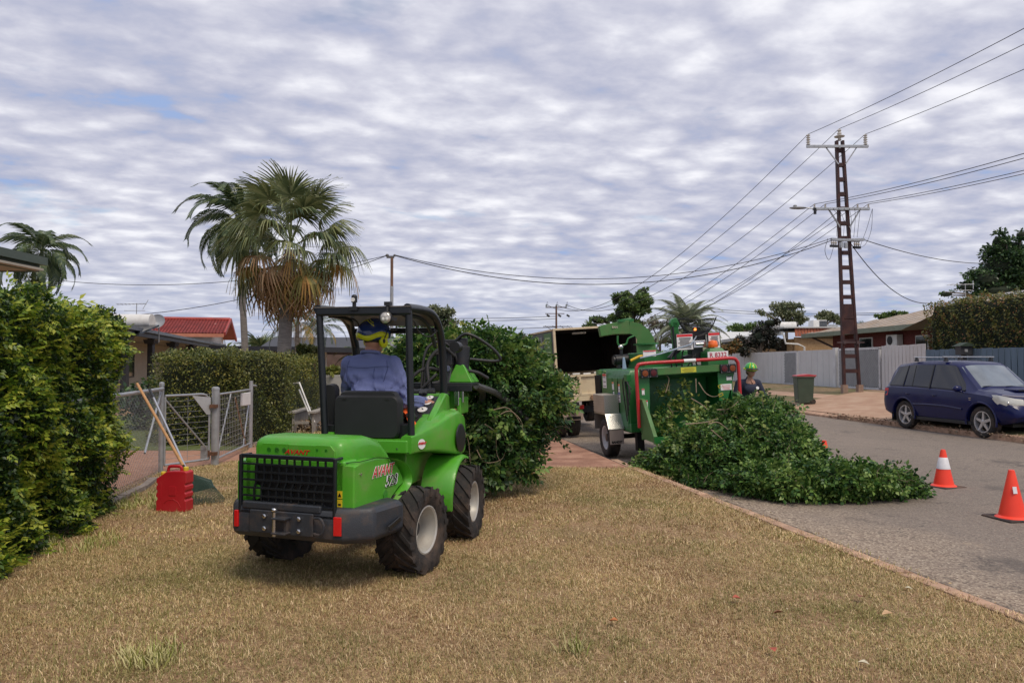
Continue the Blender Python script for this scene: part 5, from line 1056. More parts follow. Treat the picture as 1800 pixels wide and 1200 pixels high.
for x_ in (-.62, .52): b = B(); b.M = MC; b.box((x_, 0, -.27), (.34, .1, .09)); b.build('fuse_box', M_BLACK, pp)
for x_ in (-.1, .12): b = B(); b.M = MC; b.box((x_ - .2, -.05, -.22), (.12, .1, .22)); b.build('fuse_box', M_GALV, pp)
for i in range(7):
    x_ = -.55 + i * .17; b = B(); b.tube(smooth_poly([MB @ Vector((x_ * 1.3, -.05, .02)), MB @ Vector((x_ * .9 + .1, -.1, -.5)), MC @ Vector((x_, -.08, .12))], 5), .008, 4); b.build('jumper_wire', M_CABLE, pp)
for (x_, zq) in ((.9, .1), (.66, 0)):
    b = B(); b.tube(smooth_poly([MB @ Vector((1.1, -.05, 0)), MC @ Vector((x_ + .3, -.08, .5)), MC @ Vector((x_, -.1, -.1)), MC @ Vector((.6, -.1, -.3))], 6), .008, 4); b.build('jumper_wire', M_CABLE, pp)
b = B(); b.tube(smooth_poly([MC @ Vector((-.7, -.08, -.3)), MC @ Vector((-.95, -.1, -.85)), MC @ Vector((-1.15, -.1, -.5)), MC @ Vector((-1.0, -.1, 0))], 6), .009, 4); b.build('jumper_wire', M_CABLE, pp)
b = B(); p_ = MB @ Vector((xo(1430, z2), 0, .02)); b.tube([p_, p_ + Vector((-.35, 0, .03))], .025, 8); b.build('lamp_arm', M_GALV, pp)
b = B(); q = p_ + Vector((-.6, 0, .02)); b.ell(q, (.36, .13, .055), 16, 8); b.ell(q + Vector((-.12, 0, .08)), (.08, .07, .05), 10, 6); b.build('street_lamp', mat('lamp_grey', (.25, .26, .27), .4), pp, smooth='auto')
b = B(); b.tube([p_ + Vector((.05, -.1, 0)), p_ + Vector((.05, -.1, -.25))], .06, 8); b.build('bracket', M_BLACK, pp)

# far pole
fp = at(978, 640, 100); fpz = 1.5 + (640 - 540) / F_PX * 100; q0 = Vector((fp.x, 100, 0))
p2 = thing('power_pole', 'distant brown power pole with two crossarms above the truck', 'power pole', tuple(q0)); b = B(); b.tube([(0, 0, 0), (0, 0, fpz + .2)], [.17, .12], 10); b.build('pole', mat('brown_pole', (.13, .07, .05), .8), p2)
fh = []
b = B(); b.box((0, 0, fpz), (2.9, .12, .13)); b.build('crossarm', mat('dull_arm', (.14, .12, .12), .6), p2); b = B(); b.box((-.2, 0, fpz - .85), (2.6, .12, .1)); b.build('crossarm', MATS['dull_arm'], p2)
for x_ in (-1.35, 0, 1.35): b = B(); b.lathe([(.05, 0), (.16, .05), (.06, .12), (.13, .2), (.04, .3)], 8, T(x_, 0, fpz + .1)); b.build('insulator', mat('grey_green_insulator', (.25, .29, .28), .4), p2); b = B(); b.tube(smooth_poly([(x_, 0, fpz + .4), (x_ + .15, 0, fpz + .75), (x_ + .25, 0, fpz)], 4), .02, 4); b.build('jumper_wire', M_CABLE, p2); fh.append(q0 + Vector((x_, 0, fpz + .4)))
for x_ in (-1.2, .35, 1.5): b = B(); b.tube([(x_ - .1, 0, fpz - 1.0), (x_ + .3, 0, fpz - 1.25)], .13, 8); b.build('fuse_box', M_BLACK, p2)
b = B(); b.box((0, 0, fpz - 2.6), (3.6, .1, .1)); b.build('crossarm', MATS['dull_arm'], p2)
# service pole behind the canopy
sp_ = at(688, 640, 28); SPT = 1.5 + 188 / F_PX * 28; p3 = thing('service_pole', 'slim galvanised pole with rusty upper half rising behind the loader canopy', 'pole', (sp_.x, 28, 0))
b = B(); b.tube([(0, 0, 0), (0, 0, 4.45)], .065, 12); b.build('lower_tube', M_GALV, p3, smooth='auto'); b = B(); b.tube([(0, 0, 4.45), (0, 0, SPT)], .055, 12); b.build('upper_tube', mat('rusted_tube', (.19, .11, .075), .8, .2, .3, 4), p3, smooth='auto')
b = B(); b.box((-.06, 0, SPT + .02), (.28, .1, .08)); b.ell((-.18, 0, SPT + .08), (.07, .07, .06), 8, 6); b.ell((.1, 0, SPT + .08), (.05, .05, .05), 8, 6); b.build('bracket', mat('bracket_grey', (.1, .1, .1), .6), p3)

# ================================================================== wires
def wire(label, a, c, sag, r_=.011, group='overhead wires', n=36):
    a, c = Vector(a), Vector(c); b = B(); pts = [a.lerp(c, i / n) - Vector((0, 0, sag * 4 * (i / n) * (1 - i / n))) for i in range(n + 1)]; rr = [max(r_, .00036 * abs(p.y)) for p in pts]
    b.tube(pts, rr, 5, False); return tag(b.build('overhead_wire', M_CABLE, smooth=True), label, 'wire', group)
names = ('left', 'middle', 'right')
for i in range(3):
    e = tops[i] + Vector((3.6, -42, .3)); wire('high wire from the %s top insulator running over the camera to the upper right' % names[i], tops[i], e, 1.15)
    wire('high wire from the %s top insulator descending towards the distant pole' % names[i], tops[i], fh[i], 3.3)
for i, nm in enumerate(('outer left', 'inner left', 'inner right', 'outer right')):
    e = lv[i] + Vector((3.6, -42, .2)); wire('low-voltage wire from the %s small insulator going out of view to the right' % nm, lv[i], e, 1.45)
    wire('low-voltage wire from the %s small insulator sloping down behind the chipper' % nm, lv[i], q0 + Vector((-1.5 + i, 0, fpz - 2.5)), 3.2)
wire('low-voltage wire fixed at the pole face sloping down behind the chipper', lv[4], q0 + Vector((1.9, 0, fpz - 2.5)), 3.6)
S0 = Vector((sp_.x, 28, SPT + .08)); E0 = PB + MC @ Vector((-.75, -.05, -.05))
wire('upper of two service cables sagging from the slim pole to the tall power pole', S0 + Vector((.1, 0, .02)), E0 + Vector((0, 0, .08)), 1.25, .013); wire('lower of two service cables sagging from the slim pole to the tall power pole', S0 + Vector((.1, 0, 0)), E0, 1.42, .016)
wire('service cable from the slim pole down to the verandah house roof', S0 - Vector((.18, 0, 0)), at(243, 553, 29), .35, .013)
wire('service cable from the slim pole running level behind the palms to the far left', S0 - Vector((.18, 0, 0)), at(20, 482, 31), .75, .012)
wire('service cable from the power pole down into the dark tree on the right', PB + MC @ Vector((.85, -.05, .05)), at(1735, 463, 40), .25, .018); b = B()
wire('service cable dropping from the power pole to the tan roof on the right', PB + MC @ Vector((.2, 0, -.1)), at(1640, 532, 36), .75, .018)
for lab, ya, yb in (('upper distant wire crossing left of the far pole', 553, 556), ('second distant wire crossing left of the far pole', 558, 560), ('lowest distant wire crossing left of the far pole', 571, 575)):
    wire(lab, at(500, ya - 6, 104), at(978, yb, 101), .6, .02)
wire('distant wire crossing the sky right of the date palm', at(1250, 543, 108), at(1560, 549, 108), .4, .02); wire('lower distant wire crossing the sky right of the date palm', at(1250, 547, 110), at(1560, 552, 110), .4, .02)

# ================================================================== wheelie bin, cones
M_BIN = mat('bin_green', (.045, .07, .045), .5, 0, .1, 4, dirt=(.12, .12, .09), damt=.25)
q = at(1412, 640, 26.3); wbn = thing('wheelie_bin', 'dark green wheelie bin with red lid on the far verge', 'wheelie bin', (q.x, 26.3, ZV(q.x, 26.3) + .005), -8)
b = B(); b.box((0, 0, .5), (.50, .58, .92), taper=1.16); b.build('bin_body', M_BIN, wbn, bevel=.03); b = B(); b.box((0, 0, .955), (.64, .72, .04)); b.build('rim', M_BIN, wbn, bevel=.01)
b = B(); b.prism([(-.31, .975), (.33, .975), (.37, 1.03), (.1, 1.065), (-.29, 1.02)], 'y', -.36, .36); b.build('lid', mat('red_lid', (.42, .05, .06), .45, 0, .08), wbn, bevel=.012)
for s_ in (-1, 1): b = B(); b.lathe([(.03, -.025), (.10, -.025), (.10, .025), (.03, .025)], 18, T(.24, s_ * .27, .10), axis='y'); b.build('wheel', M_RUBBER, wbn, smooth='auto')
b = B(); b.tube([(.24, -.27, .1), (.24, .27, .1)], .015, 8); b.build('axle', M_GALV, wbn); b = B(); b.tube([(.36, -.25, 1.0), (.36, .25, 1.0)], .018, 8); b.build('handle', M_BIN, wbn)
b = B(); b.lathe([(.055, 0), (.055, .004)], 16, T(-.16, -.316, .72) @ rotm(95, 0, 0)); b.box((-.16, -.312, .62), (.08, .004, .03)); b.build('sticker', M_WHITE, wbn)
M_CONE = mat('cone_orange', (.95, .055, .022), .45, 0, .06, 5, emit=None, dirt=(.6, .12, .06), damt=.25, dscale=5); M_REFL = mat('reflective_band', (.72, .72, .74), .4, 0, .08, 20)
def cone(label, px, py, hgt, band, rz, extra=None, tilt=0):
    D = (1.5 + .115) * F_PX / (py - 640); q = at(px, 640, D); t = thing('traffic_cone', label, 'traffic cone', (q.x, D, -.115), rz); t.rotation_euler = (R(tilt), 0, R(rz)); s_ = hgt
    b = B(); b.box((0, 0, .018), (.38 * s_ / .5, .38 * s_ / .5, .03)); b.build('base', mat('cone_base', (.03, .022, .02), .85, dirt=(.25, .15, .1), damt=.7), t, bevel=.012)
    r0, r1 = .125 * s_ / .5, .028; f_ = lambda z: r0 + (r1 - r0) * (z - .03) / (s_ - .03)
    b = B(); b.lathe([(r0 + .035, .028), (r0 + .02, .04), (f_(.05), .055), (f_(s_ * .5), s_ * .5), (f_(s_ - .02), s_ - .02), (r1 - .002, s_), (r1 - .012, s_)], 28); b.build('cone_body', M_CONE, t, smooth='auto')
    if band: b = B(); z0, z1 = s_ * .50, s_ * .80; b.lathe([(f_(z0) + .001, z0), (f_(z0) + .004, z0 + .003), (f_(z1) + .004, z1 - .003), (f_(z1) + .001, z1)], 28); b.build('reflective_band', M_REFL, t, smooth='auto')
    if extra: b = B(); z = s_ * .62; b.box((-.03, -f_(z) - .004, z), (.045, .004, .07), rotm(-11, 0, 0)); b.build('sticker', M_REFL, t)
    return t
cone('orange traffic cone with white band, the farther one standing on the road', 1655, 856, .50, True, 20)
cone('plain orange traffic cone with small white sticker at the right edge', 1774, 912, .52, False, 8, True)
cone('orange cone with white band nearly buried in the cut branches', 1447, 840, .54, True, 0)

# ================================================================== fuel can, rake, broom
c = at(307, 895, 7.65); jc = thing('fuel_can', 'large red plastic jerry can with yellow caps standing on the grass', 'jerry can', (c.x, 7.65, 0), -7); jc.scale = (.85, .85, .92)
M_REDP = mat('red_plastic', (.48, .015, .025), .42, 0, .1, 3, .06, 60, dirt=(.36, .06, .05), damt=.3)
b = B(); W_, Hh = .19, .42
pf = [(-W_, .0), (W_, .0), (W_, .12), (W_ - .015, .13), (W_ - .015, .15), (W_, .16), (W_, .20), (W_ - .015, .21), (W_ - .015, .23), (W_, .24), (W_, .28), (W_ - .015, .29), (W_ - .015, .305), (W_, .315), (W_, .43), (W_ - .02, .445), (.06, .445), (-.06, .44), (-W_, .36), (-W_, .315), (-W_ + .015, .305), (-W_ + .015, .29), (-W_, .28), (-W_, .24), (-W_ + .015, .23), (-W_ + .015, .21), (-W_, .2), (-W_, .16), (-W_ + .015, .15), (-W_ + .015, .13), (-W_, .12)]
b.prism(pf, 'y', -.085, .085); b.build('can_body', M_REDP, jc, bevel=.012)
b = B(); b.tube(smooth_poly([(-.09, 0, .42), (-.08, 0, .475), (-.05, 0, .49), (.05, 0, .49), (.08, 0, .475), (.09, 0, .43)], 4), .018, 10); b.build('handle', M_REDP, jc, smooth='auto')
b = B(); b.box((.02, -.088, .23), (.09, .006, .10)); b.build('moulded_panel', M_REDP, jc, bevel=.002); b = B(); b.tube([(-.10, -.086, .03), (-.09, -.086, .09), (-.04, -.086, .13), (.03, -.086, .14), (.09, -.086, .11), (.13, -.086, .05)], .004, 5); b.tube([(-.13, -.086, .32), (-.13, -.086, .15)], .004, 5); b.build('moulded_ridge', M_REDP, jc)
for x_, z_ in ((.14, .462), (-.15, .405)): b = B(); b.lathe([(.03, -.02), (.032, .0), (.03, .02), (.024, .026)], 14, T(x_, 0, z_)); b.build('cap', mat('yellow_cap', (.65, .50, .04), .5), jc, smooth='auto')
# rake with plastic head, lying head down, handle against the fence rail
rk = thing('rake', 'rake with silver metal handle and fan of dark green plastic tines', 'rake'); hd = at(352, 850, 8.05)
top = at(316 - 53, 684, 9.15); base = at(326, 822, 8.15); b = B(); b.tube([base, top], .014, 10); b.build('handle', mat('silver_handle', (.55, .56, .58), .3, .8), rk, smooth='auto'); b = B(); b.tube([top, top + (base - top) * .12], .0165, 10); b.build('grip', M_DARKSTEEL, rk)
M_RAKE = mat('rake_green', (.03, .06, .045), .5)
dirv = Vector((.34, -.16, 0)); A_ = base + Vector((.0, 0, -.02)); 
for i in range(22):
    t = i / 21; e = Vector((at(338 + 50 * t, 882 - 12 * t, 7.95).x, 7.95 + .1 * t, .03 + .02 * t)); s_ = A_.lerp(Vector((at(342 + 34 * t, 838 + 6 * t, 8.15).x, 8.15, .27 - .08 * t)), .9); b = B(); b.tube([s_, e, e + Vector((0, -.02, -.03))], .004, 5); b.build('tine', M_RAKE, rk)
b = B(); p1_, p2_, p3_, p4_ = at(336, 832, 8.17), at(371, 843, 8.17), at(376, 856, 8.1), at(338, 866, 8.1); b.loft([[tuple(p1_), tuple(p2_), tuple(p3_), tuple(p4_)], [tuple(v + Vector((0, .012, 0))) for v in (p1_, p2_, p3_, p4_)]]); b.build('head', M_RAKE, rk)
br = thing('broom_handle', 'long wooden tool handle leaning beside the silver rake handle', 'tool'); b = B(); b.tube([at(322, 818, 8.05), at(241, 674, 9.0)], .016, 10); b.build('handle', mat('pine_handle', (.50, .27, .11), .5, 0, .15, 14, aniso=(1, 1, .3)), br, smooth='auto')
b = B(); b.tube([at(322, 818, 8.05), Vector((at(322, 818, 8.05).x + .03, 8.02, .05))], .02, 8); b.build('socket', M_DARKSTEEL, br)
# ================================================================== wheels
def lug_tyre(r, w, rim, nl=17):
    b = B(); hwid = w / 2; prof = [(rim, -hwid * .72), (rim + .02, -hwid * .86), (r * .86, -hwid), (r * .955, -hwid * .94), (r * .962, -hwid * .5), (r * .965, 0), (r * .962, hwid * .5), (r * .955, hwid * .94), (r * .86, hwid), (rim + .02, hwid * .86), (rim, hwid * .72)]
    b.lathe(prof, 40, axis='x', caps=False)
    for k in range(nl):
        for s_ in (-1, 1):
            a0 = 2 * math.pi * (k + (.5 if s_ > 0 else 0)) / nl; sw = .42; pts = []
            for t in (0, .5, 1, 1.16):
                x_ = s_ * hwid * (.04 + .94 * min(t, 1)); rr = r * (.985 if t <= 1 else .90); a = a0 + sw * t * 1.1; x_ = x_ if t <= 1 else s_ * hwid * 1.01
                pts.append((x_, rr, a))
            vs = []
            for i, (x_, rr, a) in enumerate(pts):
                da = .062 if i < 3 else .05
                for (aa, r2) in ((a - da * 1.4, rr - .035), (a - da, rr + (.008 if i < 3 else .0)), (a + da, rr + (.008 if i < 3 else .0)), (a + da * 1.4, rr - .035)): vs.append((x_, -math.sin(aa) * r2, math.cos(aa) * r2))
            fs = []
            for i in range(3):
                for j in range(3): q = i * 4 + j; fs.append((q, q + 1, q + 5, q + 4))
            fs += [(0, 3, 2, 1), (12, 13, 14, 15)]; b.add(vs, fs)
    return b
def road_tyre(r, w, rim, grooves=True):
    b = B(); h_ = w / 2; b.lathe([(rim, -h_ * .75), (rim + .02, -h_ * .92), (r * .88, -h_), (r * .97, -h_ * .86), (r, -h_ * .6), (r, -h_ * .34), (r - .008, -h_ * .32), (r - .008, -h_ * .26), (r, -h_ * .24), (r, h_ * .24), (r - .008, h_ * .26), (r - .008, h_ * .32), (r, h_ * .34), (r, h_ * .6), (r * .97, h_ * .86), (r * .88, h_), (rim + .02, h_ * .92), (rim, h_ * .75)], 40, axis='x', caps=False)
    for k in range(48):
        for s_ in (-1, 1): a = 2 * math.pi * k / 48; b.box((0, 0, 0), (h_ * .3, .012, .008), T(s_ * h_ * .75, -math.sin(a) * (r * .985), math.cos(a) * (r * .985)) @ rotm(math.degrees(a), 0, 0))
    return b
def rim_mesh(r, w, side, bolts=5, dish=.5):
    b = B(); o = side * w / 2; q = lambda f: o * f
    b.lathe([(r * 1.02, q(.74)), (r * 1.06, q(.80)), (r * 1.0, q(.82)), (r * .93, q(.76)), (r * .91, q(.5)), (r * .86, q(.3)), (r * .84, q(-.1)), (r * .70, q(-.3)), (r * .45, q(-.28)), (r * .3, q(-.2)), (r * .28, q(-.02)), (r * .01, q(.0))], 32, axis='x', caps=False)
    for k in range(bolts): a = 2 * math.pi * k / bolts; b.lathe([(.011, q(-.3)), (.011, q(-.3) + side * .02)], 6, T(0, -math.sin(a) * r * .5, math.cos(a) * r * .5), axis='x')
    return b
M_RIM = mat('rim_paint', (.50, .49, .45), .4, .3, .06, 5, dirt=(.28, .2, .14), damt=.4, dscale=8)
def wheel(par, M_, r, w, rim, side, tyre_b, name='wheel', mrim=None, spokes=None):
    hb = B(); hb.M = M_; hb.lathe([(rim * .34, -w * .3), (rim * .34, w * .1)], 16, axis='x'); h_ = hb.build(name, M_DARKSTEEL, par)
    tb = tyre_b; tb.v = [tuple(M_ @ Vector(v)) for v in tb.v]; tb.build('tyre', M_RUBBER, h_, smooth='auto', angle=50)
    rb = spokes or rim_mesh(rim, w, side); rb.v = [tuple(M_ @ Vector(v)) for v in rb.v]; rb.build('rim', mrim or M_RIM, h_, smooth='auto'); return h_
def fr_right(x, y, z): return Matrix(((0, 0, 1, x), (1, 0, 0, y), (0, 1, 0, z), (0, 0, 0, 1)))
def fr_rear(x, y, z): return Matrix(((1, 0, 0, x), (0, 0, -1, y), (0, 1, 0, z), (0, 0, 0, 1)))
def fr_left(x, y, z): return Matrix(((0, 0, -1, x), (-1, 0, 0, y), (0, 1, 0, z), (0, 0, 0, 1)))
def rsec(x0, x1, z0, z1, y, r_, n=3):
    """rounded rectangle section in the x-z plane at y"""
    out = []
    for cx_, cz_, a0 in ((x1 - r_, z1 - r_, 0), (x0 + r_, z1 - r_, 90), (x0 + r_, z0 + r_, 180), (x1 - r_, z0 + r_, 270)):
        for k in range(n + 1): a = R(a0 + 90 * k / n); out.append((cx_ + r_ * math.cos(a), y, cz_ + r_ * math.sin(a)))
    return out

# ================================================================== compact loader
M_GRN = mat('bright_green_paint', (.078, .36, .02), .42, 0, .08, 3, coat=.25, dirt=(.24, .22, .10), damt=.38, dscale=6)
M_GRN2 = mat('green_frame', (.045, .28, .02), .45, 0, .1, 4, dirt=(.12, .12, .05), damt=.4, dscale=5)
M_ROPS = mat('rops_black', (.010, .013, .017), .38, 0, .1, 4, .03, 80)
M_BUMP = mat('bumper_charcoal', (.030, .035, .044), .5, 0, .12, 4, .15, 120, dirt=(.16, .10, .06), damt=.5, dscale=7)
M_SEAT = mat('seat_black', (.014, .015, .017), .55, 0, .15, 4, .12, 250)
M_REDL = mat('red_letter', (.55, .01, .015), .4); M_BLKL = mat('black_letter', (.008, .008, .008), .4); M_WHTL = mat('white_letter', (.8, .8, .8), .4)
M_YEL = mat('yellow_label', (.75, .55, .02), .5); M_REDR = mat('red_reflector', (.65, .01, .012), .25, coat=.5)
LO = thing('compact_loader', 'bright green articulated mini loader seen from behind on the dry lawn', 'loader', (-1.25, 5.62, 0), -20)
MF = T(-.10, 1.007, 0) @ rotm(0, 0, 9)
FB = lambda: (lambda q: (setattr(q, 'M', MF), q)[1])(B())
for s_ in (-1, 1):
    wheel(LO, T(s_ * .56, 0, .305), .305, .29, .165, s_, lug_tyre(.305, .29, .165))
    wheel(LO, MF @ T(s_ * .57, 0, .31) @ rotm(9, 0, 0), .31, .28, .165, s_, lug_tyre(.31, .28, .165))
# hood
b = B(); b.loft([rsec(-.30, .36, .80, .965, -.66, .05), rsec(-.325, .385, .79, .995, -.63, .06), rsec(-.345, .405, .79, 1.01, -.55, .07), rsec(-.35, .41, .79, 1.005, -.35, .07), rsec(-.345, .405, .78, .97, -.2, .07), rsec(-.33, .39, .76, .88, -.07, .06), rsec(-.32, .38, .74, .79, .0, .02)]); hood = b.build('hood', M_GRN, LO, smooth='auto', angle=50)
b = B(); b.prism([(-.27, .868), (.335, .868), (.335, .93), (.30, .965), (-.235, .965), (-.27, .93)], 'y', -.672, -.655); b.build('rear_panel', M_GRN, hood, bevel=.004)
b = B()
for x_, r_ in ((-.185, .019), (-.12, .022), (-.06, .021), (.115, .036)): b.lathe([(r_, 0), (r_, .002), (r_ - .004, .002), (r_ - .004, 0)], 20, T(x_, -.6725, .918), axis='y')
for x_ in (.02, .2, .27): b.lathe([(.012, 0), (.012, .002), (.009, .002), (.009, 0)], 14, T(x_, -.6725, .93), axis='y')
b.build('pressed_rings', M_GRN2, hood)
b = B(); b.box((.085, -.676, .917), (.21, .006, .088)); b.build('cover_plate', M_GRN, hood, bevel=.002)
text('AVANT', .042, fr_rear(.045, -.6805, .912), M_REDL, hood, bold=.001, shear=.3, sx=1.35)
# rear housing and side panels
b = B(); 
for (x0, x1, z0, z1) in ((-.36, -.30, .50, .86), (.36, .43, .50, .86), (-.36, .43, .80, .87), (-.36, .43, .47, .53)): b.box(((x0 + x1) / 2, -.62, (z0 + z1) / 2), (x1 - x0, .16, z1 - z0))
b.build('rear_housing', M_GRN, LO, bevel=.015)
b = B(); b.box((.045, -.70, .685), (.62, .03, .29)); b.build('radiator', M_BLACK, LO)
b = B(); b.lathe([(.03, -.66), (.055, -.66), (.055, -.58)], 20, T(.315, -.01, .62) , axis='y'); b.v = []; b.f = []; b.mi = []
b.tube([(.315, -.69, .62), (.315, -.55, .62)], .05, 20); b.build('exhaust_outlet', M_DARKSTEEL, LO, smooth='auto'); b = B(); b.tube([(.315, -.695, .62), (.315, -.68, .62)], .035, 18); b.build('exhaust_bore', M_BLKL, LO)
b = B(); b.lathe([(.05, -.06), (.05, -.07), (.03, -.075)], 20, T(-.245, -.66, .64), axis='y'); b.build('filler_cap', M_GRN, LO, smooth='auto')
arch = [(-.06 + .0, .665), (-.15, .635), (-.24, .58), (-.31, .50), (-.335, .43)]
for s_ in (-1, 1):
    c = .035; X = lambda v: c + s_ * v; pl_ = [(-.70, .43), (-.70, .84), (-.62, .855), (-.42, .86), (-.24, .835), (-.12, .775), (-.04, .69), (-.02, .645)] + [(-.10, .62), (-.2, .565), (-.28, .49), (-.32, .43)]
    r_ = []
    for (v, sc_) in ((.30, 1), (.42, 1), (.455, .985), (.465, .96)): r_.append([(X(v), -.36 + (y_ + .36) * sc_, .64 + (z_ - .64) * sc_) for y_, z_ in pl_])
    b = B(); b.loft(r_); pn = b.build('side_panel', M_GRN, LO, smooth='auto', angle=30)
    # flared lip of the wheel arch
    b = B(); lip = [(-.17, .845), (-.07, .79), (.0, .70), (.005, .64), (-.07, .56), (-.12, .48)]; lp = smooth_poly([(X(.47), y_, z_) for y_, z_ in [(-.26, .845), (-.13, .80), (-.04, .72), (-.03, .64), (-.16, .56), (-.24, .47)]], 4)
    b.loft([[(p.x - s_ * .03, p.y, p.z), (p.x + s_ * .012, p.y - .012, p.z), (p.x + s_ * .05, p.y + .02, p.z - .005), (p.x + s_ * .04, p.y + .04, p.z - .02)] for p in lp], caps=True); b.build('wheel_arch_lip', M_GRN, LO, smooth='auto', angle=60)
    if s_ > 0:
        b = B(); b.lathe([(.03, -.004), (.03, .002)], 16, T(X(.468), -.30, .60), axis='x'); b.box((X(.468), -.30, .56), (.006, .05, .08)); b.build('recess', M_GRN2, pn)
        text('AVANT', .098, fr_right(X(.4695), -.335, .765), M_WHTL, pn, bold=.005, shear=.32, sx=.86); text('AVANT', .098, fr_right(X(.4705), -.335, .765), M_REDL, pn, bold=.001, shear=.32, sx=.86)
        text('528', .105, fr_right(X(.4715), -.225, .682), M_WHTL, pn, bold=.0025, shear=.25, sx=1.1); text('528', .105, fr_right(X(.4732), -.225, .682), M_BLKL, pn, bold=-.0005, shear=.3, sx=.95)
        for y_, z_ in ((-.62, .78), (-.62, .56), (-.36, .49)): b = B(); b.lathe([(.009, 0), (.009, .005)], 10, T(X(.467), y_, z_), axis='x'); b.build('bolt', M_CHROME, pn)
b = B(); b.tube([(.395, -.705, .855), (.50, -.62, .862), (.503, -.42, .866), (.50, -.24, .842)], .0035, 4); b.tube([(.36, -.712, .50), (.36, -.712, .862)], .003, 4); b.build('panel_gap', M_BLKL, LO)
b = FB(); b.tube([(.335, -.765, .81), (.375, -.70, .81), (.375, -.25, .81)], .003, 4); b.build('panel_gap', M_BLKL, LO)
for x_ in (-.2, .05, .25): b = FB(); b.lathe([(.007, 0), (.007, -.004)], 8, T(x_, -.76, .84), axis='y'); b.build('bolt', M_CHROME, LO)
# yellow warning label on rear corner
b = B(); b.box((.398, -.703, .60), (.035, .004, .048)); b.box((.398, -.703, .655), (.035, .004, .048)); wl_ = b.build('warning_label', M_YEL, LO); b = B(); b.prism([(.385, .642), (.411, .642), (.398, .668)], 'y', -.7065, -.7055); b.box((.398, -.706, .592), (.02, .001, .012)); b.build('warning_mark', M_BLKL, wl_)
# grille guard
g = B(); gx0, gx1, gz0, gz1 = -.345, .395, .515, .885; y_ = -.755
fr_pts = smooth_poly([(gx0 + .03, y_, gz1), (gx1 - .03, y_, gz1)], 1)
for p, q in (((gx0, gz1), (gx1, gz1)), ((gx0, gz0), (gx1, gz0)), ((gx0, gz0 - .01), (gx0, gz1 + .01)), ((gx1, gz0 - .01), (gx1, gz1 + .01))): g.beam((p[0], y_, p[1]), (q[0], y_, q[1]), .02, .028)
for p in ((gx0, gz0), (gx0, gz1), (gx1, gz0), (gx1, gz1)): g.beam((p[0], y_, p[1]), (p[0] * .98, -.66, p[1]), .02, .02)
guard = g.build('grille_guard', M_ROPS, LO, bevel=.006)
for k in range(1, 7):
    z = gz0 + (gz1 - gz0) * k / 7; b = B(); zz_ = z; b.beam((gx0, y_ + .002, z), (gx1, y_ + .002, z), .012, .012); b.build('grille_bar', M_ROPS, guard)
for k in range(1, 11):
    x_ = gx0 + .045 + (gx1 - gx0 - .07) * k / 11.2; b = B(); kink = (gz0 + gz1) / 2 + .0; b.beam((x_, y_ + .006, gz0), (x_, y_ + .006, kink - .025), .011, .012); b.beam((x_, y_ + .006, kink - .025), (x_ + .022, y_ + .006, kink + .025), .011, .012); b.beam((x_ + .022, y_ + .006, kink + .025), (x_ + .022, y_ + .006, gz1), .011, .012); b.build('grille_bar', M_ROPS, guard)
# bumper / counterweight
def top_poly(pts, z0, z1, b, ins=.0): b.prism(pts, 'z', z0, z1)
b = B(); b.loft([[(x_, y_2, z) for x_, y_2 in pts] for z, pts in ((.345, [(-.42, -.30), (-.47, -.62), (-.38, -.74), (.45, -.74), (.58, -.63), (.60, -.36), (.5, -.26), (.44, -.46), (-.36, -.46), (-.38, -.28)]), (.38, [(-.47, -.28), (-.50, -.64), (-.40, -.765), (.46, -.765), (.62, -.64), (.65, -.30), (.5, -.24), (.44, -.46), (-.36, -.46), (-.38, -.26)]),
                                                                (.54, [(-.47, -.28), (-.50, -.64), (-.40, -.765), (.46, -.765), (.62, -.64), (.65, -.30), (.5, -.24), (.44, -.46), (-.36, -.46), (-.38, -.26)]), (.575, [(-.45, -.30), (-.48, -.63), (-.39, -.745), (.45, -.745), (.60, -.63), (.62, -.32), (.5, -.26), (.44, -.46), (-.36, -.46), (-.38, -.28)]))])
bp = b.build('counterweight_bumper', M_BUMP, LO, bevel=.02, seg=3)
b = B(); b.box((-.0, -.775, .46), (.50, .02, .15)); b.build('hitch_plate', M_BUMP, bp, bevel=.008)
b = B(); b.box((-.01, -.74, .56), (.62, .07, .05)); b.build('top_bar', M_BUMP, bp, bevel=.012)
for x_ in (-.12, .20):
    for z in (.42, .50): b = B(); b.lathe([(.016, 0), (.016, -.012), (.008, -.016)], 6, T(x_ + (.0 if x_ < 0 else -.05), -.787, z), axis='y'); b.build('bolt', M_CHROME, bp)
b = B(); b.box((.03, -.82, .50), (.11, .07, .014)); b.box((.03, -.82, .405), (.11, .07, .014)); b.box((.06, -.80, .45), (.03, .03, .1)); b.build('hitch_jaw', M_BUMP, bp, bevel=.005)
b = B(); b.tube([(-.01, -.835, .385), (-.01, -.835, .54)], .013, 12); b.ell((-.01, -.835, .555), (.022, .022, .016), 14, 8); b.build('hitch_pin', M_CHROME, bp, smooth='auto')
b = B(); b.tube(smooth_poly([(.26, -.785, .51), (.32, -.80, .51), (.345, -.80, .46), (.32, -.80, .41), (.26, -.785, .41)], 4), .009, 8); b.build('shackle_loop', M_BUMP, bp, smooth='auto')
b = B(); b.box((-.365, -.77, .465), (.03, .02, .11)); b.build('red_reflector', M_REDR, bp, bevel=.004)
b = B(); b.box((.425, -.765, .465), (.055, .022, .12), rotm(0, 0, 8)); b.build('red_reflector', M_REDR, bp, bevel=.004)
b = B(); b.beam((.655, -.52, .42), (.655, -.36, .455), .012, .035); b.build('side_slot', M_BLKL, bp, bevel=.008)
b = B(); b.box((.03, -.2, .42), (.5, .5, .2)); b.build('rear_chassis', M_BLACK, LO)
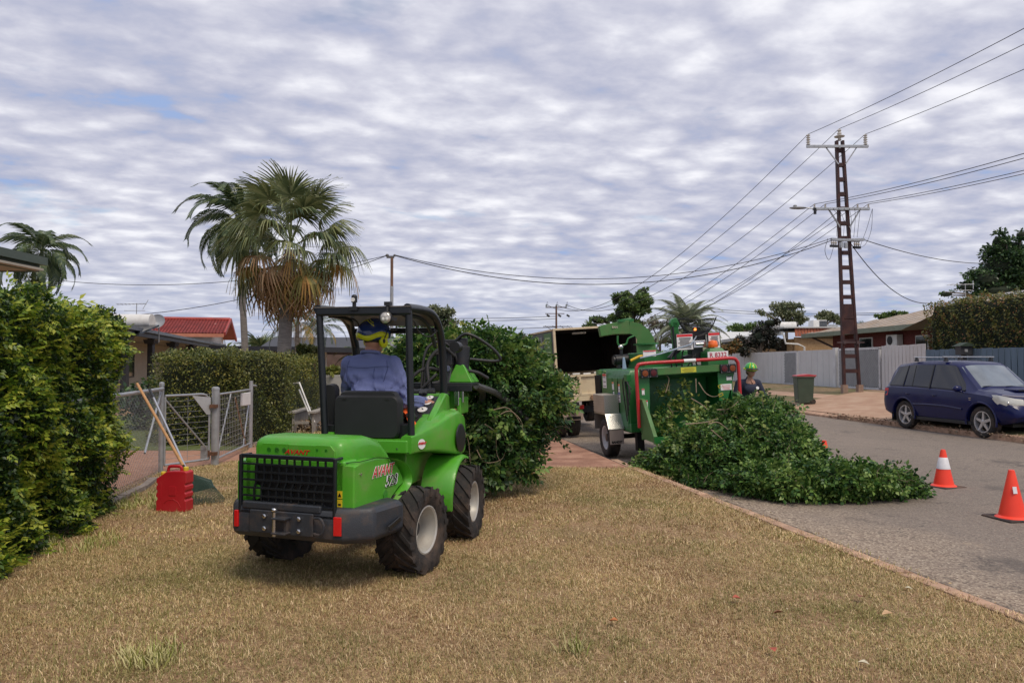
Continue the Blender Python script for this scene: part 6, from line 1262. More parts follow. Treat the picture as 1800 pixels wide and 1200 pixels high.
b = B(); b.M = T(0, 0, 0); b.tube([(-.5, 0, .305), (.5, 0, .305)], .05, 10); b.build('rear_axle', M_DARKSTEEL, LO)
b = B(); b.M = MF; b.tube([(-.5, 0, .31), (.5, 0, .31)], .05, 10); b.build('front_axle', M_DARKSTEEL, LO)
b = B(); b.tube([(0, .5, .2), (0, .5, .7)], .07, 12); b.box((0, .3, .45), (.2, .4, .1)); b.build('articulation_joint', M_DARKSTEEL, LO)
# front frame: platform, pods, fenders
b = FB(); b.prism([(-.46, -.76), (.33, -.76), (.37, -.70), (.37, -.2), (-.46, -.2)], 'z', .80, .905); b.box((-.04, -.30, .66), (.60, .55, .3)); b.build('seat_platform', M_GRN, LO, bevel=.012)
b = FB(); b.box((-.04, .2, .62), (.5, .7, .5)); b.build('front_frame', M_GRN2, LO, bevel=.02)
for s_ in (-1, 1):
    X = lambda v: s_ * v - .02
    def mir(sec): return [(X(x_), y2, z_) for x_, y2, z_ in sec]
    b = FB(); b.loft([mir(rsec(.30, .385, .80, .935, -.75, .012)), mir(rsec(.30, .42, .80, .955, -.60, .018)), mir(rsec(.30, .50, .79, 1.01, -.44, .022)), mir(rsec(.30, .56, .76, 1.075, -.26, .028)), mir(rsec(.30, .585, .72, 1.10, -.05, .035)), mir(rsec(.30, .585, .70, 1.06, .12, .05)), mir(rsec(.30, .55, .68, .98, .28, .06)), mir(rsec(.30, .42, .68, .88, .38, .05))])
    pod = b.build('side_pod', M_GRN, LO, smooth='auto', angle=28)
    b = FB(); rings = []
    for a in range(0, 111, 10):
        t = R(75 + a); cy_, cz_ = .02, .33; rr = .375 + .02 * math.sin(R(a * 1.6))
        yy_, z_ = cy_ - rr * math.cos(math.pi - t) * -1 * -1, cz_ + rr * math.sin(t)
        yy_ = cy_ + rr * math.cos(t); q = .62 - .02 * (a / 110)
        rings.append([(X(.33), yy_, z_), (X(q - .03), yy_, z_), (X(q), yy_ + .004, z_ - .012), (X(q + .004), yy_ * .94, z_ - .03 * abs(math.sin(t)) + .0), (X(q - .03), yy_ * .955, z_ - .016), (X(.33), yy_ * .955, z_ - .015)])
    b.loft(rings); b.build('front_fender', M_GRN, LO, smooth='auto', angle=40)
    b = FB(); b.ell((X(.588), -.02, .86), (.012, .16, .125), 20, 10, rotm(-12, 0, 0)); b.build('side_vent', M_BLACK, pod, smooth=True)
b = FB(); b.lathe([(.04, 0), (.04, .0035)], 24, T(.405, -.62, .865) @ rotm(0, 0, -28), axis='x'); st = b.build('round_sticker', M_WHTL, LO)
text('AVANT', .026, MF @ T(.4105, -.622, .87) @ rotm(0, 0, -28) @ fr_right(0, 0, 0), M_REDL, st, bold=.0015, shear=.3)
# gauges and console
b = FB(); b.prism([(-.50, .915), (-.46, .965), (.02, 1.215), (.06, 1.215), (.06, .92)], 'x', .06, .355); con = b.build('control_console', M_BLACK, LO, bevel=.012)
b = FB(); b.prism([(-.56, .90), (-.46, .99), (.03, 1.245), (.12, 1.235), (.12, .88)], 'x', .356, .42); b.build('console_side', M_GRN, LO, bevel=.018)
b = FB(); b.prism([(.06, .92), (.06, 1.24), (.14, 1.22), (.16, .92)], 'x', .0, .42); b.build('console_front', M_GRN, LO, bevel=.015)
sl_ = math.degrees(math.atan2(.25, .48)); PC = lambda x_, t: MF @ T(x_, -.46 + .48 * t, .965 + .25 * t) @ rotm(sl_, 0, 0)
for x_, t, r_ in ((.285, .93, .032), (.285, .76, .035), (.275, .55, .042)):
    b = B(); b.M = PC(x_, t); b.lathe([(r_, 0), (r_, .012), (r_ * .86, .014)], 22); gg = b.build('gauge', M_WHITE, con, smooth='auto'); b = B(); b.M = PC(x_, t); b.lathe([(r_ * 1.12, 0), (r_ * 1.12, .013), (r_ * 1.0, .014), (r_ * 1.0, .0)], 22); b.build('bezel', M_CHROME, gg, smooth='auto'); b = B(); b.M = PC(x_, t); b.box((0, r_ * .2, .016), (.004, r_ * .8, .002), rotm(0, 0, 40)); b.ell((0, 0, .016), (.006, .006, .002), 8, 5); b.build('needle', M_BLKL, gg)
for x_, t in ((.2, .35), (.25, .35), (.3, .33), (.22, .22), (.3, .2), (.16, .12), (.24, .1), (.32, .1)): b = B(); b.M = PC(x_, t); b.box((0, 0, .006), (.022, .032, .012)); b.build('switch', M_DARKSTEEL, con, bevel=.002)
b = B(); b.M = PC(.235, .88); b.tube([(0, 0, 0), (0, .0, .05)], .02, 12); b.box((0, .02, .062), (.075, .06, .035)); b.box((-.01, -.02, .075), (.03, .03, .03)); b.build('joystick', M_BLACK, con, bevel=.008)
b = FB(); b.ell((.47, .05, 1.06), (.045, .05, .05), 16, 10); b.build('green_marker_cap', M_GRN, LO, smooth=True)
for x_ in (.02, .07): b = FB(); b.tube([(x_ + .2, -.46, .95), (x_ + .19, -.40, 1.06)], .009, 8); b.ell((x_ + .19, -.40, 1.065), (.022, .022, .03), 12, 8); b.build('lever', M_BLACK, LO, smooth='auto')
# seat
b = FB(); b.loft([rsec(-.315, .215, .915, 1.235, -.665, .05), rsec(-.33, .23, .90, 1.25, -.645, .06), rsec(-.33, .23, .90, 1.25, -.56, .06)]); b.build('seat_shell', M_SEAT, LO, smooth='auto', angle=40)
b = FB(); b.loft([rsec(-.29, .19, 1.18, 1.275, -.63, .045), rsec(-.30, .20, 1.17, 1.285, -.60, .05), rsec(-.29, .19, .95, 1.28, -.53, .05)]); b.build('backrest', M_SEAT, LO, smooth='auto', angle=40)
b = FB(); b.loft([rsec(-.31, .21, .93, 1.03, -.56, .04), rsec(-.33, .23, .92, 1.05, -.45, .045), rsec(-.33, .23, .93, 1.06, -.1, .045), rsec(-.3, .2, .95, 1.03, -.03, .03)]); b.build('seat_cushion', M_SEAT, LO, smooth='auto', angle=40)
for x_ in (-.235, .13): b = FB(); b.box((x_, -.662, 1.215), (.035, .012, .012)); b.build('seat_slot', M_BLKL, LO)
b = FB(); b.loft([[(x_, y2, z_) for x_, y2, z_ in rsec(-.455, -.345, 1.0, 1.33, -.60, .045)], rsec(-.46, -.34, .99, 1.34, -.52, .05)]); b.build('side_cushion', M_SEAT, LO, smooth='auto', angle=40)
b = FB(); b.box((.25, -.55, .96), (.09, .12, .12)); b.box((-.36, -.58, .96), (.08, .12, .10)); b.build('seat_bracket', M_BLACK, LO, bevel=.01)
# roll-over frame
for s_, xb, xt in ((-1, -.385, -.445), (1, .345, .315)):
    b = FB(); b.tube([(xb, -.69, .88), (xt, -.69, 1.93)], .028, 14); b.build('rear_post', M_ROPS, LO, smooth='auto')
    xf = xt - (.06 if s_ < 0 else -.015); b = FB(); b.tube(smooth_poly([(xt, -.72, 1.945), (xt, -.4, 1.955), (xf, -.15, 1.94), (xf, .05, 1.86), (xf, .18, 1.70), (xf + .0, .24, 1.45), (xf + s_ * .0, .27, 1.1)], 5), .036, 14); b.build('front_post', M_ROPS, LO, smooth='auto')
    b = FB(); b.tube(smooth_poly([(xt - s_ * .05, -.6, 1.90), (xt - s_ * .05, -.2, 1.89), (xf - s_ * .05, .0, 1.80), (xf - s_ * .04, .12, 1.66)], 5), .018, 8); b.build('inner_rail', M_ROPS, LO, smooth='auto')
b = FB(); b.beam((-.47, -.70, 1.925), (.345, -.70, 1.925), .05, .075); b.build('rear_header', M_ROPS, LO, bevel=.02)
b = FB(); b.beam((-.45, .04, 1.80), (.32, .04, 1.80), .04, .05); b.build('front_header', M_ROPS, LO, bevel=.015)
b = FB(); b.loft([[(-.47, -.73, 1.962), (.345, -.73, 1.962)], [(-.47, -.3, 1.975), (.345, -.3, 1.975)], [(-.50, .04, 1.85), (.34, .04, 1.85)]], caps=False, closed=False); o = b.build('roof_panel', mat('smoked_roof', (.20, .18, .165), .3, 0, .05, 2, alpha=.88), LO); sd = o.modifiers.new('s', 'SOLIDIFY'); sd.thickness = .008
b = FB(); b.tube(smooth_poly([(.22, -.62, 1.9), (.26, -.4, 1.86), (.27, -.3, 1.78), (.3, -.1, 1.74), (.33, .05, 1.8)], 5), .006, 6); b.tube(smooth_poly([(-.40, -.5, 1.9), (-.3, -.3, 1.88), (-.36, -.05, 1.8)], 5), .006, 6); b.build('wiring', M_CABLE, LO)
b = FB(); b.tube([(-.13, -.72, 1.94), (-.13, -.72, 1.995)], .016, 10); b.box((-.13, -.72, 1.945), (.07, .05, .03)); b.tube([(-.13, -.72, 1.995), (-.13, -.72, 2.04)], .024, 12); b.ell((-.13, -.72, 2.04), (.024, .024, .02), 12, 8); l1 = b.build('top_lamp', M_BLACK, LO, smooth='auto'); b = FB(); b.lathe([(.017, -.002), (.017, -.006)], 12, T(-.13, -.745, 2.015), axis='y'); b.build('lens', M_WHITE, l1)
b = FB(); b.lathe([(.018, .06), (.035, .05), (.052, .02), (.054, -.005), (.046, -.01), (.046, -.004)], 24, T(.155, -.77, 1.865), axis='y'); b.tube([(.155, -.74, 1.9), (.155, -.72, 1.99)], .013, 8); b.box((.155, -.72, 1.98), (.05, .05, .03)); b.beam((.19, -.76, 1.865), (.235, -.74, 1.85), .03, .03); l2 = b.build('work_lamp', M_BLACK, LO, smooth='auto')
b = FB(); b.lathe([(.045, -.0), (.043, -.006), (.02, -.012), (.001, -.013)], 20, T(.155, -.775, 1.865), axis='y'); b.build('lens', mat('lamp_lens', (.45, .43, .40), .15, .3), l2, smooth=True)
for a in (90, 210, 330): b = FB(); b.ell((.155 + .018 * math.cos(R(a)), -.787, 1.865 + .018 * math.sin(R(a))), (.013, .004, .013), 10, 6); b.build('led', M_WHITE, l2)
b = FB(); b.tube([(.42, .3, 1.66), (.42, .42, 1.66)], .05, 16); b.build('front_lamp', M_BLACK, LO, smooth='auto')
# steering wheel and column
b = FB(); b.tube([(-.08, .22, 1.0), (-.09, .10, 1.24)], .03, 8); b.build('steering_column', M_BLACK, LO); b = FB(); K = T(-.09, .09, 1.26) @ rotm(35, 0, 0); b.tube([K @ Vector((.17 * math.cos(R(a)), .17 * math.sin(R(a)), 0)) for a in range(0, 361, 15)], .013, 8, False)
for a in (90, 210, 330): b.tube([K @ Vector((0, 0, -.02)), K @ Vector((.17 * math.cos(R(a)), .17 * math.sin(R(a)), 0))], .01, 6)
b.build('steering_wheel', M_BLACK, LO, smooth='auto')
# boom, mast, grapple rotator, hoses
M_STEEL = mat('worn_grey_steel', (.12, .125, .13), .45, .4, .2, 6, dirt=(.08, .06, .05), damt=.4)
b = FB(); b.beam((-.02, .15, .85), (.12, 1.0, 1.12), .16, .2); b.build('lift_arm', M_GRN, LO, bevel=.015); b = FB(); b.beam((.18, .1, 1.08), (.24, .8, 1.18), .07, .07); b.build('tilt_arm', M_GRN2, LO, bevel=.01)
b = FB(); b.box((.20, .72, 1.305), (.62, .26, .03)); b.box((.20, .6, 1.27), (.62, .03, .06)); b.build('carriage_plate', M_DARKSTEEL, LO, bevel=.005)
b = FB(); b.box((.31, .78, 1.17), (.09, .2, .20)); b.box((.38, .75, 1.10), (.04, .3, .16)); b.build('quick_hitch', M_GRN, LO, bevel=.012)
b = FB(); b.box((.36, .62, 1.20), (.05, .05, .2)); b.box((.42, .6, 1.22), (.02, .02, .18)); b.build('hitch_lever', M_CHROME, LO, bevel=.008)
b = FB(); b.beam((.20, .80, 1.30), (.23, .82, 1.66), .10, .12); b.beam((.12, .82, 1.31), (.22, .86, 1.60), .025, .025); b.build('mast', M_STEEL, LO, bevel=.01)
b = FB(); b.box((.20, .76, 1.56), (.16, .1, .14)); b.tube([(.34, .85, 1.44), (.35, .86, 1.68)], .075, 14); b.tube([(.35, .86, 1.66), (.35, .86, 1.76)], .05, 12); b.box((.26, .84, 1.72), (.2, .08, .05)); b.build('rotator', M_DARKSTEEL, LO, bevel=.008)
b = FB(); b.loft([[(.30, .78, 1.50), (.38, .78, 1.50), (.38, .98, 1.50), (.30, .98, 1.50)], [(.22, .74, 1.32), (.48, .74, 1.32), (.48, 1.05, 1.32), (.22, 1.05, 1.32)]]); b.build('grapple_head', M_GRN, LO, bevel=.012)
for s_ in (-1, 1): b = FB(); b.tube(smooth_poly([(.42, 1.15, 1.28), (.46 + s_ * .1, 1.7, 1.15), (.5 + s_ * .34, 2.0, .8), (.5 + s_ * .1, 2.1, .5)], 4), .035, 8); b.build('grapple_jaw', M_STEEL, LO, smooth='auto')
b = FB(); b.tube(smooth_poly([(.30, .80, 1.74), (.42, .80, 1.80), (.62, .88, 1.68), (.72, .92, 1.56), (.66, .92, 1.53), (.42, .88, 1.55)], 5), .015, 8); b.build('hose_guard', M_BLACK, LO, smooth='auto')
for i, pp_ in enumerate(([(.05, .55, 1.30), (.06, .6, 1.50), (.12, .68, 1.60), (.22, .72, 1.56)], [(-.12, .5, 1.28), (-.02, .55, 1.42), (.08, .62, 1.46), (.15, .72, 1.44)], [(.02, .55, 1.28), (.04, .62, 1.62), (.14, .7, 1.72), (.26, .78, 1.66), (.32, .8, 1.5)], [(.12, .5, 1.26), (.08, .58, 1.52), (.2, .66, 1.66), (.3, .74, 1.58)], [(.0, .4, 1.2), (.18, .5, 1.40), (.1, .6, 1.32), (.2, .7, 1.34)], [(.36, .82, 1.44), (.5, .84, 1.42), (.6, .9, 1.36)])):
    b = FB(); b.tube(smooth_poly(pp_, 6), .013 + .004 * (i % 2), 8); b.build('hydraulic_hose', M_CABLE, LO, smooth='auto')
b = FB(); pts = smooth_poly([(-.2, .32, 1.22), (.05, .33, 1.22), (.22, .36, 1.23)], 6); b.tube(pts, [.048 + .004 * (i % 2) for i in range(len(pts))], 14); b.build('ribbed_duct', M_BLACK, LO, smooth='auto')
b = FB(); b.tube([(.19, .70, 1.40), (.19, .70, 1.50)], .03, 10); b.tube([(.24, .70, 1.46), (.24, .74, 1.46)], .03, 10); b.build('valve_block', M_CHROME, LO, smooth='auto')
# ================================================================== driver
M_SHIRT = mat('blue_work_shirt', (.15, .18, .37), .85, 0, .08, 6, .5, 9); M_SKIN = mat('skin', (.48, .24, .17), .5, 0, .12, 14); M_NAVY = mat('navy_cloth', (.022, .028, .055), .85, 0, .2, 8, .3, 12)
def hand(b, wrist, fwd, up, s_=1.0, curl=1.1, thumb=1):
    """palm, four unequal curled fingers and a thumb; closed shapes to be fused"""
    w_ = Vector(wrist); f = Vector(fwd).normalized(); u = (Vector(up) - f * Vector(up).dot(f)).normalized(); r_ = f.cross(u)
    P_ = lambda a, c, d: w_ + (f * a + r_ * c + u * d) * s_
    b.cap(P_(-.02, 0, 0), .030 * s_, P_(.02, 0, 0), .030 * s_)
    for c in (-.026, -.009, .009, .026): b.cap(P_(.015, c * .8, 0), .017 * s_, P_(.085, c, 0), .0135 * s_)
    for i, (c, l) in enumerate(((-.030, .62), (-.010, .85), (.010, .95), (.030, .88))):
        q = P_(.085, c, 0); a = 0
        for k, sg in enumerate((.042, .028, .022)):
            a += curl * (.75 if k == 0 else .9) * .55; d = f * math.cos(a) - u * math.sin(a); e = q + d * sg * l * s_; b.cap(q, (.0095 - .001 * k) * s_, e, (.0088 - .001 * k) * s_, 8); q = e
    q = P_(.02, .028 * thumb, -.005); e = P_(.05, .052 * thumb, -.022); b.cap(q, .013 * s_, e, .011 * s_, 8); e2 = P_(.082, .045 * thumb, -.038); b.cap(e, .0108 * s_, e2, .0085 * s_, 8)
DR = thing('person', 'loader driver in blue work shirt and blue-yellow helmet seated with back to us', 'person', (-1.0, 6.6, 0), -11)
hip = Vector((-.07, -.38, 1.12)); nk = Vector((-.155, -.30, 1.585)); hd_c = Vector((-.14, -.265, 1.715))
shR, elR, wrR = Vector((.045, -.30, 1.50)), Vector((.175, -.30, 1.20)), Vector((.245, -.10, 1.175)); shL, elL, wrL = Vector((-.35, -.29, 1.50)), Vector((-.44, -.12, 1.22)), Vector((-.24, .08, 1.30))
b = B(); b.cap(nk - Vector((0, 0, .08)), .062, nk + Vector((0, .02, .07)), .056); b.ell(hd_c, (.076, .098, .105), 20, 14); b.ell(hd_c + Vector((.01, .055, -.055)), (.055, .05, .055), 14, 10); b.cap(hd_c + Vector((.03, .095, -.01)), .012, hd_c + Vector((.035, .115, -.03)), .014)
for s_ in (-1, 1): b.ell(hd_c + Vector((s_ * .078, .0, -.02)), (.012, .022, .032), 10, 8)
b.cap(nk - Vector((0, -.02, .12)), .075, hip, .10); b.cap(nk - Vector((-.12, -.02, .10)), .05, nk - Vector((.12, -.02, .10)), .05)
for sh, el, wr in ((shR, elR, wrR), (shL, elL, wrL)): b.cap(sh, .05, el, .042); b.cap(el, .042, wr, .030)
hand(b, wrR, (.75, .62, -.08), (0, -.2, 1), 1.08, 1.0, -1); hand(b, wrL, (.8, .5, .0), (0, 0, 1), 1.05, 1.6, 1)
for s_ in (-1, 1):
    kn = Vector((-.07 + s_ * .17, .06, 1.12)); an = Vector((-.07 + s_ * .17, .12, .72)); b.cap(hip + Vector((s_ * .09, 0, -.02)), .085, kn, .062); b.cap(kn, .058, an, .042); b.cap(an, .042, an + Vector((0, .13, -.06)), .035)
body = remesh(b, 'body', M_SKIN, DR, .0085, 4)
b = B(); b.cap(hip + Vector((-.06, .02, .02)), .155, hip + Vector((.05, .02, .02)), .15); b.cap(hip + Vector((-.09, 0, .12)), .145, hip + Vector((.05, 0, .12)), .14); b.cap(Vector((-.245, -.30, 1.38)), .135, Vector((-.03, -.30, 1.38)), .135); b.cap(Vector((-.255, -.30, 1.46)), .115, Vector((-.04, -.30, 1.46)), .115)
b.cap(Vector((-.30, -.29, 1.50)), .082, nk + Vector((0, .0, -.045)), .075); b.cap(Vector((.005, -.29, 1.50)), .082, nk + Vector((0, 0, -.045)), .075); b.cap(nk - Vector((0, .01, .02)), .072, nk + Vector((0, 0, .0)), .062)
for sh, el, wr in ((shR, elR, wrR), (shL, elL, wrL)): b.cap(sh, .082, el, .062); b.cap(el, .062, wr - (wr - el) * .1, .044); b.cap(el.lerp(wr, .82), .046, wr, .043)
b.ell(elR + Vector((.0, -.03, -.02)), (.055, .06, .055)); sh_ = remesh(b, 'shirt', M_SHIRT, DR, .009, 5)
# folds in the cloth: real displacement of the surface
for v in sh_.data.vertices:
    c = v.co; n_ = v.normal; w_ = math.sin((c.x + .15) * 26 + c.z * 30 + 2 * math.sin(c.z * 14 + c.x * 9)) * math.sin(c.z * 17 - c.x * 12 + 1.3) ; w2 = math.sin(c.z * 62 - abs(c.x + .1) * 48 + 2 * math.sin(c.x * 21)); k = max(0, min(1, (1.5 - c.z) / .2)); w3 = math.sin((c.z * .8 + abs(c.x + .14)) * 44 + 3 * math.sin(c.z * 11)); k3 = max(0, min(1, (1.47 - c.z) / .08)) * max(0, min(1, (abs(c.x + .14) + .02) / .1)); v.co = c + n_ * (w_ * .012 * k + w2 * .007 * k + (1 - abs(w3)) ** 2 * .012 * k3 - .004)
sh_.data.update()
b = B(); b.tube([nk + Vector((.078 * math.cos(R(a)), .062 * math.sin(R(a)) - .005, .012 - .012 * math.sin(R(a)))) for a in range(0, 361, 20)], .014, 8, False); b.build('collar', M_SHIRT, DR, smooth=True)
def on_shirt(x_, z_):
    hit, p_, n_, _ = sh_.ray_cast(Vector((x_, -1.5, z_)), Vector((0, 1, 0))); return p_ + n_ * .0006 if hit else Vector((x_, -.42, z_))
for nm, ln in (('yoke_seam', [(x_ / 100, 1.475 + .006 * math.cos(x_ / 6)) for x_ in range(-34, 6, 2)]), ('sleeve_seam', [(.015 + .012 * math.sin(t / 3), 1.53 - t * .016) for t in range(12)]), ('sleeve_seam', [(-.325 - .01 * math.sin(t / 3), 1.53 - t * .016) for t in range(12)]), ('back_pleat', [(-.08, 1.47 - t * .018) for t in range(6)])):
    b = B(); b.tube([on_shirt(*q) for q in ln], .0024, 4); b.build(nm, mat('seam_blue', (.05, .065, .16), .9), DR)
b = B(); b.tube([Vector((wrR.x - .0, wrR.y, wrR.z)) - (wrR - elR).normalized() * .0, wrR + (wrR - elR).normalized() * .018], .045, 14); b.build('cuff', M_SHIRT, DR, smooth='auto')
b = B(); b.cap(hip + Vector((-.05, 0, -.03)), .15, hip + Vector((.05, 0, -.03)), .15)
for s_ in (-1, 1): kn = Vector((-.07 + s_ * .17, .06, 1.12)); an = Vector((-.07 + s_ * .17, .12, .76)); b.cap(hip + Vector((s_ * .09, 0, -.02)), .105, kn, .08); b.cap(kn, .078, an, .062)
remesh(b, 'trousers', M_NAVY, DR, .014, 4)
for s_ in (-1, 1): an = Vector((-.07 + s_ * .17, .12, .72)); b = B(); b.cap(an, .055, an + Vector((0, .15, -.06)), .045); b.cap(an + Vector((0, -.03, -.06)), .045, an + Vector((0, .15, -.07)), .042); remesh(b, 'boot', M_BLACK, DR, .012, 3)
# helmet
M_HB = mat('helmet_blue', (.012, .035, .16), .25, 0, .08, 6, coat=.5); M_HY = mat('helmet_yellow', (.62, .66, .01), .35, 0, .05, 6); HM = T(hd_c.x, hd_c.y, hd_c.z + .045) @ rotm(6, 2, -32)
def dome(b, r, z0, rings=9, n=32, bump=0, phi=None):
    vs = []; fs = []
    for j in range(rings + 1):
        t = z0 + (1 - z0) * j / rings; p = t * math.pi / 2
        for i in range(n): a = 2 * math.pi * i / n; k = 1 + .05 * max(0, -math.sin(a)) + bump; vs.append((r[0] * k * math.cos(p) * math.cos(a), r[1] * k * math.cos(p) * math.sin(a), r[2] * math.sin(p) * (1 + bump)))
    for j in range(rings):
        for i in range(n): q = j * n + i; q2 = j * n + (i + 1) % n; fs.append((q, q2, q2 + n, q + n))
    return b.add(vs, fs)
b = B(); b.M = HM; dome(b, (.126, .153, .140), -.2); he = b.build('helmet', M_HB, DR, smooth=True); sd = he.modifiers.new('s', 'SOLIDIFY'); sd.thickness = .006
b = B(); b.M = HM; n = 44; up_, lo = [], []
for i in range(n + 1):
    a = R(-205 + 230 * i / n); zc = -.012 + .014 * math.cos(a * 4 + .6); k = 1.045
    for z_, l in ((zc + .022, up_), (zc - .022, lo)): c_ = math.sqrt(max(.0, 1 - (z_ / .135) ** 2)) ; l.append((.124 * k * c_ * math.cos(a) * (1 + .05 * max(0, -math.sin(a))), .151 * k * c_ * math.sin(a) * (1 + .05 * max(0, -math.sin(a))), z_))
b.loft([up_, lo], caps=False, closed=False); o = b.build('yellow_band', M_HY, he, smooth=True); sd = o.modifiers.new('s', 'SOLIDIFY'); sd.thickness = .004
b = B(); b.M = HM; up_, lo = [], []
for i in range(21):
    t = i / 20; p = R(38 + 30 * math.sin(t * math.pi)); a = R(-135 + 105 * t)
    for dp, l in ((.15, up_), (-.15, lo)): q = p + dp; k = 1.05; l.append((.124 * k * math.cos(q) * math.cos(a), .150 * k * math.cos(q) * math.sin(a), .135 * k * math.sin(q)))
b.loft([up_, lo], caps=False, closed=False); o = b.build('yellow_stripe', M_HY, he, smooth=True); sd = o.modifiers.new('s', 'SOLIDIFY'); sd.thickness = .003
for s_ in (-1, 1): b = B(); b.M = HM; b.ell((s_ * .112, .01, -.065), (.032, .042, .055), 18, 12); em = b.build('ear_muff', M_HY, DR, smooth=True); b = B(); b.M = HM; b.tube(smooth_poly([(s_ * .13, .0, -.05), (s_ * .145, .02, .0), (s_ * .13, .03, .04)], 4), .005, 6); b.ell((s_ * .137, .0, -.06), (.008, .016, .022), 10, 8); b.build('muff_arm', M_BLACK, em, smooth='auto')
b = B(); b.M = HM; b.loft([[(.13 * math.cos(R(a)), .165 * math.sin(R(a)), .03) for a in range(20, 161, 10)], [(.16 * math.cos(R(a)), .22 * math.sin(R(a)), .02) for a in range(20, 161, 10)]], caps=False, closed=False); o = b.build('visor', M_BLACK, he, smooth=True); sd = o.modifiers.new('s', 'SOLIDIFY'); sd.thickness = .003
b = B(); b.ell(hd_c + Vector((0, -.02, .0)), (.081, .085, .055), 18, 12); b.build('hair', mat('dark_hair', (.035, .03, .028), .8, 0, .3, 40, .5, 200), DR, smooth=True)
b = B(); b.M = T(.17, -.44, 1.0); vs = []; fs = []
for i in range(9):
    for j in range(9): u_, v_ = i / 8, j / 8; vs.append((-.02 + u_ * .17, -.06 + v_ * .20 + .02 * math.sin(u_ * 7), .10 - .17 * u_ * u_ + .03 * math.sin(v_ * 9 + u_ * 5) + .015 * math.sin(u_ * 17)))
for i in range(8):
    for j in range(8): q = i * 9 + j; fs.append((q, q + 1, q + 10, q + 9))
b.add(vs, fs); b.build('orange_vest', mat('hi_vis_orange', (.85, .13, .02), .8, 0, .1, 6, .5, 20), DR, smooth=True)
def sprays(par, blobs, n, L0, L1, leaf, m, seed, up=.35, name='leafy_twig'):
    """leafy twigs sticking out of the mass, each a part"""
    rd = random.Random(seed)
    for i in range(n):
        bl = rd.choice(blobs); d = Vector((rd.gauss(0, 1), rd.gauss(0, 1) - .5, rd.gauss(0, .8) + up)).normalized(); c = Vector(bl[:3]) + Vector((d.x * bl[3], d.y * bl[4], d.z * bl[5])) * .88
        if c.z < .06: continue
        L_ = rd.uniform(L0, L1); dr = (d + Vector((rd.uniform(-.5, .5), rd.uniform(-.5, .5), rd.uniform(-.3, .5)))).normalized(); pts = smooth_poly([c, c + dr * L_ * .5 + Vector((0, 0, .02)), c + dr * L_ + Vector((0, 0, -.06 * rd.random()))], 4)
        b = B(); b.tube(pts, [.004 * (1.2 - .1 * k) for k in range(len(pts))], 4); b.cur = 1
        for k in range(int(L_ / leaf * 3.4)):
            t = rd.uniform(.15, 1); f = t * (len(pts) - 1); j = min(len(pts) - 2, int(f)); p_ = pts[j].lerp(pts[j + 1], f - j); s_ = leaf * rd.uniform(.6, 1.25)
            q = dr.to_track_quat('Y', 'Z').to_matrix().to_4x4() @ rotm(0, rd.uniform(0, 360), 0) @ rotm(0, 0, rd.choice((-1, 1)) * rd.uniform(25, 75)) @ rotm(rd.uniform(-30, 30), 0, 0)
            b.add([tuple(Vector(v) * s_) for v in LEAF_V], [tuple(int(q_) for q_ in f_) for f_ in LEAF_F], T(*p_) @ q)
        b.build(name, [M_BARE, m], par, recalc=False)
# ================================================================== carried branch bundle
M_BARE = mat('bare_branch', (.30, .23, .16), .8, 0, .25, 25)
def big_leaf_mesh():
    vs = []; n = 12
    for i in range(n):
        a = 2 * math.pi * i / n; r_ = .5 * (1 + .18 * math.cos(a)) ; x_ = r_ * math.sin(a) * .95; y_2 = .48 - r_ * math.cos(a); y_2 += -.08 * math.exp(-(a / .5) ** 2) if a < 1 else (-.08 * math.exp(-((a - 6.283) / .5) ** 2) if a > 5.2 else 0)
        vs.append((x_, y_2, -.16 * x_ * x_ * 3 + .02 * math.sin(i * 2)))
    vs.append((0, .45, .05)); me = bpy.data.meshes.new('leaf'); me.from_pydata(vs, [], [(i, (i + 1) % n, n) for i in range(n)]); me.materials.append(leafmat('vine_leaf', [(.035, .06, .018), (.06, .09, .025), (.10, .13, .04), (.2, .19, .05)], .45, .25)); return me
def branches(par, n, blobs, seed, name='twig', rr=.008, spread=1.0, m=None):
    rd = random.Random(seed)
    for i in range(n):
        bl = rd.choice(blobs); c = Vector(bl[:3]); d = Vector((rd.gauss(0, 1), rd.gauss(0, 1) - .6, rd.gauss(0, .7) + .2)).normalized(); s_ = c + Vector((d.x * bl[3], d.y * bl[4], d.z * bl[5])) * rd.uniform(.3, .7)
        e = c + Vector((d.x * bl[3], d.y * bl[4], d.z * bl[5])) * rd.uniform(1.0, 1.22) * spread; mid = s_.lerp(e, .5) + Vector((rd.uniform(-.1, .1), rd.uniform(-.1, .1), rd.uniform(-.05, .12)))
        pts = smooth_poly([s_, mid, e], 5); b = B(); b.tube(pts, [rr * (1.2 - .9 * k / (len(pts) - 1)) for k in range(len(pts))], 5)
        for k in range(3): q = pts[3 + k * 2]; b.tube([q, q + Vector((rd.uniform(-.1, .1), rd.uniform(-.1, .05), rd.uniform(-.02, .12)))], [rr * .5, rr * .2], 4)
        b.build(name, m or M_BARE, par, smooth='auto')
def local_blobs(o, lst, k_):
    """lobes given as (px, py, D, rx, ry, rz) with pixel centre at distance D"""
    out = []
    for px, py, D, a, c, d in lst: q = at(px, py, D); out.append((q.x - o[0], q.y - o[1], q.z - o[2], a, c, d))
    return out
o_ = (0.0, 8.7, 0.0)
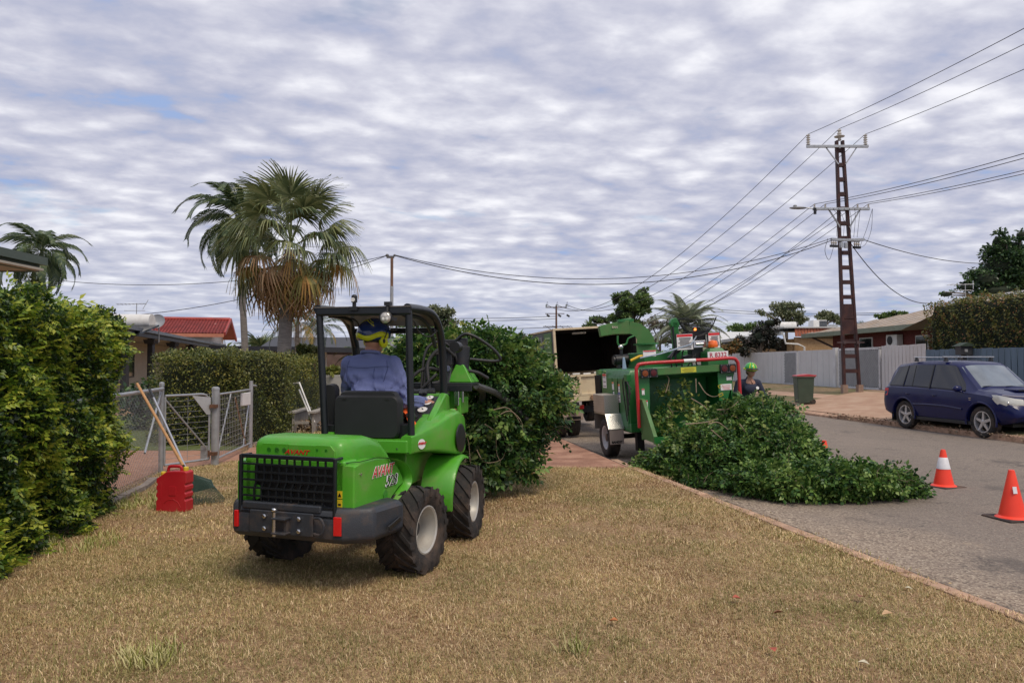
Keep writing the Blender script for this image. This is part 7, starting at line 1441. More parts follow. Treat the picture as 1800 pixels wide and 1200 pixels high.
BB = local_blobs(o_, [(885, 690, 8.7, .55, .6, .42), (885, 650, 8.8, .42, .5, .27), (850, 625, 8.6, .36, .45, .26), (952, 702, 8.8, .30, .5, .28), (870, 760, 8.5, .42, .45, .38), (850, 820, 8.4, .30, .35, .25), (895, 800, 8.6, .34, .4, .30), (745, 640, 8.7, .36, .35, .30), (790, 660, 8.5, .3, .35, .3), (940, 750, 8.8, .26, .35, .26), (760, 615, 8.8, .3, .3, .2), (835, 600, 8.8, .25, .3, .12), (905, 622, 8.9, .26, .3, .10), (965, 680, 8.9, .2, .3, .16)], 1)
bb = thing('branch_bundle', 'big bundle of leafy cut branches carried in front of the green loader', 'cut branches', o_)
b = B()
for x in BB[:11]: b.ell(x[:3], (x[3] * .52, x[4] * .52, x[5] * .52), 12, 8)
b.build('inner_mass', M_CORE, bb)
foliage('leaves', BB, 46000, .048, L_PILED, bb, shell=.4, noise=.3, flo=.03, tilt=.8, lumps=2.2); foliage('leaves', BB[:8], 1500, .17, L_PILE, bb, shell=.2, noise=.35, flo=.05, tilt=.6, tpl=(SPV, SPF), cull=.7)
foliage('lit_upper_leaves', [BB[i] for i in (1, 2, 7, 8, 10, 11, 12, 13)], 2400, .15, L_PILE, bb, shell=.25, noise=.9, tilt=.6, tpl=(SPV, SPF), cull=.6)  # lighter green on the upper lobes: light from above put into the colour
foliage('fresh_tips', [BB[i] for i in (1, 3, 11, 12, 13)], 300, .15, L_PILEY, bb, shell=.1, noise=.4, tpl=(SPV, SPF), cull=.7)
lm = big_leaf_mesh(); Pn, dn = blob_pts(150, [BB[i] for i in (4, 5, 6, 9)], .12, .2, .08); kp = dn[:, 1] < .35; Pn, dn = Pn[kp], dn[kp]; Rm = rots(len(Pn), .5, np.arctan2(-dn[:, 0], dn[:, 1]) + RNG.normal(0, .8, len(Pn)))
for i in range(len(Pn)):
    o = bpy.data.objects.new('leaf', lm); COL.objects.link(o); o.parent = bb; s_ = random.uniform(.05, .10); o.matrix_local = T(*(Pn[i] + dn[i] * .05)) @ Matrix(Rm[i].tolist()).to_4x4() @ rotm(random.uniform(-90, -30), 0, 0) @ Matrix.Diagonal((s_, s_, s_, 1))
branches(bb, 40, BB, 3, rr=.0045); sprays(bb, [BB[i] for i in (0, 1, 2, 3, 7, 8, 9, 10, 11, 12, 13)], 80, .14, .34, .055, L_PILE, 21, .6); sprays(bb, BB, 40, .1, .26, .05, L_PILED, 22, 0); sprays(bb, [BB[i] for i in (1, 2, 10, 11, 12)], 16, .14, .3, .05, L_PILEY, 23, .8); 
for pts in ([(800, 735), (822, 770), (828, 820), (842, 848), (865, 852)], [(868, 720), (890, 716), (905, 728), (915, 745)], [(852, 745), (870, 760), (873, 795), (880, 812)], [(868, 735), (895, 722), (915, 738), (920, 760)], [(838, 790), (852, 812), (880, 808), (890, 790)]):
    b = B(); b.tube(smooth_poly([at(px, py, 8.05) - Vector(o_) for px, py in pts], 4), [.006 * (1.1 - .07 * k) for k in range(4 * len(pts) - 3)], 6); b.build('bare_branch', M_BARE, bb, smooth='auto')

# ================================================================== cut branch pile on the road
o_ = (2.9, 9.9, -.11)
PB_ = local_blobs(o_, [(1185, 810, 10.8, .42, .4, .20), (1148, 824, 10.9, .28, .3, .10), (1235, 785, 10.6, .48, .5, .30), (1285, 742, 11.0, .42, .45, .26), (1320, 748, 10.8, .50, .55, .36), (1300, 805, 10.2, .62, .55, .34), (1365, 770, 10.2, .45, .5, .30), (1392, 795, 9.7, .36, .45, .30), (1340, 845, 9.3, .45, .45, .22), (1230, 828, 10.3, .45, .4, .20), (1400, 850, 9.0, .5, .45, .26), (1470, 845, 8.9, .5, .42, .24), (1530, 845, 9.0, .45, .4, .20), (1580, 858, 9.15, .28, .3, .11), (1250, 850, 9.8, .35, .3, .12), (1338, 718, 11.2, .42, .35, .17)], 1)
pl = thing('branch_pile', 'long heap of freshly cut leafy branches lying on the road behind the chipper', 'cut branches', o_)
b = B()
for x in PB_: b.ell(x[:3], (x[3] * .7, x[4] * .7, x[5] * .7), 12, 8)
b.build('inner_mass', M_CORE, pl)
foliage('leaves', PB_, 80000, .046, L_PILE, pl, lumps=1.7, shell=.3, noise=.22, flo=.01, tilt=.8, cull=.72); foliage('sprays', PB_, 5200, .125, L_PILE, pl, shell=.12, noise=.45, flo=.03, tilt=.6, tpl=(SPV5, SPF5), cull=.8)
foliage('fresh_tips', [PB_[i] for i in (3, 2, 4, 6, 0)], 170, .13, L_PILEY, pl, shell=.08, noise=.3, flo=.03, tpl=(SPV5, SPF5), cull=.85)
branches(pl, 40, PB_, 9, rr=.005); sprays(pl, PB_, 150, .10, .30, .045, L_PILE, 31, .25); sprays(pl, [PB_[i] for i in (3, 2, 4, 15)], 20, .12, .3, .05, L_PILEY, 33, .5)
for pts, D in (([(1228, 672), (1240, 690), (1255, 697), (1272, 690)], 11.2), ([(1215, 700), (1235, 712), (1245, 722)], 10.9), ([(1205, 745), (1240, 742), (1262, 735)], 10.3), ([(1245, 745), (1262, 742), (1280, 755)], 10.1), ([(1250, 755), (1262, 765), (1275, 775)], 10.0), ([(1170, 690), (1176, 668), (1172, 660)], 11.9), ([(1223, 665), (1224, 690)], 11.7), ([(1260, 720), (1282, 718), (1298, 705)], 10.6), ([(1300, 745), (1310, 760), (1302, 772)], 10.1)):
    b = B(); b.tube(smooth_poly([at(px, py, D) - Vector(o_) for px, py in pts], 4), [.0085 * (1.1 - .07 * k) for k in range(4 * len(pts) - 3)], 6); b.build('bare_branch', M_BARE, pl, smooth='auto')
yb = thing('branch', 'yellow-green leafy branch standing up inside the chipper hopper', 'branch', (2.75, 12.0, .5)); YB = [(-.02, 0, .35, .26, .2, .26), (.22, -.1, .2, .22, .2, .22), (-.3, 0, .55, .12, .1, .10), (.05, 0, .68, .08, .08, .14), (-.35, -.3, .05, .2, .2, .3), (.35, -.2, .0, .3, .2, .2)]
foliage('leaves', YB, 520, .085, L_PILEY, yb, shell=.9, noise=.3, cull=0); foliage('leaves', YB, 600, .07, L_PILE, yb, shell=.9, cull=0); branches(yb, 7, YB, 4, rr=.008)

# ================================================================== tipper truck
M_CREAMP = mat('cream_truck_paint', (.66, .55, .37), .5, 0, .08, 3, coat=.1, dirt=(.30, .17, .09), damt=.45, dscale=6); M_TRK = mat('truck_black', (.012, .013, .015), .7, 0, .2, 4); M_TRKG = mat('truck_wrap', (.05, .07, .065), .45, 0, .4, 2.5)
TR = thing('tipper_truck', 'cream tipper truck with tall dark open chip box parked ahead of the chipper', 'truck', (1.05, 16.0, -.12), 9.5, roll=-3.6)
b = B(); zt, zb, Wd, Ln = 2.36, 1.36, 1.86, 2.9
b.box((.02, Ln / 2, (zt + zb) / 2), (.03, Ln, zt - zb)); b.box((Wd - .02, Ln / 2, (zt + zb) / 2), (.03, Ln, zt - zb)); b.box((Wd / 2, Ln - .02, (zt + zb) / 2), (Wd, .03, zt - zb)); b.box((Wd / 2, Ln / 2, zt), (Wd, Ln, .03)); b.build('chip_box', mat('box_inside', (.015, .012, .011), .85, 0, .3, 3), TR)
for i in range(6): b = B(); b.box((Wd - .045, .25 + i * .45, (zt + zb) / 2), (.03, .05, zt - zb - .06)); b.build('box_rib', MATS['box_inside'], TR)
b = B(); b.box((-.004, Ln / 2, (zt + zb) / 2 + .0), (.012, Ln - .1, zt - zb - .04)); wr = b.build('side_wrap', M_TRKG, TR)
b = B(); b.box((-.014, .62, 1.88), (.008, .75, .86)); b.build('green_panel', mat('wrap_green', (.06, .19, .035), .45, 0, .15, 6), wr)
for i, (l, z) in enumerate(((.5, 2.2), (.45, 2.12), (.5, 2.0), (.5, 1.88), (.4, 1.82), (.5, 1.7), (.45, 1.58))): b = B(); b.box((-.0195, .62 + .02 * (i % 3), z), (.003, l, .035)); b.build('print_line', mat('print_pale', (.35, .5, .25), .5), wr)
b = B(); b.box((-.014, 1.5, 1.95), (.008, .6, .6)); b.ell((-.016, 1.5, 2.0), (.006, .14, .16), 14, 8); b.build('photo_panel', mat('wrap_photo', (.16, .18, .19), .4, 0, .6, 9), wr)
b = B(); b.box((.0, .0, (zt + zb) / 2), (.05, .06, zt - zb + .02)); b.box((Wd, .0, (zt + zb) / 2), (.05, .06, zt - zb)); b.box((Wd / 2, .0, zt + .01), (Wd + .05, .07, .045)); b.box((0, Ln / 2, zt + .01), (.05, Ln, .04)); b.build('box_frame', M_CREAMP, TR, bevel=.006)
b = B(); b.tube([(.62, .9, zt - .05), (.95, .9, zt - .05)], .045, 8); b.build('box_vent', M_CHROME, TR)
b = B(); b.box((.95, .02, 1.13), (1.78, .05, .46)); b.box((.05, 1.45, 1.13), (.05, 2.9, .46)); b.box((Wd - .05, 1.45, 1.13), (.05, 2.9, .46)); tg = b.build('tailgate', M_CREAMP, TR, bevel=.01)
for (c, d_) in (((.95, -.02, 1.34), (1.80, .05, .05)), ((.95, -.02, .93), (1.80, .05, .05)), ((.12, -.02, 1.13), (.05, .05, .42)), ((.5, -.02, 1.13), (.05, .05, .42)), ((1.2, -.02, 1.13), (.05, .05, .42))): b = B(); b.box(c, d_); b.build('tailgate_rib', M_CREAMP, tg, bevel=.006)
b = B(); b.box((.95, .0, .85), (1.72, .08, .12)); b.build('rear_sill', M_CREAMP, TR, bevel=.01); b = B(); b.box((.78, -.06, .86), (.12, .06, .1)); b.tube([(.7, -.07, .86), (.88, -.07, .86)], .02, 8); b.build('latch', mat('rusty_cream', (.28, .17, .10), .8), TR)
for i in range(7): b = B(); b.box((.2 + i * .24, .02, 1.38 + .01 * (i % 2)), (.16, .04, .03)); b.build('top_latch', M_WHITE, TR)
b = B(); b.box((.35, 1.6, .68), (.12, 3.6, .2)); b.box((1.5, 1.6, .68), (.12, 3.6, .2)); b.box((.95, .2, .6), (1.4, .1, .14)); b.build('chassis', M_TRK, TR)
b = B(); b.box((.40, .05, .66), (.34, .06, .09)); b.build('tail_light', mat('dark_red_lamp', (.22, .012, .012), .3), TR, bevel=.008)
b = B(); b.box((.14, .1, .60), (.2, .04, .22)); b.build('wheel_arch_plate', M_CREAMP, TR); b = B(); b.box((.32, .02, .48), (.44, .02, .19)); mfl = b.build('mudflap', mat('pinkish_flap', (.36, .27, .22), .7, 0, .1, 4), TR, bevel=.01); b = B(); b.box((.32, .006, .44), (.32, .004, .06)); b.build('badge_bar', M_BLKL, mfl)
for x_ in (.12, .42, 1.45, 1.75): wheel(TR, T(x_, .55, .37), .37, .22, .2, -1 if x_ < 1 else 1, road_tyre(.37, .22, .2), mrim=mat('white_rim', (.6, .58, .54), .5, dirt=(.3, .2, .14), damt=.4))
for x_ in (.2, 1.65): wheel(TR, T(x_, 3.6, .37), .37, .22, .2, -1 if x_ < 1 else 1, road_tyre(.37, .22, .2), mrim=MATS['white_rim'])
b = B(); b.loft([[(.05, y_2, z) for y_2, z in ((3.05, .6), (3.05, 2.05), (4.2, 2.0), (4.6, 1.4), (4.65, .6))], [(1.8, y_2, z) for y_2, z in ((3.05, .6), (3.05, 2.05), (4.2, 2.0), (4.6, 1.4), (4.65, .6))]]); cab = b.build('cab', M_CREAMP, TR, bevel=.04)
b = B(); b.prism([(3.35, 1.35), (3.35, 1.9), (4.15, 1.88), (4.4, 1.38)], 'x', .04, .048); b.build('side_window', M_GLASS_D, cab)
b = B(); b.tube([(-.02, 3.95, 1.5), (-.25, 4.0, 1.65), (-.25, 4.0, 1.9)], .015, 6); b.box((-.25, 4.0, 1.7), (.2, .05, .3)); b.build('mirror', mat('mirror_brown', (.10, .065, .05), .6), cab)
b = B(); b.lathe([(.07, 0), (.08, .02), (.075, .12), (.03, .16)], 14, T(.1, 3.4, 2.06)); b.build('amber_beacon', mat('amber', (.85, .35, .02), .3, 0, .05, 5, coat=.5), cab, smooth='auto')

# ================================================================== wood chipper
M_CG = mat('chipper_green', (.018, .155, .035), .42, 0, .1, 3, coat=.15, dirt=(.10, .13, .07), damt=.35, dscale=5); M_CG2 = mat('chipper_green_faded', (.065, .19, .05), .55, 0, .12, 3, dirt=(.16, .16, .08), damt=.5, dscale=5); M_CRED = mat('red_bar', (.50, .018, .025), .4, 0, .08, 6, coat=.2, dirt=(.2, .06, .04), damt=.3)
def diamond():
    m = bpy.data.materials.new('diamond_plate'); nt, N, L = nodes_of(m); b = N['Principled BSDF']; b.inputs['Metallic'].default_value = .85; b.inputs['Roughness'].default_value = .32; b.inputs['Base Color'].default_value = (.58, .58, .57, 1); return m
M_DIA = diamond()
CH = thing('wood_chipper', 'dark green towed wood chipper with red safety bar and open infeed hopper', 'wood chipper', (2.06, 11.8, -.1), 9.5, roll=-3.2)
# hopper shell, open to the rear
b = B(); t_ = .03
def ring(x0, x1, z0, z1, y): return [(x0, y, z0), (x1, y, z0), (x1, y, z1), (x0, y, z1)]
b.loft([ring(.42, 1.28, .60, 1.20, 1.35), ring(.08, 1.62, .44, 1.42, 0), ring(.11, 1.59, .47, 1.40, 0), ring(.45, 1.25, .63, 1.17, 1.33)], caps=False); b.add(ring(.42, 1.28, .60, 1.20, 1.34), [(0, 1, 2, 3)])
hp = b.build('infeed_hopper', M_CG, CH); b = B(); b.box((.85, 1.27, .84), (.72, .03, .42)); b.build('rubber_curtain', mat('brown_curtain', (.10, .055, .035), .8, 0, .4, 12), CH)
b = B(); b.tube([(.5, 1.18, .83), (1.2, 1.18, .83)], .10, 14)
for i in range(9): b.box((.54 + i * .078, 1.08, .83), (.02, .04, .2))
b.build('feed_roller', M_DARKSTEEL, CH)
b = B(); b.box((.85, -.01, 1.465), (1.60, .07, .11)); b.build('top_beam', M_CG2, CH, bevel=.006)
for x0, x1 in ((.03, .33), (1.37, 1.67)): b = B(); b.prism([(x0, .5), (x1 if x0 < .5 else x0 + .0, .5), (x1, 1.41), (x0, 1.41)] if x0 > .5 else [(x0, .5), (x0 + .14, .5), (x1 - .12, 1.41), (x0, 1.41)], 'y', -.012, .012); b.build('hopper_flange', M_CG, CH)
b = B(); b.box((.85, -.0, .44), (1.62, .08, .08)); b.build('lower_lip', M_CG, CH)
for s_, xs in ((-1, .05), (1, 1.64)):
    b = B(); b.prism([(.0, .42), (.0, 1.03), (-.13, 1.02), (-.55, .50), (-.55, .40)], 'x', xs - .012, xs + .012); b.build('tray_side', M_CG2, CH); b = B(); b.beam((xs, .0, 1.04), (xs, -.14, 1.03), .06, .03); b.beam((xs, -.13, 1.03), (xs, -.56, .49), .06, .03); b.build('tray_rim', M_CG2, CH, bevel=.004)
b = B(); b.box((.85, -.28, .43), (1.6, .56, .03)); b.build('feed_tray', M_CG, CH); b = B(); b.box((.85, -.56, .44), (1.66, .04, .1)); b.build('tray_lip', M_CG, CH)
b = B(); b.tube([(.25, -.5, .36), (.5, -.5, .36)], .045, 12); b.build('red_roller', M_CRED, CH, smooth='auto')
b = B(); b.tube(smooth_poly([(-.02, -.06, .60), (-.02, -.06, 1.0), (-.02, -.06, 1.46), (.0, -.06, 1.56), (.09, -.06, 1.605), (.6, -.06, 1.61), (1.2, -.06, 1.61), (1.6, -.06, 1.61), (1.69, -.06, 1.56), (1.71, -.06, 1.46), (1.71, -.06, 1.02)], 5), .028, 12); b.build('safety_bar', M_CRED, CH, smooth='auto')
b = B(); b.tube([(.78, -.06, 1.612), (.98, -.06, 1.612)], .030, 12); b.build('bar_label', M_WHTL, CH, smooth='auto')
M_AMB = mat('amber_lens', (.22, .05, .008), .3, 0, .2, 60, .5, 90); M_RLN = mat('red_lens', (.09, .008, .012), .3, 0, .2, 60, .5, 90)
for i, (x_, mm) in enumerate(((.12, M_AMB), (.26, M_RLN), (1.46, M_RLN), (1.60, M_AMB))):
    b = B(); b.box((x_, -.06, 1.45), (.135, .04, .14)); hl = b.build('tail_light', M_BLACK, CH, bevel=.006); b = B(); b.lathe([(.05, 0), (.048, -.008), (.01, -.012)], 16, T(x_, -.08, 1.45), axis='y'); b.build('lens', mm, hl, smooth='auto')
    for dx in (-.055, .055):
        for dz in (-.058, .058): b = B(); b.lathe([(.005, 0), (.005, -.004)], 6, T(x_ + dx, -.081, 1.45 + dz), axis='y'); b.build('screw', M_CHROME, hl)
def label_(par, x_, y_2, z, w_, h_, bg=None, head=None, lines=3, frame=fr_rear, lc=None, name='label'):
    F_ = frame(x_, y_2, z); b = B(); b.M = F_; b.box((0, 0, 0), (w_, h_, .003)); lb = b.build(name, bg or M_WHTL, par)
    if head: b = B(); b.M = F_; b.box((0, h_ * .40, .0022), (w_ * .98, h_ * .16, .002)); b.build('header', head, lb)
    for i in range(lines): b = B(); b.M = F_; b.box((random.uniform(-.04, .04) * w_, h_ * (.24 - .62 * i / max(1, lines - 1)), .002), (w_ * random.uniform(.55, .85), h_ * .06, .0015)); b.build('print_line', lc or mat('print_grey', (.15, .15, .16), .6), lb)
    return lb
label_(CH, .86, -.0475, 1.465, .26, .085, mat('yellow_sign', (.62, .60, .05), .5), None, 4, lc=mat('sign_print', (.2, .18, .02), .6)); label_(CH, 1.50, -.016, 1.15, .19, .10, M_WHTL, None, 4, lc=M_REDR); label_(CH, 1.56, -.016, 1.29, .09, .07, M_WHTL, M_BLKL, 2); label_(CH, .12, -.016, .96, .07, .12, M_WHTL, M_REDR, 3); label_(CH, .09, -.016, 1.16, .045, .10, M_WHTL, M_REDR, 2)
for z in (1.03, 1.17): b = B(); b.M = fr_rear(1.40, -.016, z) @ rotm(0, 0, 20); b.box((0, .02, 0), (.07, .006, .003)); b.box((0, -.02, 0), (.07, .006, .003)); b.box((-.035, 0, 0), (.006, .045, .003)); b.box((.035, 0, 0), (.006, .045, .003)); b.build('yellow_marking', M_YEL, CH)
# engine housing
b = B(); b.loft([[(x_, y_2, .47) for x_, y_2 in ((.03, .52), (1.40, .52), (1.40, 2.45), (.03, 2.45))], [(x_, y_2, 1.40) for x_, y_2 in ((.03, .52), (1.40, .52), (1.40, 2.45), (.03, 2.45))], [(x_, y_2, 1.50) for x_, y_2 in ((.09, .58), (1.34, .58), (1.34, 2.4), (.09, 2.4))]]); eh = b.build('engine_housing', M_CG, CH, bevel=.012)
b = B(); b.box((.02, 2.25, 1.18), (.03, .36, .42)); b.build('radiator_grille', M_BLACK, eh)
for i in range(9): b = B(); b.box((.0, 2.09 + i * .04, 1.18), (.012, .012, .42)); b.build('grille_bar', M_DARKSTEEL, eh)
for y0, y1, z0, z1 in ((.58, 1.02, .55, 1.36), (1.06, 1.34, .55, 1.36), (1.38, 2.02, .80, 1.36)): b = B(); b.box((.022, (y0 + y1) / 2, (z0 + z1) / 2), (.02, y1 - y0, z1 - z0)); dr = b.build('door_panel', M_CG, eh, bevel=.006); b = B(); b.tube([(-.0, y0 + .06, 1.0), (-.02, y0 + .06, 1.0), (-.02, y0 + .16, 1.0), (.0, y0 + .16, 1.0)], .006, 6); b.build('handle', M_DARKSTEEL, dr)
label_(eh, .0095, 1.82, 1.30, .22, .26, M_WHTL, M_REDR, 3, fr_left); label_(eh, .0095, 1.32, 1.22, .10, .14, M_WHTL, mat('orange_head', (.8, .2, .02), .5), 2, fr_left); label_(eh, .0095, 1.30, 1.07, .07, .1, M_WHTL, None, 2, fr_left); label_(eh, .0095, .97, 1.18, .09, .16, M_WHTL, mat('orange_head', (.8, .2, .02), .5), 3, fr_left); label_(eh, .0095, .99, 1.03, .12, .17, M_WHTL, mat('blue_print', (.03, .06, .3), .5), 3, fr_left); label_(eh, .0095, 1.78, .86, .2, .08, M_WHTL, None, 2, fr_left); b = B(); b.box((.01, 1.05, .9), (.01, .02, .8)); b.build('door_seam', M_BLKL, eh)
b = B(); b.box((.02, 2.2, 1.45), (.06, .18, .08)); b.ell((.0, 1.75, 1.46), (.03, .05, .03), 10, 6); b.build('roof_latch', M_CG2, eh)
b = B(); b.tube([(.28, 2.0, 1.66), (.75, 2.05, 1.66)], .10, 18); b.tube([(.25, 2.0, 1.66), (.28, 2.0, 1.66)], .08, 18); mf = b.build('muffler', M_BLACK, CH, smooth='auto'); b = B(); b.tube([(.42, 2.0, 1.74), (.42, 2.0, 1.86)], .03, 10); b.build('exhaust_pipe', M_DARKSTEEL, mf); b = B(); b.ell((.41, 1.98, 1.9), (.05, .035, .05), 14, 8, rotm(0, 35, 0)); b.build('exhaust_flap', M_CHROME, mf, smooth=True); b = B(); b.box((.35, 2.0, 1.53), (.05, .1, .12)); b.box((.68, 2.03, 1.53), (.05, .1, .12)); b.build('muffler_bracket', M_DARKSTEEL, mf)
# discharge chute
def sq(c, dirv, wid, hgt):
    d_ = Vector(dirv).normalized(); side = Vector((.35, 1, 0)).normalized(); side = (side - d_ * side.dot(d_)).normalized(); n_ = side.cross(d_); c = Vector(c); return [tuple(c + side * a * wid / 2 + n_ * e * hgt / 2) for a, e in ((-1, -1), (1, -1), (1, 1), (-1, 1))]
b = B(); b.loft([sq((.98, 2.2, 1.48), (0, 0, 1), .42, .44), sq((.98, 2.2, 1.78), (0, 0, 1), .36, .36), sq((.98, 2.2, 1.92), (0, 0, 1), .34, .36)]); b.build('chute_base', M_CG2, CH, bevel=.008)
b = B(); b.lathe([(.24, 0), (.24, .03)], 20, T(.98, 2.2, 1.92)); b.build('turntable', M_CG, CH)
b = B(); path = [((.98, 2.2, 1.95), (0, 0, 1)), ((.97, 2.2, 2.05), (-.1, 0, 1)), ((.92, 2.22, 2.15), (-.45, .1, .9)), ((.82, 2.25, 2.23), (-.8, .15, .6)), ((.68, 2.3, 2.27), (-1, .2, .15))]; b.loft([sq(c, d_, .34, .34 - .03 * i) for i, (c, d_) in enumerate(path)]); b.build('chute_elbow', M_CG2, CH, smooth='auto')
b = B(); b.loft([sq((.68, 2.3, 2.27), (-1, .2, .05), .36, .26), sq((.40, 2.36, 2.26), (-1, .2, -.05), .36, .22), sq((.14, 2.42, 2.22), (-1, .2, -.15), .36, .20)]); spt = b.build('chute_spout', M_CG2, CH, bevel=.01); text('BANDIT', .055, fr_rear(.42, 2.17, 2.28) @ rotm(0, 0, -3), mat('pale_decal', (.45, .40, .33), .6), spt, bold=.002)
b = B(); b.tube(smooth_poly([(.72, 2.1, 2.1), (.60, 2.1, 2.05), (.55, 2.1, 1.95), (.40, 2.1, 1.95), (.40, 2.1, 2.12)], 3), .018, 8); b.build('chute_handle', M_CG, CH, smooth='auto'); b = B(); b.tube([(.45, 2.2, 2.40), (.72, 2.2, 2.43)], .02, 8); b.box((.6, 2.2, 2.40), (.3, .12, .05)); b.build('deflector_arm', M_CG, CH)
# drum housing, winch mast, controls
b = B(); b.box((1.0, 1.6, 1.6), (.9, .9, .35)); b.box((.95, .9, 1.42), (1.0, .8, .2)); b.build('drum_housing', M_CG, CH, bevel=.02)
b = B(); b.loft([[(1.04, .9, 1.5), (1.15, .9, 1.5), (1.15, 1.05, 1.5), (1.04, 1.05, 1.5)], [(1.02, .9, 2.28), (1.12, .9, 2.28), (1.12, 1.0, 2.28), (1.02, 1.0, 2.28)]]); b.lathe([(.09, -.05), (.09, .05)], 18, T(1.07, .95, 2.26), axis='y'); b.build('winch_mast', M_CG, CH, bevel=.01)
b = B(); b.tube([(1.02, .86, 1.6), (1.0, .86, 2.2)], .02, 8); b.build('mast_cylinder', M_BLACK, CH)
b = B(); b.box((1.24, .55, 1.98), (.34, .2, .22)); b.box((1.25, .55, 1.75), (.2, .2, .35)); b.beam((.75, .5, 1.65), (1.1, .55, 1.95), .06, .06); b.beam((1.0, .5, 1.62), (1.45, .55, 1.7), .1, .12); b.build('winch_frame', M_BLACK, CH, bevel=.01); b = B(); b.box((1.27, .42, 1.87), (.22, .04, .12)); b.tube([(1.2, .39, 1.87), (1.34, .39, 1.87)], .025, 8); b.build('fairlead', M_CHROME, CH, bevel=.005); b = B(); b.box((1.22, .43, 2.12), (.03, .03, .04)); b.build('red_lamp', mat('lit_amber', (.9, .25, .05), .3, emit=(1, .25, .05, 2)), CH)
for i in range(9): b = B(); x_ = .8 + i * .09; b.tube(smooth_poly([(x_, .5, 1.5), (x_ + random.uniform(-.08, .08), .45, 1.62 + random.uniform(0, .1)), (x_ + random.uniform(.0, .2), .5, 1.78)], 4), .012, 6); b.build('hydraulic_hose', M_CABLE, CH, smooth='auto')
for x_, w_ in ((1.0, .28), (1.52, .20)):
    b = B(); b.box((x_, .38, 1.92), (w_ + .03, .02, .28)); pb_ = b.build('safety_placard', M_BLACK, CH); label_(pb_, x_, .368, 1.92, w_, .26, M_WHTL, M_REDR, 9)
b = B(); b.tube([(1.52, .42, 1.5), (1.52, .42, 1.8)], .02, 8); b.build('placard_post', M_WHITE, CH)
# levers, yellow handle, hoses at the left of the bar
b = B(); b.tube([(.02, .3, 1.66), (.16, .28, 1.72), (.36, .28, 1.74)], .022, 8); b.build('yellow_lever', mat('yellow_lever', (.70, .45, .02), .5), CH, smooth='auto'); label_(CH, .33, .25, 1.76, .22, .1, M_WHTL, M_REDR, 2)
for i in range(7): b = B(); z = 1.30 - i * .09; b.tube(smooth_poly([(-.0, .45, 1.42), (-.06 + .02 * (i % 3), .3 + .04 * i, 1.3), (-.03, .2 + .05 * i, z - .1)], 4), .010, 6); b.build('hydraulic_hose', M_CABLE, CH, smooth='auto')
b = B(); b.box((-.02, .4, 1.38), (.08, .16, .12)); b.build('valve_block', M_CG, CH, bevel=.01); b = B(); b.box((-.03, .5, 1.62), (.07, .05, .2), taper=.5); b.build('spray_bottle', mat('bottle_blue', (.25, .38, .5), .4), CH, bevel=.01)
# beacon and plate
b = B(); b.box((1.47, .3, 1.62), (.36, .3, .22)); b.box((1.47, .3, 1.76), (.30, .26, .06), taper=.7); b.build('fuel_box', M_CG, CH, bevel=.012)
b = B(); b.lathe([(.075, 0), (.085, .02), (.08, .08), (.065, .11), (.02, .125)], 20, T(1.46, .3, 1.80)); b.build('orange_beacon', mat('beacon_orange', (.9, .16, .01), .25, 0, .1, 8, coat=.6), CH, smooth='auto')
b = B(); b.box((1.465, .14, 1.675), (.36, .008, .115)); npl = b.build('number_plate', M_WHTL, CH, bevel=.002); text('R 8332', .105, fr_rear(1.465, .1345, 1.672), mat('plate_red', (.42, .03, .07), .5), npl, bold=.002)
# chassis, wheel, fender, tool box
b = B(); b.box((.42, 1.3, .40), (.09, 3.4, .12)); b.box((1.3, 1.3, .40), (.09, 3.4, .12)); b.box((.85, -.1, .40), (1.0, .09, .1)); b.build('chassis', M_BLACK, CH); b = B(); b.box((.22, .62, .54), (.4, .3, .14)); b.box((.3, .4, .55), (.3, .1, .1)); b.build('outrigger', M_CG, CH, bevel=.008); b = B(); b.box((.18, .55, .35), (.12, .12, .38)); b.build('jack_leg', M_BLACK, CH)
b = B(); b.box((.85, 3.6, .42), (.1, 1.6, .1)); b.build('drawbar', M_BLACK, CH); b = B(); b.tube([(-.1, 1.25, .33), (1.75, 1.25, .33)], .04, 10); b.build('axle', M_BLACK, CH)
for x_, s_ in ((-.12, -1), (1.80, 1)):
    wheel(CH, T(x_, 1.25, .33), .33, .21, .2, s_, road_tyre(.33, .21, .2), mrim=mat('white_rim2', (.55, .55, .56), .4, .2, dirt=(.3, .25, .2), damt=.3))
    b = B(); pr = [(.84, .50), (1.0, .745), (1.66, .745), (1.70, .50)]; x0, x1 = x_ - .14, x_ + .14; b.loft([[(x0, *p), (x1, *p), (x1, p[0] + .0, p[1] + .012), (x0, p[0], p[1] + .012)] for p in [(.835, .50), (.99, .745), (1.66, .745), (1.70, .45)]]); b.build('fender', M_DIA, CH)
    b = B(); b.box((x_, .845, .38), (.25, .01, .26)); mfp = b.build('mudflap', mat('grey_pink_flap', (.33, .28, .25), .7, 0, .06, 5), CH, bevel=.004)
    text('BANDIT', .052, fr_rear(x_, .838, .285), M_BLKL, mfp, bold=.003)
    for dx in (-.1, .1): b = B(); b.lathe([(.009, 0), (.009, -.006)], 8, T(x_ + dx, .86, .53), axis='y'); b.build('bolt', M_DARKSTEEL, mfp)
b = B(); b.box((-.13, 1.36, .92), (.25, .68, .32)); tb = b.build('tool_box', mat('tan_aluminium', (.45, .40, .33), .45, .4), CH, bevel=.008)
for i in range(7): b = B(); b.box((-.257, 1.36, .79 + i * .045), (.01, .66, .022)); b.build('side_rib', MATS['tan_aluminium'], tb)
b = B(); b.box((-.13, 1.016, .92), (.255, .012, .325)); b.build('tread_plate', M_DIA, tb)
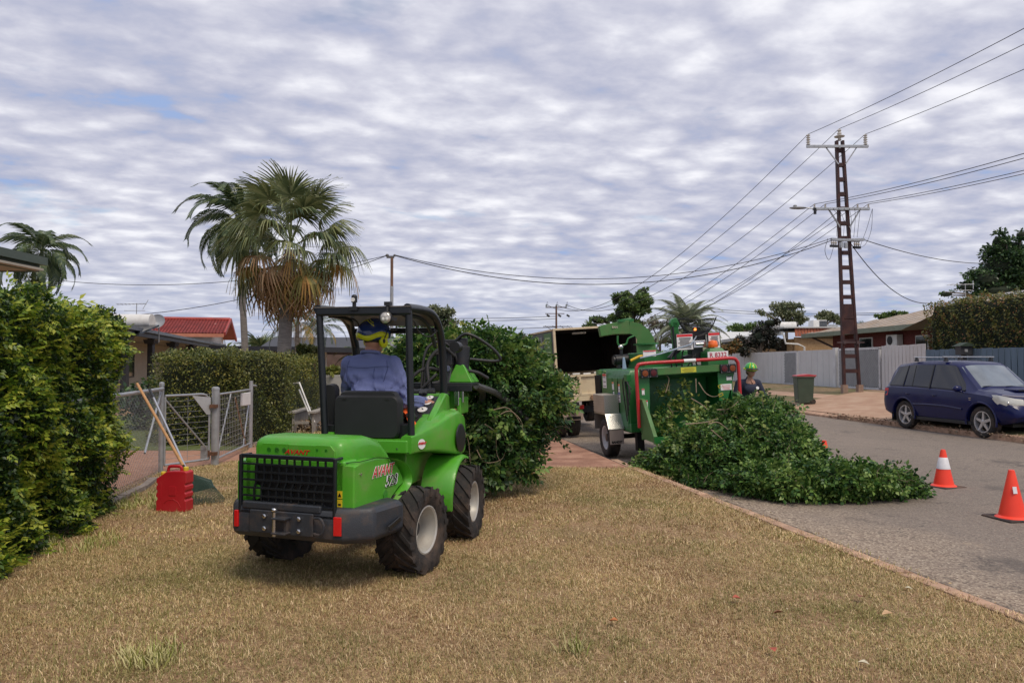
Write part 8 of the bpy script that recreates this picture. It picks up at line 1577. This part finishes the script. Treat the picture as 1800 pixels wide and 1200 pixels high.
# raised diamond pattern on the tread plates
b = B()
for i in range(14):
    for j in range(16):
        x_ = -.245 + i * .0178; z = .77 + j * .0195; a = 45 if (i + j) % 2 else -45; b.box((0, 0, 0), (.016, .004, .004), T(x_, 1.008, z) @ rotm(0, a, 0))
stuffpart(b.build('raised_tread', mat('tread_bright', (.75, .75, .73), .2, .9), tb))
b = B()
for i in range(14):
    for j in range(14):
        t = j / 14; x_ = -.245 + i * .0178; a = 45 if (i + j) % 2 else -45; b.box((0, 0, 0), (.016, .004, .004), T(x_, .985 - .15 * (1 - t) - .004, .51 + .235 * t + .004) @ rotm(0, a, 0))
stuffpart(b.build('raised_tread', MATS['tread_bright'], CH))
# steel rake lying on top of the winch
rk = thing('rake', 'wide steel spring-tine rake resting on top of the wood chipper', 'rake'); c0 = at(1222, 592, 12.35)
def rp(t, z): return at(1192 + 62 * t, z, 12.35 + .25 * math.sin(t * math.pi))
for i in range(27):
    t = i / 26; e = at(1191 + 63 * t, 560 - 1.5 * math.sin(t * 9), 12.25); m_ = at(1200 + 48 * t, 578 + 5 * math.sin(t * math.pi), 12.45); s_ = at(1213 + 22 * t, 588 + 2 * math.sin(t * math.pi), 12.4)
    b = B(); b.tube(smooth_poly([s_, m_, e], 4), .0065, 5); b.build('tine', M_DARKSTEEL, rk, smooth='auto')
for pp_, r_ in (([(1193, 561), (1200, 575), (1212, 587), (1224, 591), (1238, 588), (1250, 577), (1259, 557)], .012), ([(1196, 567), (1225, 573), (1250, 567)], .009), ([(1192, 560), (1224, 562), (1256, 559)], .007)): b = B(); b.tube(smooth_poly([at(px, py, 12.38) for px, py in pp_], 4), r_, 6); b.build('frame', M_DARKSTEEL, rk, smooth='auto')
b = B(); b.tube([at(1224, 591, 12.38), at(1215, 605, 12.2), at(1160, 622, 12.0), at(1125, 629, 11.9)], .013, 8); b.build('handle', mat('blue_steel_handle', (.35, .42, .5), .35, .6), rk, smooth='auto')

# ================================================================== worker beyond the chipper
WK = thing('person', 'woman in navy work shirt, sunglasses and green-yellow helmet standing right of the chipper', 'person', (*at(1312, 640, 13.0)[:2], -.09), 8)
M_SKIN2 = mat('tanned_skin', (.42, .22, .15), .5, 0, .1, 14); hp_ = Vector((0, .12, .88)); nk2 = Vector((.04, -.02, 1.34)); hc = Vector((.05, -.07, 1.475)); b = B()
b.cap(nk2 - Vector((0, 0, .06)), .05, nk2 + Vector((.005, -.03, .07)), .045); b.ell(hc, (.07, .088, .1), 20, 14); b.ell(hc + Vector((0, -.03, -.06)), (.048, .05, .045), 12, 8); b.cap(hc + Vector((0, -.085, -.01)), .010, hc + Vector((0, -.102, -.03)), .012); b.ell(hc + Vector((0, -.078, -.055)), (.022, .010, .008), 8, 6)
for s_ in (-1, 1): b.ell(hc + Vector((s_ * .07, 0, -.01)), (.01, .02, .028), 8, 6)
b.cap(nk2 - Vector((0, 0, .1)), .11, hp_, .13)
sL, eL, wL = Vector((.20, .0, 1.26)), Vector((.31, -.03, 1.02)), Vector((.44, -.20, .86)); sR, eR, wR = Vector((-.14, .0, 1.26)), Vector((-.22, .0, 1.0)), Vector((-.20, -.18, .85))
for a, c, e in ((sL, eL, wL), (sR, eR, wR)): b.cap(a, .045, c, .036); b.cap(c, .036, e, .026)
hand(b, wL, (.6, -.5, -.6), (.3, .3, .8), .92, .9, 1); hand(b, wR, (-.1, -.6, -.7), (0, -.5, .5), .92, .9, 1)
for s_ in (-1, 1): b.cap(hp_ + Vector((s_ * .08, 0, 0)), .08, Vector((s_ * .11, .05, .48)), .055); b.cap(Vector((s_ * .11, .05, .48)), .055, Vector((s_ * .12, .08, .09)), .04)
remesh(b, 'body', M_SKIN2, WK, .009, 4)
b = B(); b.cap(hp_ + Vector((0, 0, .05)), .15, nk2 - Vector((0, -.02, .16)), .145); b.cap(sL, .07, nk2 - Vector((0, -.01, .06)), .06); b.cap(sR, .07, nk2 - Vector((0, -.01, .06)), .06); b.cap(nk2 - Vector((0, 0, .04)), .06, nk2 + Vector((0, .005, .0)), .055); b.ell((.03, -.10, 1.16), (.13, .07, .09), 14, 10)
for a, c in ((sL, eL), (sR, eR)): b.cap(a, .068, c, .058)
s2_ = remesh(b, 'shirt', M_NAVY, WK, .012, 4)
b = B(); b.prism([(-.02, 1.33), (.06, 1.33), (.02, 1.20)], 'y', -.168, -.16); b.v = []; b.f = []; b.mi = []; b.M = T(.11, -.188, 1.18) @ rotm(-12, 0, 0); b.lathe([(.028, 0), (.028, .003)], 12, rotm(90, 0, 0)); b.build('shirt_badge', M_WHTL, WK)
b = B(); b.M = T(.045, -.095, 1.30) @ rotm(-20, 0, 0); b.loft([[(-.035, 0, .05), (.035, 0, .05), (.0, -.045, -.06)], [(-.03, .02, .05), (.03, .02, .05), (.0, -.02, -.06)]]); b.build('open_collar', M_SKIN2, WK)
b = B(); b.cap(hp_ + Vector((-.04, 0, 0)), .14, hp_ + Vector((.04, 0, 0)), .14)
for s_ in (-1, 1): b.cap(hp_ + Vector((s_ * .08, 0, 0)), .10, Vector((s_ * .11, .05, .48)), .075); b.cap(Vector((s_ * .11, .05, .48)), .072, Vector((s_ * .12, .08, .12)), .06)
remesh(b, 'trousers', M_NAVY, WK, .015, 3)
for s_ in (-1, 1): b = B(); b.cap(Vector((s_ * .12, .09, .09)), .055, Vector((s_ * .13, -.06, .045)), .045); b.cap(Vector((s_ * .12, .1, .045)), .045, Vector((s_ * .13, -.08, .04)), .04); remesh(b, 'boot', M_BLACK, WK, .013, 3)
b = B(); b.M = T(hc.x, hc.y + .01, hc.z + .035) @ rotm(10, 0, 0); dome(b, (.105, .125, .115), -.12); he = b.build('helmet', mat('helmet_green', (.03, .36, .05), .3, coat=.4), WK, smooth=True); sd = he.modifiers.new('s', 'SOLIDIFY'); sd.thickness = .005
for a0 in (-130, -90, -50): 
    b = B(); b.M = T(hc.x, hc.y + .01, hc.z + .035) @ rotm(10, 0, 0); u_, l_ = [], []
    for i in range(9):
        p = R(6 + 62 * i / 8)
        for da, l in ((5, u_), (-5, l_)): a = R(a0 + da); l.append((.109 * math.cos(p) * math.cos(a), .131 * math.cos(p) * math.sin(a), .119 * math.sin(p)))
    b.loft([u_, l_], caps=False, closed=False); b.build('yellow_stripe', M_HY, he, smooth=True)
b = B(); b.M = T(hc.x, hc.y + .01, hc.z + .035) @ rotm(10, 0, 0); b.lathe([(.112, -.012), (.118, -.01), (.118, .006), (.112, .008)], 28, Matrix.Diagonal((1, 1.18, 1, 1))); b.build('helmet_rim', M_HY, he, smooth='auto'); 
b = B(); b.loft([[(hc.x + .11 * math.cos(R(a)), hc.y - .13 * math.sin(R(a)) + .01, hc.z + .045) for a in range(20, 161, 10)], [(hc.x + .13 * math.cos(R(a)), hc.y - .18 * math.sin(R(a)) + .01, hc.z + .02) for a in range(20, 161, 10)]], caps=False, closed=False); o = b.build('visor', M_BLACK, he, smooth=True); sd = o.modifiers.new('s', 'SOLIDIFY'); sd.thickness = .003
b = B()
for s_ in (-1, 1): b.ell((hc.x + s_ * .03, hc.y - .083, hc.z + .002), (.029, .012, .019), 14, 8)
b.tube([(hc.x - .07, hc.y, hc.z + .008), (hc.x - .055, hc.y - .07, hc.z + .01), (hc.x + .055, hc.y - .07, hc.z + .01), (hc.x + .07, hc.y, hc.z + .008)], .005, 6); b.build('sunglasses', M_GLASS_D, WK, smooth='auto')
b = B(); b.ell(hc + Vector((0, .02, -.02)), (.078, .085, .07), 16, 10); b.build('hair', mat('brown_hair', (.06, .035, .02), .8, 0, .3, 40), WK, smooth=True)

# ================================================================== parked car
M_CAR = mat('dark_blue_metallic', (.003, .007, .065), .28, .0, .08, 3, coat=.3, dirt=(.04, .035, .05), damt=.2, spec=.25, dscale=2.5); M_ALLOY = mat('alloy', (.62, .62, .63), .3, .7, .04, 5)
cx0, cy0 = 9.95, 19.0     # right rear wheel contact
u = Vector((.155, -.988, 0)); ang_c = math.degrees(math.atan2(u.y, u.x)); CA = thing('parked_car', 'dark blue compact SUV with roof racks parked at the far kerb', 'car', (0, 0, 0), ang_c)
AXR, AXF, TW = -1.21, 1.28, .74
qr = at(1597, 752, 18.75); rr_ = Vector((qr.x, 18.75, 0)); right = Vector((u.y, -u.x, 0)); org = rr_ - u * AXR - right * TW; CA.location = (org.x, org.y, -.115)
ST = [(-2.06, .50, .72, .78, .66, .60), (-2.04, .42, .90, .98, .80, .68), (-1.98, .36, 1.00, 1.20, .835, .66), (-1.86, .33, 1.03, 1.46, .85, .64), (-1.70, .31, 1.03, 1.62, .86, .625), (-1.0, .30, 1.03, 1.69, .868, .63), (-.2, .29, 1.01, 1.70, .87, .635), (.30, .29, .99, 1.66, .87, .62), (.42, .29, .985, 1.60, .87, .62), (1.02, .29, .965, 1.075, .87, .70), (1.06, .29, .96, 1.05, .87, .72), (1.4, .29, .93, 1.025, .865, .70), (1.78, .33, .86, .96, .84, .66), (1.98, .38, .74, .85, .78, .60), (2.08, .42, .66, .72, .70, .54), (2.12, .48, .58, .60, .60, .48)]
def car_ring(s_):
    x_, zb, zs, zt, w_, wt = s_; hb = zs - zb
    h_ = [(w_ - .12, zb), (w_ - .03, zb + .06), (w_ + .004, zb + hb * .30), (w_ + .012, zb + hb * .55), (w_ + .002, zb + hb * .80), (w_ - .02, zs), (w_ - .055, zs + .03 * min(1, (zt - zs) * 4)), (wt, zt - .07 * min(1, (zt - zs) * 2)), (wt - .07, zt - .012), (wt * .5, zt + .012)]
    return [(x_, y_2, z) for y_2, z in h_] + [(x_, -y_2, z) for y_2, z in h_[::-1]]
def stat(x_):
    for a, c in zip(ST[:-1], ST[1:]):
        if a[0] <= x_ <= c[0]: t = (x_ - a[0]) / (c[0] - a[0]); return [a[i] + (c[i] - a[i]) * t for i in range(6)]
b = B(); b.loft([car_ring(s_) for s_ in ST]); body = b.build('body', M_CAR, CA, smooth='auto', angle=32)
cut = B()
for ax in (AXR, AXF):
    for s_ in (-1, 1): cut.lathe([(.395, -.18), (.395, .25)], 36, T(ax, s_ * .80, .36), axis='y')
co = cut.build('cut', M_BLACK, CA); me_ = body.modifiers.new('arches', 'BOOLEAN'); me_.operation = 'DIFFERENCE'; me_.object = co; me_.solver = 'EXACT'
dg = bpy.context.evaluated_depsgraph_get(); nm = bpy.data.meshes.new_from_object(body.evaluated_get(dg)); body.modifiers.clear(); body.data = nm; bpy.data.objects.remove(co)
nm.shade_smooth(); nm.set_sharp_from_angle(angle=R(32))
def side_pt(x_, z, s_=-1, off=.006):
    st_ = stat(x_); zs, zt, w_, wt = st_[2], st_[3], st_[4], st_[5]; z0 = zs + .03; z1 = zt - .07; t = (z - z0) / max(.01, z1 - z0)
    if t >= 0: y_2 = (w_ - .055) + (wt - (w_ - .055)) * t
    else:
        k = (z - st_[1]) / (zs - st_[1]); ks = [(0, w_ - .12), (.1, w_ - .03), (.3, w_ + .004), (.55, w_ + .012), (.8, w_ + .002), (1, w_ - .02), (1.06, w_ - .055)]; y_2 = w_
        for (k0, y0), (k1, y1) in zip(ks[:-1], ks[1:]):
            if k0 <= k <= k1: y_2 = y0 + (y1 - y0) * (k - k0) / (k1 - k0)
    return Vector((x_, s_ * (y_2 + off), z))
M_CGL = mat('car_glass', (.018, .02, .024), .05, 0, .1, 1, spec=.7)
for s_ in (-1, 1):
    for x0, x1, x0t, x1t in ((-1.84, -1.30, -1.62, -1.30), (-1.24, -.38, -1.24, -.40), (-.30, .88, -.32, .36)):
        b = B(); n = 10; lo_, hi_ = [], []
        for i in range(n + 1): t = i / n; xb_ = x0 + (x1 - x0) * t; xt_ = x0t + (x1t - x0t) * t; lo_.append(side_pt(xb_, stat(xb_)[2] + .055, s_)); hi_.append(side_pt(xt_, min(stat(xt_)[3] - .085, 1.60), s_))
        mid_ = [a.lerp(c, .5) for a, c in zip(lo_, hi_)]; mid_ = [Vector((m.x, s_ * max(abs(m.y), abs(side_pt(m.x, m.z, s_).y)), m.z)) for m in mid_]; b.loft([[tuple(p) for p in lo_], [tuple(p) for p in mid_], [tuple(p) for p in hi_]], caps=False, closed=False); b.build('side_window', M_CGL, CA, smooth=True)
    b = B(); b.tube([side_pt(-1.30, 1.06, s_, .004), side_pt(-1.27, 1.58, s_, .004)], .018, 6); b.tube([side_pt(-.34, 1.04, s_, .004), side_pt(-.36, 1.6, s_, .004)], .022, 6); b.tube([side_pt(-.95, 1.06, s_, .006), side_pt(-1.0, 1.58, s_, .006)], .012, 6); b.build('pillar_trim', M_BLACK, CA)
    b = B(); b.tube([side_pt(x_, stat(x_)[2] + .04, s_, .003) for x_ in (-1.8, -1.2, -.5, .2, .8)], .010, 6); b.build('waist_trim', M_BLACK, CA)
    for xs in ([(-1.28, 1.0), (-1.25, .7), (-1.0, .5), (-.7, .33)], [(-.34, 1.0), (-.33, .6), (-.34, .33)], [(.88, .97), (.93, .7), (.86, .33)]): b = B(); b.tube([side_pt(x_, z, s_, -.0005) for x_, z in xs], .004, 4); b.build('panel_gap', M_BLKL, CA)
    for x_ in (-1.05, -.12): b = B(); b.ell(side_pt(x_, .87, s_, -.004), (.085, .014, .026), 12, 6); b.tube([side_pt(x_ - .08, .885, s_, .0), side_pt(x_, .89, s_, .025), side_pt(x_ + .08, .885, s_, .0)], .011, 6); b.build('door_handle', M_CAR, CA, smooth='auto')
    b = B(); b.tube(smooth_poly([side_pt(x_, z, s_, .004) for x_, z in ((-.85, .63), (-.4, .645), (.2, .64), (.75, .60))], 4), .022, 6); b.build('side_moulding', M_CAR, CA, smooth='auto')
    for ax in (AXR, AXF):
        b = B(); pts = [Vector((ax + .42 * math.cos(R(a)), s_ * (stat(max(-2.05, min(2.1, ax + .42 * math.cos(R(a)))))[4] + .006), .36 + .42 * math.sin(R(a)))) for a in range(-12, 193, 12)]; b.tube(pts, .022, 6); b.build('wheel_arch', M_CAR, CA, smooth='auto')
    b = B(); b.M = T(.72, s_ * .96, 1.06); b.ell((0, 0, 0), (.07, .11, .075), 16, 10); b.beam((.02, -s_ * .03, -.06), (.03, -s_ * .11, -.07), .05, .04); b.build('wing_mirror', M_CAR, CA, smooth=True)
    b = B(); b.loft([[side_pt(-1.99, .80, s_, .004), side_pt(-1.83, .82, s_, .006)], [side_pt(-1.97, 1.0, s_, .006), side_pt(-1.80, 1.0, s_, .008)]], caps=False, closed=False); b.v = [tuple(v) for v in b.v]; b.build('tail_light', M_REDR, CA)
    b = B(); b.box((-.0, s_ * .79, .30), (2.0, .14, .08)); b.build('sill', M_BLACK, CA, bevel=.01)
    # headlight
    b = B(); hl_ = [(1.60, .845, .955, .87), (1.74, .845, .955, .74), (1.90, .79, .93, .66), (2.01, .66, .89, .67), (2.055, .50, .87, .69)]; b.loft([[(x_ - .02, s_ * y_2, zl), (x_ + .022, s_ * (y_2 + .015), (zt_ + zl) / 2), (x_ - .03, s_ * (y_2 - .0), zt_)] for x_, y_2, zt_, zl in hl_], caps=False, closed=False); hl = b.build('headlight', mat('headlight_lens', (.62, .62, .56), .15, .1, .1, 8, coat=1), CA, smooth=True)
    for x_, y_2 in ((1.92, .76), (2.0, .62)): b = B(); b.ell((x_ - .0, s_ * y_2, .79), (.03, .04, .035), 12, 8); b.build('reflector', M_CHROME, hl, smooth=True)
    b = B(); b.lathe([(.055, 0), (.055, .03), (.02, .045)], 16, T(2.03, s_ * .60, .52) @ rotm(0, 0, -s_ * 22) , axis='x'); b.build('fog_light', MATS['headlight_lens'], CA, smooth='auto')
    # roof rack bars' feet
for x_ in (-1.05, -.05):
    b = B(); b.box((x_, 0, 1.79), (.055, 1.36, .028)); rb = b.build('roof_bar', M_CHROME, CA, bevel=.008)
    for s_ in (-1, 1): b = B(); b.box((x_, s_ * .60, 1.735), (.10, .07, .10), taper=.6); b.build('bar_foot', M_BLACK, rb, bevel=.008)
b = B(); b.tube([(.10, -.30, 1.69), (-.02, -.30, 1.90)], .005, 5); b.build('aerial', M_BLACK, CA)
# windscreen, bonnet details, front
b = B(); rows = []
for x_, k in ((.44, -.02), (.70, 0), (.985, .0)):
    st_ = stat(x_); w_ = st_[5] - .02 + (.0); zz2 = st_[3]; rows.append([(x_ + .006, y_2, zz2 + .018 - .055 * (abs(y_2) / w_) ** 4 - .0) for y_2 in [w_ * q / 5 for q in range(-5, 6)]])
b.loft(rows, caps=False, closed=False); b.build('windscreen', mat('windscreen', (.16, .19, .21), .04, 0, .3, 2, spec=1.0, coat=1), CA, smooth=True)
for y0, y1 in ((-.55, .0), (.05, .55)): b = B(); b.tube([(1.0, y0, 1.12), (.97, (y0 + y1) / 2, 1.13), (.96, y1, 1.135)], .008, 5); b.build('wiper', M_BLACK, CA)
b = B(); b.loft([rsec(-.30, .30, .955, 1.045, 0, .03)]) if False else None
b.box((1.42, 0, 1.045), (.34, .52, .05)); b.build('bonnet_scoop', M_CAR, CA, bevel=.02); b = B(); b.box((1.595, 0, 1.045), (.01, .40, .03)); b.build('scoop_opening', M_BLKL, CA)
b = B(); b.tube(smooth_poly([(1.80, -.80, .95), (1.95, -.55, .93), (2.0, 0, .925), (1.95, .55, .93), (1.80, .80, .95)], 5), .018, 6); b.build('bonnet_protector', mat('smoked_strip', (.22, .2, .24), .2, coat=1), CA, smooth='auto')
b = B(); b.box((2.045, 0, .76), (.05, .74, .12)); b.build('front_grille', M_BLACK, CA, bevel=.01)
for z in (.73, .76, .79): b = B(); b.box((2.072, 0, z), (.008, .70, .012)); b.build('grille_bar', M_CHROME, CA)
b = B(); b.box((2.10, 0, .50), (.06, .9, .12)); b.build('lower_intake', M_BLACK, CA, bevel=.02); b = B(); b.box((2.13, 0, .36), (.03, .3, .1)); b.build('tow_bracket', M_BLACK, CA)
b = B(); b.box((0, 0, .33), (3.6, 1.1, .12)); b.build('underbody', M_BLACK, CA)
b = B(); b.box((-1.62, -.79, .30), (.02, .2, .22)); b.build('mudflap', M_BLACK, CA)
def alloy(r, w, side):
    b = B(); o = side * w / 2; b.lathe([(r * 1.03, o * .7), (r * 1.05, o * .85), (r * .97, o * .85), (r * .93, o * .6), (r * .92, o * .1), (r * .9, -o * .3)], 40, axis='x', caps=False)
    for k in range(5):
        a = 2 * math.pi * k / 5; M_ = rotm(math.degrees(a), 0, 0); p = [(o * .66, -.036, .05), (o * .66, .036, .05), (o * .62, .024, r * .95), (o * .62, -.024, r * .95)]
        q = [(o * .30, *v[1:]) for v in p]; b.loft([[(M_ @ Vector(v))[:] for v in p], [(M_ @ Vector(v))[:] for v in q]])
    b.lathe([(.055, o * .3), (.05, o * .70), (.03, o * .74), (.002, o * .74)], 20, axis='x'); return b
for ax in (AXR, AXF):
    for s_ in (-1, 1):
        M_ = T(ax, s_ * TW, .35) @ rotm(0, 0, 90); wheel(CA, M_, .35, .215, .225, s_, road_tyre(.35, .215, .225), mrim=M_ALLOY, spokes=alloy(.225, .215, s_))
        b = B(); b.lathe([(.15, -.01), (.15, .01)], 20, T(ax, s_ * (TW - .03), .35), axis='y'); b.build('brake_disc', M_STEEL, CA)
b = B(); b.M = Matrix.Identity(4); P_ = side_pt(.98, .86, -1, .004); b.box(P_, (.07, .004, .02)); b.box(P_ + Vector((0, 0, -.04)), (.06, .004, .018)); b.build('side_badge', M_CHROME, CA)
